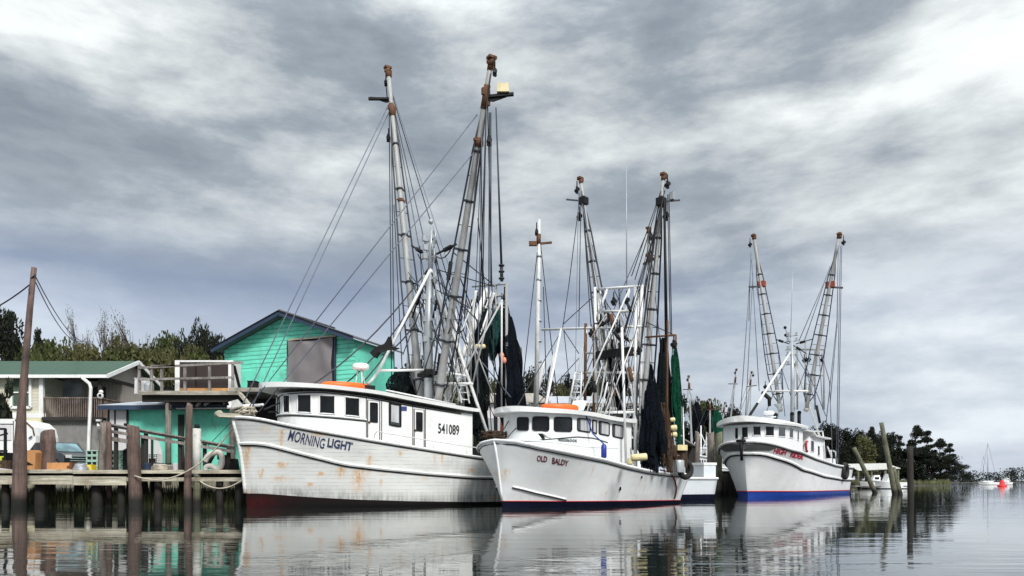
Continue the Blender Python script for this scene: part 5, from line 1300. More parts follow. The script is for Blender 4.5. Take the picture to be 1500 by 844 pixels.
# ---- utility pole and wires
up = thing('utility_pole', 'tall bare timber utility pole leaning right, standing at the dock edge on the far left', 'utility pole', (xat(29, 30.3), 30.3, 0))
mb = MB(); pts = [(xat(28, 30.3), 30.3, -1.0)]+[P(px, py, 30.3) for px, py in ((28.5, 720), (29.5, 660), (32, 590), (38, 520), (44, 450), (50, 392))]; mb.tube(pts, [.28, .27, .24, .15, .13, .115, .10], 12); mb.build('pole', M['pile'], up)
mb = MB(); mb.tube([P(52, 402, 30.2), P(46, 408, 30.2)], .03, 6); mb.tube([P(44, 418, 30.2), P(42, 425, 30.2), P(43, 428, 30.1)], .02, 5); mb.build('wire_bracket', M['steel'], up)
for k, (p, q, sg, lb) in enumerate(((P(52, 405, 30.3), P(132, 500, 60), .9, 'upper of two thin wires running from the utility pole down towards the trees'), (P(51, 411, 30.3), P(126, 496, 60), 1.1, 'lower of two thin wires running from the utility pole down towards the trees'), (P(45, 416, 30.3), P(-60, 470, 34), .25, 'thin wire running left from the utility pole out of the picture'))):
    mb = MB(); mb.tube(sagline(p, q, sg, 20), .022 if k < 2 else .03, 5); mb.build('power_line', M['steel'], None, lb, 'wire', 'overhead wires at the utility pole')
# ---- gangway rails
gw = thing('gangway', 'grey sloping timber gangway rail descending along the dock towards the wooden trawler', 'gangway', (xat(250, 32.3), 32.3, 1.4))
for (a, b, c, d, h_) in ((162, 623, 344, 656, .16), (162, 632, 344, 662, .13), (164, 643, 200, 649, .18)):
    mb = MB(); mb.bar(P(a, b, 32.3), P(c, d, 32.1), .10, h_); mb.build('rail_beam', M['woodgrey'], gw)
mb = MB(); mb.bar(P(162, 621.5, 32.25), P(344, 654, 32.05), .24, .05); mb.build('hand_rail', M['woodgrey'], gw)
for px_ in (170, 214, 264, 300, 335):
    yy = 623+(px_-162)*33/182; mb = MB(); mb.bar(P(px_, yy, 32.35), V(xat(px_, 32.35), 32.35, 1.5), .13, .13); mb.build('rail_post', M['darkvoid'], gw)
mb = MB(); mb.bar(P(300, 690, 32), P(315, 662, 32), .16, .12); mb.build('brace', M['darkvoid'], gw)
# ---- raised deck
DF = 36.4; zP = zat(574, DF)
rd = thing('raised_deck', 'high timber deck on posts with an open grey railing in front of the green shed', 'deck', (xat(280, 38), 38, 1.5))
xa, xb = xat(204, DF), xat(352, DF)
mb = MB(); mb.box(((xa+xb)/2, DF+2.1, zP-.05), (xb-xa, 4.2, .10)); mb.box(((xb+xat(400, 35.2))/2+.2, 38.2, zP-.055), (xat(400, 35.2)-xb+.4, 6.0, .10)); mb.build('deck_boards', M['woodgrey'], rd)
mb = MB(); mb.box(((xa+xb)/2, DF-.06, zP-.06), (xb-xa, .08, .20)); mb.build('edge_board', M['woodx'], rd)
mb = MB(); mb.box(((xb+xat(400, 35.2))/2, 35.1, zP-.06), (xat(400, 35.2)-xb+.1, .08, .2)); mb.build('edge_board', M['woodx'], rd)
for y_ in (.25, 3.9): mb = MB(); mb.box(((xa+xb)/2, DF+y_, zP-.30), (xb-xa-.1, .16, .36)); mb.build('joist', M['darkvoid'], rd)
for px_ in (246, 277, 340, 368):
    mb = MB(); x = xat(px_, DF+.3); mb.tube([(x, DF+.35, .9), (x, DF+.35, zP-.1)], .14, 9); mb.build('deck_post', M['pilegrey'], rd)
for (a, b, c, d) in ((240, 580, 250, 600), (252, 580, 246, 598), (302, 580, 288, 596), (318, 580, 300, 594), (322, 580, 330, 592)):
    mb = MB(); mb.bar(P(a, b, DF+.3), P(c, d, DF+.3), .14, .14); mb.build('brace', M['darkvoid'], rd)
mb = MB(); mb.bar(P(346, 570, 35.2), P(375, 605, 34.6), .14, .14); mb.build('brace', M['woodpale'], rd)
for px_, t_ in ((204, 535), (222, 537), (237, 536), (271, 535), (307, 534), (341, 534)):
    mb = MB(); mb.bar(P(px_, t_, DF), V(xat(px_, DF), DF, zP-.05), .11, .11); mb.build('rail_post', M['woodgrey'], rd)
for a, b, h_ in (((203, 539), (356, 531), .11), ((203, 556), (342, 553), .11), ((222, 536), (257, 536), .08)):
    mb = MB(); mb.bar(P(*a, DF-.08), P(*b, DF-.08), .06, h_); mb.build('rail', M['woodgrey'], rd)
mb = MB(); mb.bar(P(343, 536, DF), P(352, 572, DF+.5), .08, .14); mb.build('brace', M['black'], rd)
bx = thing('storage_bin', 'large white framed bin with a dark brown front panel standing on the raised deck', 'bin', P(299, 573, 37.3))
c = P(299, 550, 37.3); W_ = 84/F*37.3; Ht = zat(528, 37.3)-zP
mb = MB(); mb.box((c.x, 37.9, zP+Ht/2), (W_-.02, 1.1, Ht-.02)); mb.build('bin_body', M['white'], bx)
mb = MB(); mb.box((c.x, 37.33, zP+Ht/2), (W_*.86, .04, Ht*.86)); mb.build('front_panel', paint('dark_brown_panel', (.035, .022, .02), .5, .3, 2), bx)
for dx in (-1, 1): mb = MB(); mb.box((c.x+dx*W_*.465, 37.32, zP+Ht/2), (W_*.08, .10, Ht)); mb.build('frame_post', M['white'], bx)
mb = MB(); mb.box((c.x, 37.32, zP+Ht-.04), (W_*.85, .09, .08)); mb.build('frame_bar', M['white'], bx)
mb = MB(); mb.box((c.x, 37.30, zP+.22), (W_*.85, .08, .14)); mb.build('sill', paint('orange_tan_sill', (.60, .30, .10), .7, .3), bx)
mb = MB(); mb.box((c.x-.42, 37.30, zP+Ht*.55), (.05, .03, Ht*.8)); mb.build('panel_joint', M['black'], bx)
for k, (px_, w_, h_, m_, nm, lb) in enumerate(((209, .6, .75, 'panelwhite', 'cooler', 'pale upright cooler at the left end of the raised deck'), (217, .5, .55, 'galv', 'barrel', 'grey barrel beside the pale cooler on the raised deck'), (245, .5, .3, 'black', 'crate', 'low black crate on the raised deck left of the white framed bin'), (371, .42, .42, 'black', 'crate', 'small black crate on the deck corner against the green shed wall'))):
    mb = MB(); D_ = 37.4 if k < 3 else 36.0; x = xat(px_, D_)
    if nm == 'barrel': mb.lathe((x, D_, zP), [(.24, 0), (.27, .1), (.27, h_-.1), (.24, h_), (0, h_)], 14)
    else: mb.box((x, D_, zP+h_/2), (w_, .5, h_), taper=.06); mb.box((x, D_, zP+h_+.02), (w_*1.02, .52, .04))
    mb.build(nm, M[m_], None, lb, nm)
# ---- green shed with the gable
fs = Fr(-12.8, 42.0, -R(22), 0)    # local x to the right along the gable wall, y away
zE, zA = zat(506, 39.9)+.42, zat(456, 42)-.12; hwS = 4.52; dS = 3.9; ov = .38
sh = thing('green_shed', 'mint green gabled shed with a grey tarp over its opening and a shingle roof', 'shed', None, fr=fs)
zF = zP
ze_w = zE+ (zA-zE)*ov/(hwS+ov)
def gz(x): return zA-.14-(zA-zE)*abs(x)/(hwS+ov)
mb = MB(local=True); g_ = [V(-hwS, 0, zF), V(hwS, 0, zF), V(hwS, 0, gz(hwS)), V(0, 0, gz(0)), V(-hwS, 0, gz(hwS))]; mb.prism(g_, V(0, .12, 0)); mb.build('gable_wall', M['green'], sh)
mb = MB(local=True); mb.box((hwS-.06, dS/2+.13, (zF+gz(hwS))/2), (.12, dS, gz(hwS)-zF-.02)); mb.box((-hwS+.06, dS/2+.13, (zF+gz(hwS))/2), (.12, dS, gz(hwS)-zF-.02)); mb.box((0, dS+.2, (zF+gz(hwS))/2), (2*hwS, .12, gz(hwS)-zF-.02)); mb.build('side_wall', M['greenboard'], sh)
mb = MB(local=True); ps = lambda x, z: V(x, -.03, z)
mb.box((-2.35, -.02, zF+.95), (4.3, .05, 2.1)); mb.build('wall_panel', M['greenflat'], sh)
mb = MB(local=True); mb.box((-4.0, -.06, zF+.85), (.85, .05, 1.75)); dd = mb.build('door', M['greenflat'], sh)
mb = MB(local=True); mb.tube([(-4.43, -.09, zF), (-4.43, -.09, zF+1.74), (-3.57, -.09, zF+1.74), (-3.57, -.09, zF)], .025, 4, smooth=False); mb.build('door_frame', M['darkvoid'], dd)
tl, br_ = fs.onY(424, 501, -.05), fs.onY(489, 560, -.05)
mb = MB(local=True)
mb.grid(lambda u, v: (lerp(tl.x, br_.x, u)+.03*math.sin(v*9+u*5), -.24-.045*math.sin(u*15+4*v+2*math.sin(v*3+u*3))-.07*noise.noise(Vector((u*4, v*4, 2)))-.012*math.sin(v*14+u*6), lerp(zF, tl.z+.02, v)-.10*math.sin(math.pi*u)*(v > .97)), 44, 36)
mb.build('tarp_curtain', M['tarp'], sh)
mb = MB(local=True); mb.box(((tl.x+br_.x)/2, -.06, (zF+tl.z)/2), (br_.x-tl.x+.3, .05, tl.z-zF+.16)); mb.build('opening_frame', M['darkvoid'], sh)
mb = MB(local=True); mb.box(((tl.x+br_.x)/2+.1, -.12, tl.z+.10), (br_.x-tl.x+.2, .10, .10)); mb.build('lintel', M['woodpale'], sh)
mb = MB(local=True); mb.box((br_.x+.12, -.12, (zF+tl.z)/2), (.10, .06, tl.z-zF)); mb.build('blue_jamb', M['bluetrim'], sh)
for sd in (-1, 1):
    mb = MB(local=True); a = V(0, -.65, zA); b = V(sd*(hwS+ov), -.65, zE); d = V(0, dS+1.3, 0); mb.prism([a, b, b-V(0, 0, .09), a-V(0, 0, .09)], d); rf_ = mb.build('roof', M['shingle'], sh)
    mb = MB(local=True); mb.bar(a+V(0, -.04, -.13), b+V(0, -.04, -.13), .05, .24); mb.build('barge_board', M['bluetrim'], rf_)
    mb = MB(local=True); mb.bar(a+V(0, -.06, .0), b+V(0, -.06, .0), .10, .05); mb.build('drip_edge', M['black'], rf_)
mb = MB(local=True); mb.tube([(0, -.66, zA+.03), (0, dS+.65, zA+.03)], .07, 6); mb.build('ridge_cap', M['shingle'], sh)
# ---- lower green building
lb_ = thing('lower_building', 'low mint green building with pale double doors under a grey sheet roof with blue fascia', 'building', (xat(250, 39), 39, 1.5))
DW = 38.0; zr0 = zat(595, DW-.6)
xa, xb = xat(160, DW), xat(352, DW)
mb = MB(); mb.box(((xa+xb)/2, DW+2.2, (1.4+zr0)/2), (xb-xa, 4.4, zr0-1.4)); mb.build('wall', M['greenflat'], lb_)
for a, b, t_ in ((162, 168.5, 601), (171, 186, 601), (215, 222, 638), ):
    mb = MB(); mb.box((xat((a+b)/2, DW), DW-.05, (zat(t_, DW)+1.55)/2), ((b-a)/F*DW, .07, zat(t_, DW)-1.55)); d = mb.build('door', M['panelwhite'], lb_)
    if a == 171: q = MB(); q.ball(P(183.5, 622, DW-.15), .08); q.build('handle', M['black'], d)
for a, b, t_ in ((168.7, 170.8, 602), (159, 161.5, 598), (222.5, 224.5, 640), (187, 188.5, 600)): mb = MB(); mb.box((xat((a+b)/2, DW), DW-.05, (zat(t_, DW)+1.5)/2), ((b-a)/F*DW, .10, zat(t_, DW)-1.5)); mb.build('door_frame', M['darkvoid'], lb_)
mb = MB(); mb.prism([V(xat(226, DW), DW-.1, 1.55), V(xat(239, DW), DW-.1, 1.55), P(238, 665, DW-.1), P(234, 650, DW-.1), P(226, 640, DW-.1)], V(0, .05, 0)); mb.build('leaning_panel', M['panelwhite'], lb_)
mb = MB(); mb.box((xat(266, DW), DW-.06, 3.0), (.28, .1, 3.0)); mb.build('corner_board', M['darkvoid'], lb_)
xl, xr = xat(143, DW-.6), xat(348, DW-.6)
mb = MB(); mb.prism([V(xl, DW-.6, zr0), V(xr, DW-.6, zr0), V(xr, DW+2.1, zr0+.55), V(xl+1.7, DW+2.1, zr0+.55)], V(0, 0, .06)); mb.build('roof', M['metalroof'], lb_)
mb = MB(); mb.box(((xl+xr)/2, DW-.63, zr0-.07), (xr-xl, .05, .22)); mb.build('fascia', M['bluetrim'], lb_)
mb = MB(); mb.tube([P(258, 598.5, DW-.8), P(352, 598, DW-.8)], .04, 6); mb.build('conduit', M['panelwhite'], lb_)
mb = MB(); mb.box((xat(352, 38)+4, DW+3, 3.4), (8, 5, 3.9)); mb.build('rear_wall', M['darkvoid'], lb_)  # lower wall under the shed, coloured dark for the shade there
# ---- beige house
bh = thing('beige_house', 'beige two storey house with a green metal roof, porch rail and white downspout', 'house', (-31, 51, 1.5))
zEv, zRg = zat(549, 47), zat(529, 51); XR = -26.3; XL = -46
mb = MB(); mb.box((xat(-40, 47.6), 51, (1.4+zEv)/2), (2*(xat(61, 47.6)-xat(-40, 47.6)), 6.8, zEv-1.4)); mb.build('wall', M['beige'], bh)
mb = MB(); mb.box(((xat(61, 47.6)+XR)/2+.1, 52.2, (5.1+zEv)/2), (XR-xat(61, 47.6)-.3, 4.4, zEv-5.1)); mb.build('porch_wall', M['greige'], bh)
mb = MB(); mb.box(((xat(61, 47.6)+XR)/2, 51, (1.4+5.0)/2), (XR-xat(61, 47.6), 6.6, 3.6)); mb.build('lower_wall', M['concrete'], bh)
mb = MB(); mb.box((xat(40, 47.6), 47.5, (zat(613, 47.6)+1.5)/2), (2.0, .2, zat(613, 47.6)-1.5)); mb.build('lower_wall', M['cream'], bh)
mb = MB(); mb.box((xat(20, 47.5), 47.5, zat(609, 47.5)), (4.2, .16, .3)); mb.build('band_board', M['white'], bh)
mb = MB(); mb.box((xat(61, 47.5), 47.52, (zat(612, 47.5)+zEv)/2), (.26, .2, zEv-zat(612, 47.5))); mb.build('corner_board', M['white'], bh)
for (a, b, t_, bt) in ((17, 45, 553, 597),):
    mb = MB(); ca, cb = P(a, t_, 47.5), P(b, bt, 47.5); pts = [V(ca.x, 47.5, ca.z), V(cb.x, 47.5, ca.z), V(cb.x, 47.5, cb.z), V(ca.x, 47.5, cb.z)]
    for p, q in zip(pts, pts[1:]+pts[:1]): mb.bar(p, q, .16, .16)
    mb.bar(V(ca.x, 47.5, (ca.z+cb.z)/2), V(cb.x, 47.5, (ca.z+cb.z)/2), .10, .08); mb.bar(V((ca.x+cb.x)/2, 47.5, ca.z), V((ca.x+cb.x)/2, 47.5, cb.z), .05, .05)
    w_ = mb.build('window', M['white'], bh); q = MB(); q.face([V(p.x, 47.53, p.z) for p in pts]); q.build('pane', M['greendrape'], w_)
mb = MB(); ca = P(113, 563, 49.9); mb.box((ca.x-.3, 49.95, ca.z-.5), (1.6, .1, 1.7)); w_ = mb.build('window', M['greige'], bh); q = MB(); q.box((ca.x-.3, 49.88, ca.z-.5), (1.4, .04, 1.5)); q.build('pane', glass('porch_glass', (.14, .15, .17), .1), w_)
mb = MB(); mb.box((xat(148, 49.9)-.2, 49.93, 6.3), (.95, .1, 2.3)); mb.build('door', M['darkvoid'], bh)
for s_, y0 in ((-1, 47.0), (1, 55.0)):
    mb = MB(); a = V(XL, 51, zRg); b = V(XL, y0, zEv); mb.prism([a, b, b-V(0, 0, .08), a-V(0, 0, .08)][::s_], V(XR+.55-XL, 0, 0)); r_ = mb.build('roof', M['greenroof'], bh)
    mb = MB(); mb.bar(V(XL, y0-.0*s_, zEv-.10), V(XR+.55, y0, zEv-.10), .14, .20); mb.build('gutter', M['white'], r_)
    mb = MB(); mb.bar(V(XR+.58, 51, zRg-.09), V(XR+.58, y0, zEv-.09), .07, .24); mb.build('barge_board', M['white'], r_)
mb = MB(); mb.prism([V(XR, 51, zRg-.15), V(XR, 47.4, zEv-.02), V(XR, 54.6, zEv-.02)], V(-.12, 0, 0)); mb.build('gable_wall', M['greige'], bh)
mb = MB(); mb.box((XR-.1, 51, zEv-.12), (.2, 7.2, .22)); mb.build('beam', M['darkvoid'], bh)
for y_ in (47.5, 54.4): mb = MB(); mb.bar(V(XR-.15, y_, 5.0), V(XR-.15, y_, zEv), .2, .2); mb.build('porch_post', M['darkvoid'], bh)
mb = MB(); mb.box(((xat(62, 47.4)+XR)/2, 47.45, 5.1), (XR-xat(62, 47.4), .2, .22)); mb.build('porch_floor', M['darkvoid'], bh)
zr_ = zat(583, 47.4)
mb = MB(); mb.box(((xat(64, 47.4)+XR)/2, 47.4, zr_), (XR-xat(64, 47.4), .12, .08)); mb.box((XR-.1, 51, zr_), (.12, 7, .08))
xx = xat(65, 47.4)
while xx < XR: mb.box((xx, 47.4, (zr_+5.2)/2), (.05, .05, zr_-5.2)); xx += .14
yy = 47.5
while yy < 54.3: mb.box((XR-.1, yy, (zr_+5.2)/2), (.05, .05, zr_-5.2)); yy += .15
mb.build('porch_railing', M['wood'], bh)
mb = MB(); mb.tube([P(119, 551, 46.9), P(121, 554, 46.9), P(131, 562, 46.9), P(133, 568, 46.9), P(132, 600, 47.1), P(130, 640, 47.2), V(xat(129, 47.2), 47.2, 1.6)], .10, 8, smooth=False); mb.build('downspout', M['white'], bh)
st = thing('porch_ornament', 'small white round-headed ornament on the porch rail of the beige house', 'ornament', P(147, 583, 47.35)); c = P(147, 580, 47.35)
mb = MB(); mb.ball(c, .2, sq=(1, 1, 1.1)); mb.ball(c+V(.06, -.02, .25), .14); mb.build('ornament_body', M['white'], st); mb = MB(); mb.ball(c+V(.06, -.15, .02), .1); mb.build('ornament_face', M['black'], st)
mb = MB(); mb.box(P(144.5, 616, 47), (.25, .2, .12)); mb.tube([P(143, 621, 47), P(145, 626, 46.8)], [.05, .12], 8); mb.build('flood_light', M['panelwhite'], None, 'pale flood light fixed to the concrete wall right of the downspout', 'lamp')
# ---- vehicles and clutter behind the dock
def car(name, label, fr, L_, W_, prof, roofprof, mat, wheels, cat):
    """prof: side outline (x from the nose, z); roofprof: glasshouse outline"""
    t = thing(name, label, cat, None, fr=fr)
    mb = MB(local=True); mb.prism([V(x, -W_/2, z) for x, z in prof], V(0, W_, 0)); mb.build('body', mat, t)
    if roofprof:
        mb = MB(local=True); a = [V(x, -W_*.42, z) for x, z in roofprof]; mb.prism(a, V(0, W_*.84, 0)); ca = mb.build('cabin', mat, t)
        for sd in (-1, 1):
            q = MB(local=True); cx_ = sum(x for x, _ in roofprof)/len(roofprof); cz_ = sum(z for _, z in roofprof)/len(roofprof)
            q.face([V(cx_+(x-cx_)*.86, sd*(W_*.42+.012), cz_+(z-cz_)*.74) for x, z in roofprof]); q.build('window', M['glass'], ca)
        (xa_, za_), (xb_, zb_) = roofprof[0], roofprof[1]
        q = MB(local=True); n_ = V(-(zb_-za_), 0, xb_-xa_).normalized()*.015; q.face([V(lerp(xa_, xb_, u), y, lerp(za_, zb_, u))+n_ for u, y in ((.08, -W_*.36), (.08, W_*.36), (.9, W_*.33), (.9, -W_*.33))]); q.build('windshield', glass('pale_windshield', (.10, .16, .18), .05), ca)
    for x in wheels:
        for sd in (-1, 1):
            q = MB(local=True); q.tube([(x, sd*(W_/2-.2), .36), (x, sd*(W_/2+.02), .36)], .36, 16); wh = q.build('wheel', M['rubber'], t)
            q = MB(local=True); q.tube([(x, sd*(W_/2), .36), (x, sd*(W_/2+.04), .36)], .2, 12); q.build('rim', M['galv'], wh)
    return t
zg_ = 1.56
fc = Fr(xat(121, 40.2), 40.2, R(180+35), zg_)     # nose towards the camera's right
M['carblack'] = paint('black_car_paint', (.012, .013, .016), .2, .1, 1)
cb = car('parked_car', 'black parked car with a chrome grille behind the dock by the concrete wall', Fr(xat(121, 39.0), 39.0, R(180-32), zg_), 4.4, 1.85, [(0, .35), (.0, .85), (.25, .98), (1.3, 1.08), (4.2, 1.1), (4.35, .8), (4.3, .35)], [(1.15, 1.06), (1.9, 1.62), (3.3, 1.62), (4.1, 1.08)], M['carblack'], (.85, 3.45), 'car')
mb = MB(local=True)
for k in range(4): mb.box((-.02, 0, .48+.12*k), (.05, 1.3, .035))
mb.build('grille', M['galv'], cb)
for sd in (-1, 1): mb = MB(local=True); mb.box((.0, sd*.72, .82), (.08, .3, .16)); mb.build('headlight', M['panelwhite'], cb)
mb = MB(local=True); mb.box((-.06, 0, .42), (.12, 1.8, .12)); mb.build('bumper', M['galv'], cb)
vn = thing('cargo_van', 'white round-cornered van parked between the beige house and the dock', 'van', (xat(22, 41), 41, zg_))
mb = MB(); xa, xb = xat(-28, 40.5), xat(54, 40.5); zt_ = zat(614, 40.5)
mb.prism([V(xa, 40.4, zg_+.3), V(xb, 40.4, zg_+.3), V(xb, 40.4, zt_-.9), V(xb-.12, 40.4, zt_-.45), V(xb-.5, 40.4, zt_-.12), V(xb-1.1, 40.4, zt_), V(xa, 40.4, zt_)], V(0, 2.0, 0)); mb.build('body', M['white'], vn)
mb = MB(); mb.box((xat(0, 40.3), 40.37, zat(634, 40.3)), (1.1, .04, .8)); mb.build('window', M['panelwhite'], vn)
mb = MB(); mb.tube([V(xb-1.1, 40.36, zt_-.06), V(xb-.5, 40.36, zt_-.18), V(xb-.14, 40.36, zt_-.5), V(xb-.05, 40.36, zt_-.9)], .04, 5); mb.build('door_seal', M['rust'], vn)
mb = MB(); mb.tube([V(xb-1.2, 40.36, zg_+.4), V(xb-1.2, 40.36, zt_-.1)], .02, 4); mb.tube([V(xa+1, 40.36, zt_-.28), V(xb-1.2, 40.36, zt_-.28)], .02, 4); mb.build('door_gap', M['black'], vn)
mb = MB(); c = P(44, 641, 40.3); mb.prism([c+V(-.12, 0, -.1), c+V(.05, 0, -.03), c+V(.14, 0, .1), c+V(-.02, 0, .06)], V(0, .02, 0)); mb.build('side_mark', M['letter_blue'], vn)
for x in (xa+.8, xb-.7): mb = MB(); mb.tube([(x, 40.3, zg_+.36), (x, 40.55, zg_+.36)], .36, 14); mb.build('wheel', M['rubber'], vn)
fl = thing('forklift', 'small black forklift with upright mast parked before the white van on the far left', 'forklift', (xat(4, 36.5), 36.5, zg_))
mb = MB(); c = V(xat(5, 36.5), 36.5, zg_); mb.box(c+V(-.5, .3, .55), (1.1, 1.0, .8), taper=.1); mb.build('chassis', M['black'], fl)
for dx in (-.15, .3): mb = MB(); mb.bar(c+V(dx, -.3, .1), c+V(dx, -.3, 2.1), .09, .12); mb.build('mast', M['black'], fl)
mb = MB(); mb.bar(c+V(-.15, -.3, 2.08), c+V(.3, -.3, 2.08), .1, .1); mb.bar(c+V(-.3, -.35, 1.0), c+V(.42, -.35, 1.0), .08, .1); mb.tube([c+V(-.6, .3, .95), c+V(-.6, .3, 1.75), c+V(0, .3, 1.9)], .05, 6); mb.build('mast_bar', M['black'], fl)
mb = MB(); mb.box(c+V(-.2, -.3, .72), (.9, .06, .06)); mb.box(c+V(.1, -.34, .45), (.12, .05, .5)); mb.build('safety_stripe', paint('lime_yellow', (.55, .62, .05), .5), fl)
for dx in (-.8, .1): mb = MB(); mb.tube([c+V(dx, -.25, .25), c+V(dx, .05, .25)], .25, 12); mb.build('wheel', M['rubber'], fl)
zdk_ = zD
M['orangeb'] = paint('faded_orange_plastic', (.60, .29, .11), .6, .3, 1.5, (.25, .07, .02), .5)
bb = thing('orange_bin', 'faded orange bin with a dark open front on the dock right of the utility pole', 'bin', (xat(48, 33.2), 33.2, zdk_))
c = V(xat(49, 33.2), 33.2, zdk_); mb = MB(); mb.prism([c+V(-.35, -.35, .0), c+V(.28, -.35, .0), c+V(.32, -.35, .85), c+V(.22, -.35, .96), c+V(-.35, -.35, .92)], V(0, .7, 0)); mb.build('bin_body', M['orangeb'], bb)
mb = MB(); mb.prism([c+V(-.32, -.38, .28), c+V(.22, -.38, .30), c+V(-.32, -.38, .60)], V(0, .02, 0)); mb.build('bin_opening', M['black'], bb)
ob_ = thing('orange_beam', 'long orange box beam with rusty edges lying on the dock before the black car', 'beam', (xat(90, 32.8), 32.8, zdk_))
mb = MB(); mb.box((xat(90, 32.8), 32.8, zdk_+.20), (1.05, .4, .38)); mb.build('beam_body', M['orangeb'], ob_); mb = MB(); mb.box((xat(107.5, 32.8), 32.8, zdk_+.2), (.10, .44, .42)); mb.tube([V(xat(104, 32.8), 32.58, zdk_+.2), V(xat(104, 32.8), 32.62, zdk_+.2)], .06, 8); mb.build('end_plate', M['rust'], ob_)
mb = MB(); c = V(xat(131, 32.5), 32.5, zdk_); mb.prism([c+V(-.22, -.2, 0), c+V(.22, -.2, 0), c+V(.18, -.2, .3), c+V(-.05, -.2, .28)], V(0, .4, 0)); mb.build('yellow_block', paint('bright_yellow', (.80, .58, .03), .5), None, 'bright yellow wedge shaped block on the dock beside the green crates', 'block')
mb = MB(); c = V(xat(122, 32.2), 32.2, zdk_); mb.box(c+V(0, 0, .10), (.5, .35, .2), rot=rotz(.3), taper=.1); mb.build('fish_box', M['panelwhite'], None, 'low pale fish box on the dock left of the bright yellow block', 'box')
mb = MB(); c = V(xat(12, 32.0), 32.0, zdk_); mb.bar(c+V(-1.0, 0, .16), c+V(.3, 0, .03), .22, .06); mb.build('loose_plank', M['panelwhite'], None, 'pale loose plank lying on the dock left of the utility pole', 'plank')
mb = MB(); c = V(xat(6, 33.2), 33.2, zdk_); mb.box(c+V(0, 0, .25), (1.0, .6, .5), taper=.1); mb.build('fish_box', M['net_brown'], None, 'brown box on the dock under the forklift on the far left', 'box')
M['crate'] = paint('pale_green_crate', (.33, .50, .42), .6, .2, 2)
def crate(c, label):
    t = thing('fish_crate', label, 'crate', c, 0, 'pale green slotted crates stacked on the dock')
    mb = MB(); w_, d_, h_ = .52, .4, .235; c = Vector(c)
    mb.box(c+V(0, .03, h_/2), (w_, d_-.06, h_-.01)); mb.box(c+V(0, 0, h_-.02), (w_+.04, d_+.04, .04)); mb.box(c+V(0, 0, .025), (w_, d_, .045))
    for dx in (-.24, -.01, .22): mb.box(c+V(dx, -d_/2+.02, h_/2), (.05, .05, h_-.05))
    mb.build('crate_body', M['crate'], t)
    for dx in (-.125, .105): q = MB(); q.ball(c+V(dx, -d_/2+.025, h_/2+.005), .085, n=10, sq=(1, .12, .72)); q.build('hand_slot', M['black'], t)
for j, (px_, n_, nm) in enumerate(((138.5, 4, 'left stack before the concrete wall'), (171, 4, 'right stack between the pilings'))):
    for k in range(n_): crate((xat(px_, 33.2), 33.2, zdk_+.24*k), ['bottom', 'second', 'third', 'topmost'][k]+' pale green slotted crate of the '+nm)
mb = MB(); c = V(xat(183, 33.4), 33.4, zdk_); mb.box(c+V(0, 0, .45), (.34, .4, .9), taper=.2); mb.tube([c+V(-.2, -.1, .8), c+V(.2, -.1, 1.0)], .09, 8); mb.build('pump', M['black'], None, 'black pump unit beside the right stack of green crates', 'pump')
mb = MB(); mb.tube(spline([P(px, py, 31.6) for px, py in ((303, 692), (302, 685), (310, 683), (318, 688), (324, 682), (325, 670), (321, 663), (312, 664), (305, 668), (300, 676))]), .12, 10); mb.build('suction_hose', paint('pale_corrugated_hose', (.58, .55, .50), .7, .3, 6, (.3, .27, .2), .4), None, 'pale corrugated suction hose curled on the dock beside the trawler bow', 'hose')
for k, (px_, D_, lb) in enumerate(((118, 32.0, 'grey rope coil on the dock left of the low pale fish box'), (236, 32.4, 'pale rope coil on the dock between the thick piling and the tallest reddish piling'))):
    mb = MB(); c = V(xat(px_, D_), D_, zD+.04)
    for j in range(5): mb.tube([c+V((.30-.02*j)*math.cos(a*.52), (.26-.02*j)*math.sin(a*.52), .06*j+.015*math.sin(a*2+j)) for a in range(12)], .035, 5, closed=True)
    mb.build('rope_coil', M['rope'] if k else M['galv'], None, lb, 'rope coil')
M['wire'] = paint('dark_wire_mesh', (.035, .035, .03), .7, .3, 6)
def trap(c, label):
    t = thing('crab_trap', label, 'crab trap', c, 0, 'wire crab traps on the dock'); c = Vector(c); mb = MB(); w_, d_, h_ = .62, .5, .36
    for i in range(7):
        u = i/6-.5
        mb.tube([c+V(u*w_, -d_/2, 0), c+V(u*w_, -d_/2, h_)], .011, 4); mb.tube([c+V(u*w_, -d_/2, h_), c+V(u*w_, d_/2, h_)], .011, 4)
    for i in range(5):
        z = h_*i/4; mb.tube([c+V(-w_/2, -d_/2, z), c+V(w_/2, -d_/2, z)], .011, 4); mb.tube([c+V(w_/2, -d_/2, z), c+V(w_/2, d_/2, z)], .011, 4)
    mb.build('wire_cage', M['wire'], t); q = MB(); q.box(c+V(0, 0, .1), (.22, .2, .2)); q.build('bait_box', M['net_brown'], t)
trap((xat(222, 33.4), 33.4, zD+.02), 'lowest wire crab trap in front of the white leaning panel'); trap((xat(223, 33.4), 33.4, zD+.40), 'upper wire crab trap in front of the white leaning panel'); trap((xat(247, 33.6), 33.6, zD+.02), 'single wire crab trap beside the deck post')
mb = MB(); c = V(xat(335, 32.6), 32.6, zD); mb.box(c+V(0, 0, .28), (.9, .5, .56), rot=rotz(.2), taper=.2); mb.box(c+V(-.2, -.1, .62), (.4, .3, .2), rot=rotz(-.3)); mb.build('engine_block', M['black'], None, 'black engine block on the dock right of the curled suction hose', 'engine')
for k, (px_, D_) in enumerate(((216, 32.0), (258, 32.6))):
    mb = MB(); c = V(xat(px_, D_), D_, zD); mb.lathe(c, [(.12, 0), (.16, .34), (.165, .36), (.14, .35), (.10, .05), (0, .05)], 12); mb.build('bucket', M['panelwhite'] if k else M['bluetrim'], None, ['blue bucket on the dock edge beside the thick brown piling', 'white bucket on the dock left of the tallest reddish piling'][k], 'bucket')
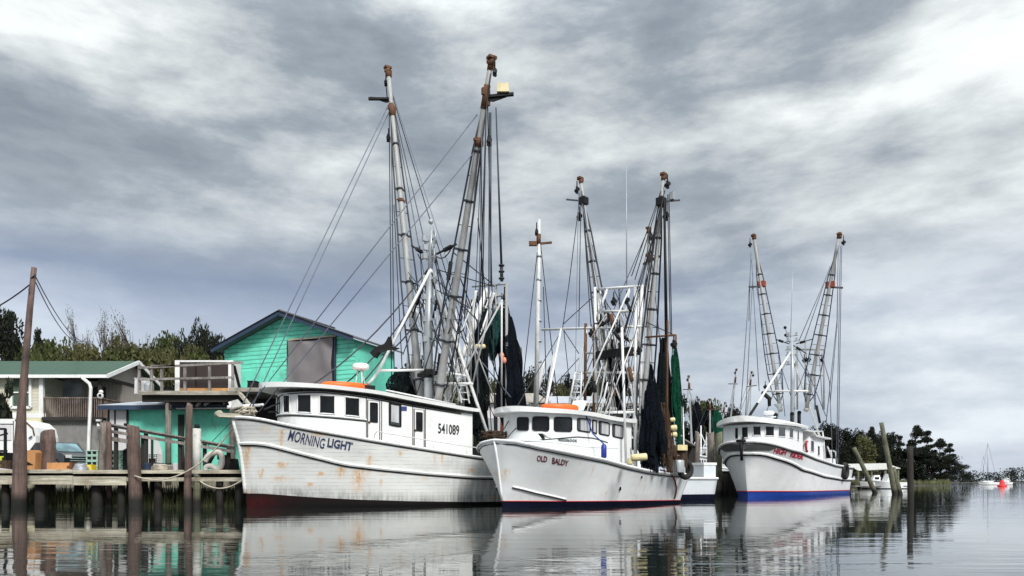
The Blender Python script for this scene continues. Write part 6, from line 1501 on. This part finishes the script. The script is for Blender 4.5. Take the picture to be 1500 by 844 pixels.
st_ = thing('plank_stack', 'low stack of grey planks lying on the dock before the green wall', 'planks', (xat(243, 33), 33.0, zD))
for j in range(4): mb = MB(); mb.box((xat(243, 33)+.05*j-.1, 32.95+.03*j, zD+.05+.075*j), (1.5-.12*j, .3, .06), rot=rotz(.03*j)); mb.build('plank', M['woodx'], st_)
# mooring lines
for p, q, sg, lb in ((P(197, 697, 30.3), P(352, 612, 30.2), 1.0, 'long slack mooring rope from the thick brown piling to the wooden trawler bow'), (P(293, 705, 30.6), P(357, 701, 30.0), .35, 'upper slack rope hanging below the dock edge by the trawler bow'), (P(300, 712, 30.6), P(358, 702, 30.0), .22, 'lower slack rope hanging below the dock edge by the trawler bow'), (P(345, 612, 30.2), P(298, 660, 33), .0, 'thin straight line from the wooden trawler bow down past the green wall')):
    mb = MB(); mb.tube(sagline(p, q, sg, 18), .03 if sg else .015, 6); mb.build('mooring_rope', M['rope'] if sg else M['steel'], None, lb, 'rope', 'mooring ropes at the trawler bow')
# ---- marsh grass under the dock
M['marsh'] = leafmat('marsh_grass', (.03, .038, .016), (.17, .18, .075))
rnd = random.Random(77); vs = []; fs_ = []; tn = []
for _ in range(9000):
    x = rnd.uniform(-29, -8.2); y = 31.9+rnd.random()**1.2*3.4; hgt = rnd.uniform(.25, .8); i = len(vs); zz = -.05+max(0, y-33.6)*.3; dx = rnd.gauss(0, .1); w_ = rnd.uniform(.015, .035)
    vs += [(x-w_, y, zz), (x+w_, y, zz), (x+dx, y+rnd.gauss(0, .06), zz+hgt)]; fs_.append([i, i+1, i+2]); t_ = rnd.random()**1.6; tn += [t_*.5, t_*.5, t_]
me = bpy.data.meshes.new('marsh_grass'); me.from_pydata(vs, [], fs_); me.materials.append(M['marsh']); at = me.attributes.new('tint', 'FLOAT', 'POINT'); at.data.foreach_set('value', tn)
o = bpy.data.objects.new('marsh_grass', me); COL.objects.link(o); tag(o, 'dark green marsh grass growing at the water edge under the dock', 'grass', None, 'stuff')
# ================================================================ boats behind
def simple_hull(fr, Lh, B, zbow, zst, boot=.35):
    h = Hull.__new__(Hull); h.fr = fr; h.Lh = Lh; h.B = B; h.Ld = Lh*.36; h.dp = 2; h.dq = .6; h.Wb = B*.9; h.Lw = Lh*.48; h.wp = 1.8; h.wq = .9; h.flare = 1.25; h.taper = .15; h.rake = .1
    h.stem = lambda z: -.28*max(z, 0); h.ztop = zbow; h.x0 = -.28*zbow
    h.zs = lambda x: zst+(zbow-zst)*(1-min(1, max(0, (x-h.x0)/(Lh*.85))))**1.7; h.zb = lambda x: boot; h.zg = lambda x: h.zs(x)-.55; return h
def trawler(label, fr, Lh, B, zbow, zst, hullm, housem, tips, rb=.13, red=False, nets=(), house=(.16, .52), hz=2.1, gant=True, bands=()):
    t = thing('fishing_trawler', label, 'fishing boat', None, fr=fr, group='shrimp trawlers moored in the river')
    h = simple_hull(fr, Lh, B, zbow, zst); h.mesh('hull', [hullm, M['boot_navy'], M['deck']], t, nu=50, n1=6, n2=4, grimefn=lambda x, z, a, b: .25*sstep(1, 0, z))
    mb = MB(local=True); mb.tube(h.loop(h.zs, .02, n=30), .07, 6, smooth=False); mb.build('cap_rail', M['white'], t)
    xa, xb = Lh*house[0], Lh*house[1]; hw = B*.68; z0 = h.zs(xb)-.5; z1 = h.zs(xa)-.5+hz+.3
    mb = MB(local=True); mb.prism([V(xa, -hw, z0), V(xb, -hw, z0), V(xb, -hw, z1-.15), V(xa-.1, -hw, z1)], V(0, 2*hw, 0)); mb.build('wheelhouse_wall', housem, t)
    mb = MB(local=True); mb.prism([V(xa-.6, -hw-.25, z1), V(xb+.3, -hw-.25, z1-.15), V(xb+.3, -hw-.25, z1-.03), V(xa-.6, -hw-.25, z1+.14)], V(0, 2*hw+.5, 0)); mb.build('roof', M['roofwhite'] if not red else M['woodgrey'], t)
    n_ = 5
    for sd in (-1, 1):
        for k in range(n_):
            q = MB(local=True); x = lerp(xa+.3, xb-.6, k/(n_-1)); q.box((x, sd*(hw+.01), z1-.75), (.5, .04, .6)); q.build('window', M['glass'], t)
    for k in (-.6, -.2, .2, .6): q = MB(local=True); q.box((xa-.06, hw*k*1.15, z1-.6), (.05, hw*.34, .5)); q.build('window', M['glass'], t)
    xm_ = Lh*.56
    mb = MB(local=True); mb.tube([V(xm_, 0, h.zs(xm_)-.5), V(xm_, 0, z1+4.2)], [.14, .08], 8); mb.build('mast', M['pipewhite'], t)
    pipes(t, 'frame_leg', [(V(xm_, 0, z1+3.2), V(xa+.5, .3, z1)), (V(xm_, 0, z1+3.2), V(xm_+1.2, -B*.9, h.zs(xm_))), (V(xm_, 0, z1+3.2), V(xm_+1.2, B*.9, h.zs(xm_))), (V(xm_-.5, -1, z1+1.2), V(xm_-.5, 1, z1+1.2))], .06, M['pipewhite'], 6)
    if gant:
        xg_ = Lh*.8; zg2 = h.zs(xg_)
        pipes(t, 'gantry_pipe', [(V(xg_, -B*.7, zg2-.3), V(xg_, -B*.6, zg2+4)), (V(xg_, B*.7, zg2-.3), V(xg_, B*.6, zg2+4)), (V(xg_, -B*.6, zg2+4), V(xg_, B*.6, zg2+4)), (V(xg_, -B*.64, zg2+2.4), V(xg_, B*.64, zg2+2.4))], .06, M['pipewhite'], 6)
    for k, tp_ in enumerate(tips):
        if tp_ is None: continue
        px_, py_ = tp_
        s_ = -1 if k else 1; a = V(xm_+.2, s_*B*.5, h.zs(xm_)+.4); b = fr.onX(px_, py_, xm_+.2)
        o = outrigger(t, a, b, rb, rb*.6, 4, .3, (M['pipegrey'], M['galv'], M['rust']), bands, lat=False)
        c = a.lerp(b, .86); q = MB(local=True); q.bar(c-V(0, s_*.4, 0), c+V(0, s_*.9, .1), .16, .10); q.build('stop_arm', M['rust'], o)
        block(o, b+V(0, s_*.2, 0), .3, size=.2)
        lines(t, [(b, V(.3, 0, zbow)), (b, V(xm_+1.5, s_*B*.8, h.zs(xm_))), (c, V(xm_, 0, z1+3.5))], .025, M['steel'])
    return t, h, z1
M['hullback'] = hullmat('pale_blue_white_hull', (.70, .74, .78))
fB = Fr(xat(800, 38.8), 38.8, R(28))
tB, hB, zB1 = trawler('white trawler hidden behind the smaller white boat, red cover on its roof', fB, 10.3, 1.9, 2.4, 1.25, M['hullback'], M['house3'], (None, (950, 335)), .13, True, bands=[(.88, .06, .5)])
q = MB(local=True); pR = fB.onY(888, 578, -.2); q.grid(lambda u, v: (pR.x-.9+1.8*u, -.9+1.4*v, zB1+.05+.32*math.sin(math.pi*u)**.5*math.sin(math.pi*v)**.5+.05*noise.noise(Vector((u*4, v*4, 1)))), 14, 10); q.build('red_cover', paint('dark_red_tarp', (.28, .012, .02), .7, .3, 3), tB)
mb = MB(local=True); pt_ = [fB.onY(*p, .4) for p in ((785.5, 602), (788, 440), (789, 400), (790, 322))]; mb.tube(pt_, [.13, .12, .11, .06], 8); bmB = mb.build('outrigger', M['pipewhite'], tB)
for y_ in (345, 375, 410, 440, 470, 500, 530): q = MB(local=True); c = fB.onY(789.5, y_, .4); q.tube([c-V(0, 0, .06), c+V(0, 0, .06)], .15 if y_ > 360 else .11, 8); q.build('collar', M['galv'] if y_ > 350 else M['rust'], bmB)
q = MB(local=True); c = fB.onY(789, 357, .4); wx = V(math.cos(fB.th), -math.sin(fB.th), 0); q.bar(c-wx*.5+V(0, 0, -.05), c+wx*.7+V(0, 0, .06), .10, .10); q.box(c-wx*.3, (.42, .2, .22), rot=rotz(-fB.th)); q.tube([c, c+V(0, 0, .5)], .12, 8); q.build('stop_arm', M['rust'], bmB)
block(bmB, fB.onY(786, 326, .4), .35, size=.17)
pipes(tB, 'standing_pipe', [(fB.onY(783, 602, .5), fB.onY(786, 545, .5)), (fB.onY(800, 592, -.5), fB.onY(812, 520, -.3)), (fB.onY(783, 592, .6), fB.onY(797, 530, .5))], .10, M['pipewhite'])
lines(tB, [(fB.onY(789, 360, .4), fB.onY(785, 560, .4)), (fB.onY(791, 350, .4), fB.onY(818, 600, .4)), (fB.onY(787, 370, .4), fB.onY(757, 640, .4)), (fB.onY(796, 420, .4), fB.onY(800, 560, .4))], .025, M['steel'])
wl = thing('white_cooler', 'pale grey box with a white lid on the low stern behind the smaller white boat', 'box', fB.W(V(9.9, -1.0, 1.2)), fB.th)
mb = MB(local=True); c = V(0, 0, 0); mb.box((0, 0, .40), (.9, 1.1, .80)); mb.build('box_body', M['hullback'], wl)
mb = MB(local=True); mb.box((0, 0, .88), (.98, 1.18, .14)); mb.build('box_lid', M['white'], wl)
for (lb, fr, Lh, tips, m_) in (('small distant trawler with a red tipped outrigger leaning left, seen past the green net', Fr(xat(998, 92), 92, R(55)), 12, ((1009, 551), (1040, 585)), 'white'),
                               ('small distant trawler with two upright dark tipped outriggers left of the blue waterline trawler', Fr(xat(1052, 98), 98, R(60)), 13, ((1079, 541), (1101, 545)), 'white'),
                               ('small distant trawler with short booms lying between two other far boats', Fr(xat(1022, 104), 104, R(65)), 12, ((1024, 585), (1062, 590)), 'white')):
    trawler(lb, fr, Lh, 2.3, 3.0, 1.5, M['hullback'], M['house3'], tips, .16, bands=[(.9, .1, .8)])
for k, (px_, D_, y0, y1, m_, lb) in enumerate(((1022, 100, 590, 660, 'net_navy', 'dark blue net hanging on a small distant trawler left of the pilings'), (1050, 104, 600, 650, 'net_green', 'green net hanging among the far small trawlers'), (1040, 106, 588, 640, 'net_black', 'dark net bundle on the far small trawlers under the trees'))):
    net('fishing_net', lb, P(px_, y0, D_), P(px_+2, y1, D_), [(0, .3), (.4, .8), (1, .9)], M[m_], G_N, seed=30+k, n=12, m=28)
# ---- pilings and rear dock in the middle
rdk = thing('rear_dock', 'dark timber bulkhead dock between the small white boat and the blue waterline trawler', 'dock', (xat(1052, 57), 57, 0))
mb = MB(); xa, xb = xat(1026, 57), xat(1095, 57); mb.box(((xa+xb)/2, 59, zat(690, 57)-.08), (xb-xa, 4, .16)); mb.build('deck_boards', M['woodgrey'], rdk)
mb = MB(); mb.box(((xa+xb)/2, 57.1, .5), (xb-xa, .2, 2.6)); mb.build('bulkhead', M['darkvoid'], rdk)
for px_ in (1032, 1046, 1062, 1078): mb = MB(); mb.tube([(xat(px_, 56.8), 56.8, -1), (xat(px_, 56.8), 56.8, 1.7)], .18, 8); mb.build('support_post', M['pileblack'], rdk)
piling(1036, 1047, 634, 55, M['pilegrey'], 'thick grey piling left of the bow with crimson lettering', .0, group='pilings behind the boats')
piling(1047, 1058, 634, 56.2, M['pilegreen'], 'mossy piling close behind the bow with crimson lettering', .1, group='pilings behind the boats')
piling(1018, 1025, 632, 58, M['pilegrey'], 'thin grey piling right of the green net', -.05, group='pilings behind the boats')
piling(757, 765, 508, 47, M['pilegreen'], 'very tall flat topped piling right of the navy black net', .05, group='pilings behind the boats')
piling(732, 742, 576, 44, M['rustred'], 'rust red post between the two front boats', .15, group='pilings behind the boats')
piling(723, 729, 578, 44.5, M['pileblack'], 'black post left of the rust red post', .0, group='pilings behind the boats')
hs = thing('lean_to', 'small dark sloping roof shelter behind the stern boxes', 'shelter', (xat(1010, 60), 60, 1.2)); c = V(xat(1010, 60), 60, 0)
mb = MB(); mb.prism([P(1000, 641, 60), P(1021, 653, 60), P(1021, 655, 60), P(1000, 643, 60)], V(0, 3, 0)); mb.build('roof', M['woodgrey'], hs)
for px_ in (1002, 1018): mb = MB(); mb.bar(P(px_, 650, 60.5), V(xat(px_, 60.5), 60.5, .8), .18, .18); mb.build('post', M['darkvoid'], hs)
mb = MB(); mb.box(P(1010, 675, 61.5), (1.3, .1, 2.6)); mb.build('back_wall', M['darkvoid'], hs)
# ---- buildings on the bank behind
wb = thing('white_building', 'low white building with a pale roof behind the nets between the two front boats', 'building', (xat(745, 70), 74, 1.4))
xa, xb = xat(700, 70), xat(800, 70)
mb = MB(); mb.box(((xa+xb)/2, 72.5, (1.3+zat(592, 70))/2), (xb-xa, 5, zat(592, 70)-1.3)); mb.build('wall', M['panelwhite'], wb)
mb = MB(); mb.prism([V(xa-.4, 69.5, zat(591, 70)), V(xb+.4, 69.5, zat(591, 70)), V(xb-.8, 72.5, zat(573, 70)), V(xa+1.2, 72.5, zat(573, 70))], V(0, 0, .1)); mb.build('roof', paint('tan_roof', (.33, .30, .26), .8, .3, 1), wb)
mb = MB(); mb.box(P(720, 628, 69.9), (1.7, .08, 2.0)); d_ = mb.build('door', M['galv'], wb); mb = MB(); mb.box(P(752, 622, 69.9), (1.6, .08, 1.4)); mb.build('window', M['glass'], wb)
cv = thing('covered_dock', 'long low boat shelter with a grey sheet roof behind the smaller white boat', 'shelter', (xat(860, 76), 76, 0)); xa, xb = xat(800, 76), xat(960, 76)
mb = MB(); mb.prism([V(xa, 75, zat(592, 75)), V(xb, 75, zat(592, 75)), V(xb, 78, zat(577, 75)), V(xa, 78, zat(577, 75))], V(0, 0, .1)); mb.build('roof', M['metalroof'], cv)
mb = MB(); mb.bar(V(xa, 74.9, zat(593, 75)), V(xb, 74.9, zat(593, 75)), .12, .3); mb.build('fascia', M['woodgrey'], cv)
for k in range(7): x = lerp(xa+.3, xb-.3, k/6); mb = MB(); mb.bar(V(x, 75.2, -.5), V(x, 75.2, zat(592, 75)), .22, .22); mb.build('post', M['darkvoid'], cv)
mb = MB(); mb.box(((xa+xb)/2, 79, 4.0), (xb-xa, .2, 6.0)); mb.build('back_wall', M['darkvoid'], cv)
# ---- trees on the bank
GT = 'trees along the river bank'
for k, (key, px_, D_, yt, wp_, lb) in enumerate((
    ('dark', -14, 58, 452, 92, 'dark tree rising behind the beige house at the far left edge'),
    ('pine_b', 14, 62, 462, 60, 'dark pine behind the left end of the green metal roof'),
    ('pine', 55, 84, 487, 46, 'dark pine top just right of the utility pole above the green metal roof'),
    ('round', 84, 88, 492, 62, 'rounded green tree above the middle of the green metal roof'),
    ('olive', 112, 96, 500, 80, 'olive tree under the leftmost bare twigs'),
    ('bare', 122, 104, 466, 46, 'leftmost bare twiggy tree with pale sky between its twigs'),
    ('bare', 152, 100, 464, 58, 'bare tree with reddish dots of leaf at the centre left'),
    ('olive', 176, 106, 484, 60, 'rounded olive tree right of the bare tree with reddish dots'),
    ('bare', 206, 102, 474, 80, 'wide bare tree with the first green buds above the raised deck'),
    ('round', 244, 108, 482, 70, 'rounded green tree left of the dome topped tree'),
    ('round_b', 150, 94, 503, 70, 'low green tree above the porch of the beige house'),
    ('olive', 190, 92, 500, 96, 'broad olive tree above the gable of the beige house'),
    ('olive', 228, 96, 502, 80, 'olive tree behind the left end of the raised deck rail'),
    ('olive', 264, 92, 499, 76, 'olive tree behind the white framed bin'),
    ('dark', 287, 100, 474, 60, 'dark dome topped tree rising left of the green shed'),
    ('dark', 300, 96, 492, 60, 'dark tree under the dome topped tree'),
    ('dark_b', 322, 92, 490, 40, 'narrow dark tree touching the left eave of the green shed'),
    ('round', 40, 80, 500, 90, 'wide green tree low behind the utility pole'),
    ('round_b', 70, 78, 504, 90, 'wide green tree low above the left half of the green metal roof'),
    ('olive', 108, 80, 506, 96, 'wide olive tree low above the right half of the green metal roof'),
    ('olive', 150, 78, 505, 110, 'wide olive tree low above the end of the green metal roof'),
    ('round', 205, 80, 505, 110, 'wide green tree low behind the raised deck rail'),
    ('olive', 248, 79, 507, 100, 'wide olive tree low left of the white framed bin'),
    ('round_b', 300, 82, 503, 90, 'wide green tree low beside the green shed wall'),
    ('bush', 4, 42.5, 548, 40, 'dark leafy shrub at the left edge in front of the beige house'),
    ('olive', 170, 64, 545, 70, 'low sunlit shrub seen through the porch of the beige house'),
    ('round', 590, 82, 536, 70, 'green tree behind the mast of the large wooden trawler'),
    ('dark', 622, 86, 528, 60, 'dark tree just right of the mast of the large wooden trawler'),
    ('round_b', 655, 84, 540, 70, 'green tree behind the ladder boom'),
    ('dark_b', 690, 88, 530, 50, 'narrow dark tree behind the black green net'),
    ('olive', 706, 84, 548, 60, 'yellowish tree seen between the nets'),
    ('round', 728, 86, 552, 50, 'green and brown tree behind the navy black net'),
    ('dark', 785, 92, 543, 56, 'dark tree right of the very tall piling'),
    ('pine_b', 806, 96, 541, 44, 'dark pine behind the white vertical boom'),
    ('dark_b', 832, 92, 548, 44, 'narrow dark tree between the white boom and the gantry'),
    ('olive', 822, 88, 556, 40, 'short olive tree behind the boat shelter roof'),
    ('dark', 862, 94, 550, 60, 'dark tree behind the left posts of the white gantry'),
    ('round', 900, 92, 548, 70, 'green tree behind the middle of the white gantry'),
    ('dark', 945, 94, 552, 70, 'dark tree behind the navy blue net'),
    ('dark_b', 1000, 120, 578, 40, 'narrow dark tree right of the green net'),
    ('dark', 1018, 118, 586, 36, 'dark tree behind the red tipped outrigger'),
    ('round', 1040, 116, 583, 44, 'green tree with leaning top behind the small distant trawlers'),
    ('dark', 1068, 122, 596, 44, 'dark tree left of the wheelhouse with crimson lettering'))):
    tree(key, px_, D_, yt, wp_, lb, GT, seed=k)
GR = 'trees of the wooded point on the right'
for k, (key, px_, D_, yt, wp_, lb) in enumerate((
    ('dark', 1206, 182, 620, 46, 'dark tree just behind the stern frame of the trawler on the right'),
    ('dark', 1226, 186, 624, 40, 'dark round tree right of the trawler stern'),
    ('dark_b', 1240, 190, 627, 34, 'narrow dark tree left of the slanting piling'),
    ('dark', 1254, 192, 630, 36, 'dark tree above the slanting piling'),
    ('dark_b', 1216, 200, 640, 60, 'broad dark tree low behind the trawler stern frame'),
    ('dark', 1244, 202, 645, 70, 'broad dark tree low left of the yellow green tree'),
    ('dark', 1300, 204, 650, 80, 'broad dark tree low behind the tall leaning piling'),
    ('dark_b', 1335, 208, 660, 80, 'broad dark tree low behind the black piling'),
    ('dark', 1365, 212, 664, 70, 'broad dark tree low under the open layered pine'),
    ('yellow', 1269, 178, 640, 36, 'pale yellow green tree above the boathouse'),
    ('pine', 1278, 204, 627, 32, 'dark pine left of the tall leaning piling'),
    ('dark', 1292, 205, 634, 40, 'dark tree behind the tall leaning piling'),
    ('dark_b', 1308, 208, 633, 40, 'dark bushy tree right of the tall leaning piling'),
    ('pine_b', 1318, 210, 640, 30, 'dark pine left of the black piling'),
    ('pine', 1342, 212, 625, 46, 'tallest dark pine with gaps in its crown above the black piling'),
    ('pine_b', 1358, 214, 633, 44, 'tall pine just right of the tallest pine'),
    ('dark', 1330, 206, 655, 44, 'low dark tree under the tallest pine'),
    ('pine', 1377, 216, 644, 42, 'pine right of the wooded point with open layers'),
    ('pine_b', 1391, 218, 651, 36, 'outermost tall pine whose limbs reach out over the river'),
    ('dark', 1358, 210, 672, 40, 'low dark tree at the water edge under the pines'),
    ('dark', 1385, 214, 682, 34, 'low dark tree under the outermost pine'),
    ('dark', 1410, 240, 680, 30, 'small dark tree at the tip of the wooded point'),
    ('dark', 1282, 200, 664, 50, 'low dark tree behind the boathouse roof'))):
    tree(key, px_, D_, yt, wp_, lb, GR, z0=1.0, seed=k+40)
# far wood across the river
rnd = random.Random(5); vs = []; fs_ = []; tn = []
for k in range(330):
    x = rnd.uniform(420, 1150) if k % 4 else rnd.uniform(150, 2200); y = rnd.uniform(770, 860); hgt = rnd.uniform(7, 13)+5*noise.noise(Vector((x*.02, 0, 0)))+(4 if x > 540 else 0); r_ = rnd.uniform(3.5, 7); lt = rnd.random()*.6
    for _ in range(110):
        p = Vector((max(-1.1, min(1.1, rnd.gauss(0, .5)))*r_, rnd.gauss(0, .5)*r_, rnd.random()**.9*hgt)); c = Vector((x, y, .5))+p; i = len(vs); s_ = rnd.uniform(.4, .9)
        a = Vector((rnd.gauss(0, 1), rnd.gauss(0, 1), rnd.gauss(0, 1))).normalized(); b = a.orthogonal().normalized(); d = a.cross(b)
        vs += [tuple(c+b*s_), tuple(c+d*s_), tuple(c-b*s_), tuple(c-d*s_)]; fs_.append([i, i+1, i+2, i+3]); tv = lt+.4*rnd.random(); tn += [tv]*4
me = bpy.data.meshes.new('far_wood'); me.from_pydata(vs, [], fs_); me.materials.append(M['leaf_far']); at = me.attributes.new('tint', 'FLOAT', 'POINT'); at.data.foreach_set('value', tn)
o = bpy.data.objects.new('far_wood', me); COL.objects.link(o); tag(o, 'far hazy wood along the opposite shore on the right', 'wood', None, 'stuff')
# reeds along the wooded point
vs = []; fs_ = []; tn = []
for _ in range(5000):
    t_ = rnd.random()*9; i0 = 9+int(t_*.65) if t_ < 9 else 9; i0 = min(len(shore)-5, i0); u = rnd.random(); a, b = Vector(shore[i0]), Vector(shore[i0+1]); p = a.lerp(b, u); n_ = Vector((-(b-a).y, (b-a).x)).normalized()
    p = p+n_*rnd.uniform(.3, 5); i = len(vs); hgt = rnd.uniform(.5, 1.7); w_ = .12; tv = rnd.random()
    vs += [(p.x-w_, p.y, .0), (p.x+w_, p.y, .0), (p.x+rnd.gauss(0, .2), p.y, hgt+.3)]; fs_.append([i, i+1, i+2]); tn += [tv*.6, tv*.6, tv]
me = bpy.data.meshes.new('reeds'); me.from_pydata(vs, [], fs_); me.materials.append(M['marsh']); at = me.attributes.new('tint', 'FLOAT', 'POINT'); at.data.foreach_set('value', tn)
o = bpy.data.objects.new('reeds', me); COL.objects.link(o); tag(o, 'brown reeds along the water edge of the wooded point', 'reeds', None, 'stuff')
# ---- right hand pilings
GP = 'leaning mooring pilings in the river on the right'
def lean_pile(a, b, D, r0, r1, mat, lb):
    mb = MB(); p, q = P(*a, D), P(*b, D); dn = (p-q).normalized(); p = p+dn*((p.z+1.0)/max(.2, -dn.z)) if p.z > -1 else p
    K = 8; mb.tube([p.lerp(q, i/K) for i in range(K+1)], [lerp(r0, r1, i/K) for i in range(K+1)], 10); mb.build('mooring_piling', mat, None, lb, 'piling', GP)
lean_pile((1281, 720), (1251, 656), 70, .24, .18, M['pilegreen'], 'short mossy piling leaning left beside the trawler stern')
lean_pile((1311, 725), (1291, 619), 62, .24, .17, M['pilegreen'], 'tall greenish piling leaning left, highest of the right pilings')
lean_pile((1318, 723), (1308, 685), 63, .24, .2, M['pilegreen'], 'short piling close against the foot of the tall leaning one')
lean_pile((1334, 737), (1333, 654), 37, .155, .14, M['pileblack'], 'black upright piling nearest the camera on the right')
# ---- boathouse, small craft, buoy
bt = thing('boathouse', 'open boathouse with a pale corrugated roof at the edge of the wooded point', 'boathouse', (xat(1283, 112), 113, 0)); xa, xb = xat(1252, 112), xat(1314, 112)
M['corr'] = siding('pale_corrugated_roof', (.50, .50, .47), .5, .2, 0, None, .6, .5)
mb = MB(); mb.prism([V(xa, 111, zat(690, 112)), V(xb, 111, zat(687, 112)), V(xb-.4, 114.5, zat(679, 112)), V(xa, 114.5, zat(680, 112))], V(0, 0, .1)); mb.build('roof', M['corr'], bt)
for k in range(4):
    for y_ in (111.3, 115): x = lerp(xa+.2, xb-.2, k/3); mb = MB(); mb.bar(V(x, y_, -1), V(x, y_, zat(689, 112)), .22, .22); mb.build('post', M['pilegreen'], bt)
mb = MB(); mb.box(((xa+xb)/2, 110.5, .42), (xb-xa+2, 1.4, .14)); mb.build('walkway', M['woodgrey'], bt)
def skiff(lb, px_, D_, Lh, th, B=1.1, zb=1.1, cabin=True, canopy=None):
    fr = Fr(xat(px_, D_), D_, th); t = thing('motor_boat', lb, 'motor boat', None, fr=fr, group='small motor boats'); h = simple_hull(fr, Lh, B, zb, zb*.75, .12); h.zg = lambda x: h.zs(x)-.25
    h.mesh('hull', [M['hull2'], M['boot_navy'], M['deck']], t, nu=24, n1=4, n2=3, deckdrop=.3)
    if cabin:
        mb = MB(local=True); mb.prism([V(Lh*.3, -B*.6, zb*.8), V(Lh*.65, -B*.6, zb*.8), V(Lh*.62, -B*.55, zb+.95), V(Lh*.42, -B*.55, zb+.95)], V(0, B*1.15, 0)); mb.build('cabin', M['roofwhite'], t)
        for sd in (-1, 1): mb = MB(local=True); mb.box((Lh*.5, sd*B*.6, zb+.5), (Lh*.16, .06, .32)); mb.build('window', M['glass'], t)
    if canopy:
        mb = MB(local=True); mb.box((Lh*.52, 0, zb+1.6), (Lh*.42, B*1.5, .1)); mb.build('canopy', canopy, t)
        pipes(t, 'canopy_post', [(V(Lh*.35, s_*B*.6, zb*.8), V(Lh*.37, s_*B*.6, zb+1.6)) for s_ in (-1, 1)]+[(V(Lh*.68, s_*B*.6, zb*.8), V(Lh*.68, s_*B*.6, zb+1.6)) for s_ in (-1, 1)], .05, M['pipewhite'], 6)
    return t
skiff('white motor boat under the boathouse, left of two', 1262, 111, 4.2, R(10)); skiff('white motor boat with raised cabin under the boathouse, right of two', 1282, 110.4, 4.6, R(6), 1.2, 1.3)
skiff('small white motor boat with a green canopy on the far right beyond the buoy', 1468, 255, 5, R(30), 1.2, 1.3, True, paint('green_canvas', (.20, .32, .12), .7))
for (px_, D_, yt, lb, Ls) in ((1438, 250, 649, 'white sailboat with the taller bare mast on the far right', 6.2), (1434, 300, 668, 'white sailboat with the shorter bare mast behind the other sailboat', 5.5)):
    fr = Fr(xat(px_, D_), D_, R(12)); t = thing('sailboat', lb, 'sailboat', None, fr=fr); h = simple_hull(fr, Ls, 1.1, 1.2, .95, .12); h.zg = lambda x: h.zs(x)-.25
    h.mesh('hull', [M['hull2'], M['boot_navy'], M['deck']], t, nu=24, n1=4, n2=3, deckdrop=.1)
    mb = MB(local=True); mb.prism([V(Ls*.3, -.6, .85), V(Ls*.7, -.6, .85), V(Ls*.66, -.5, 1.4), V(Ls*.36, -.5, 1.3)], V(0, 1.1, 0)); mb.build('cabin', M['roofwhite'], t)
    mb = MB(local=True); mb.tube([(Ls*.4, 0, 1.2), (Ls*.4, 0, zat(yt, D_+2))], .12, 6); mb.build('mast', M['galv'], t)
    mb = MB(local=True); mb.tube([(Ls*.41, 0, 2.3), (Ls*.85, 0, 2.3)], .11, 6); mb.build('boom', M['bluetrim'], t)
    lines(t, [(V(Ls*.4, 0, zat(yt, D_+2)), V(-.2, 0, 1.4)), (V(Ls*.4, 0, zat(yt, D_+2)), V(Ls, 0, 1.1))], .03, M['steel'], 'stay')
by = thing('channel_buoy', 'red conical channel buoy floating on the open water at the far right', 'buoy', (xat(1468, 170), 170, 0))
mb = MB(); mb.lathe((xat(1468, 170), 170, -.3), [(.0, 0), (.95, .1), (.95, .55), (.55, .75), (.48, 1.3), (.38, 1.35), (.3, 1.75), (0, 1.8)], 14); mb.build('buoy_body', paint('signal_red', (.75, .015, .02), .5, .12, 1), by)
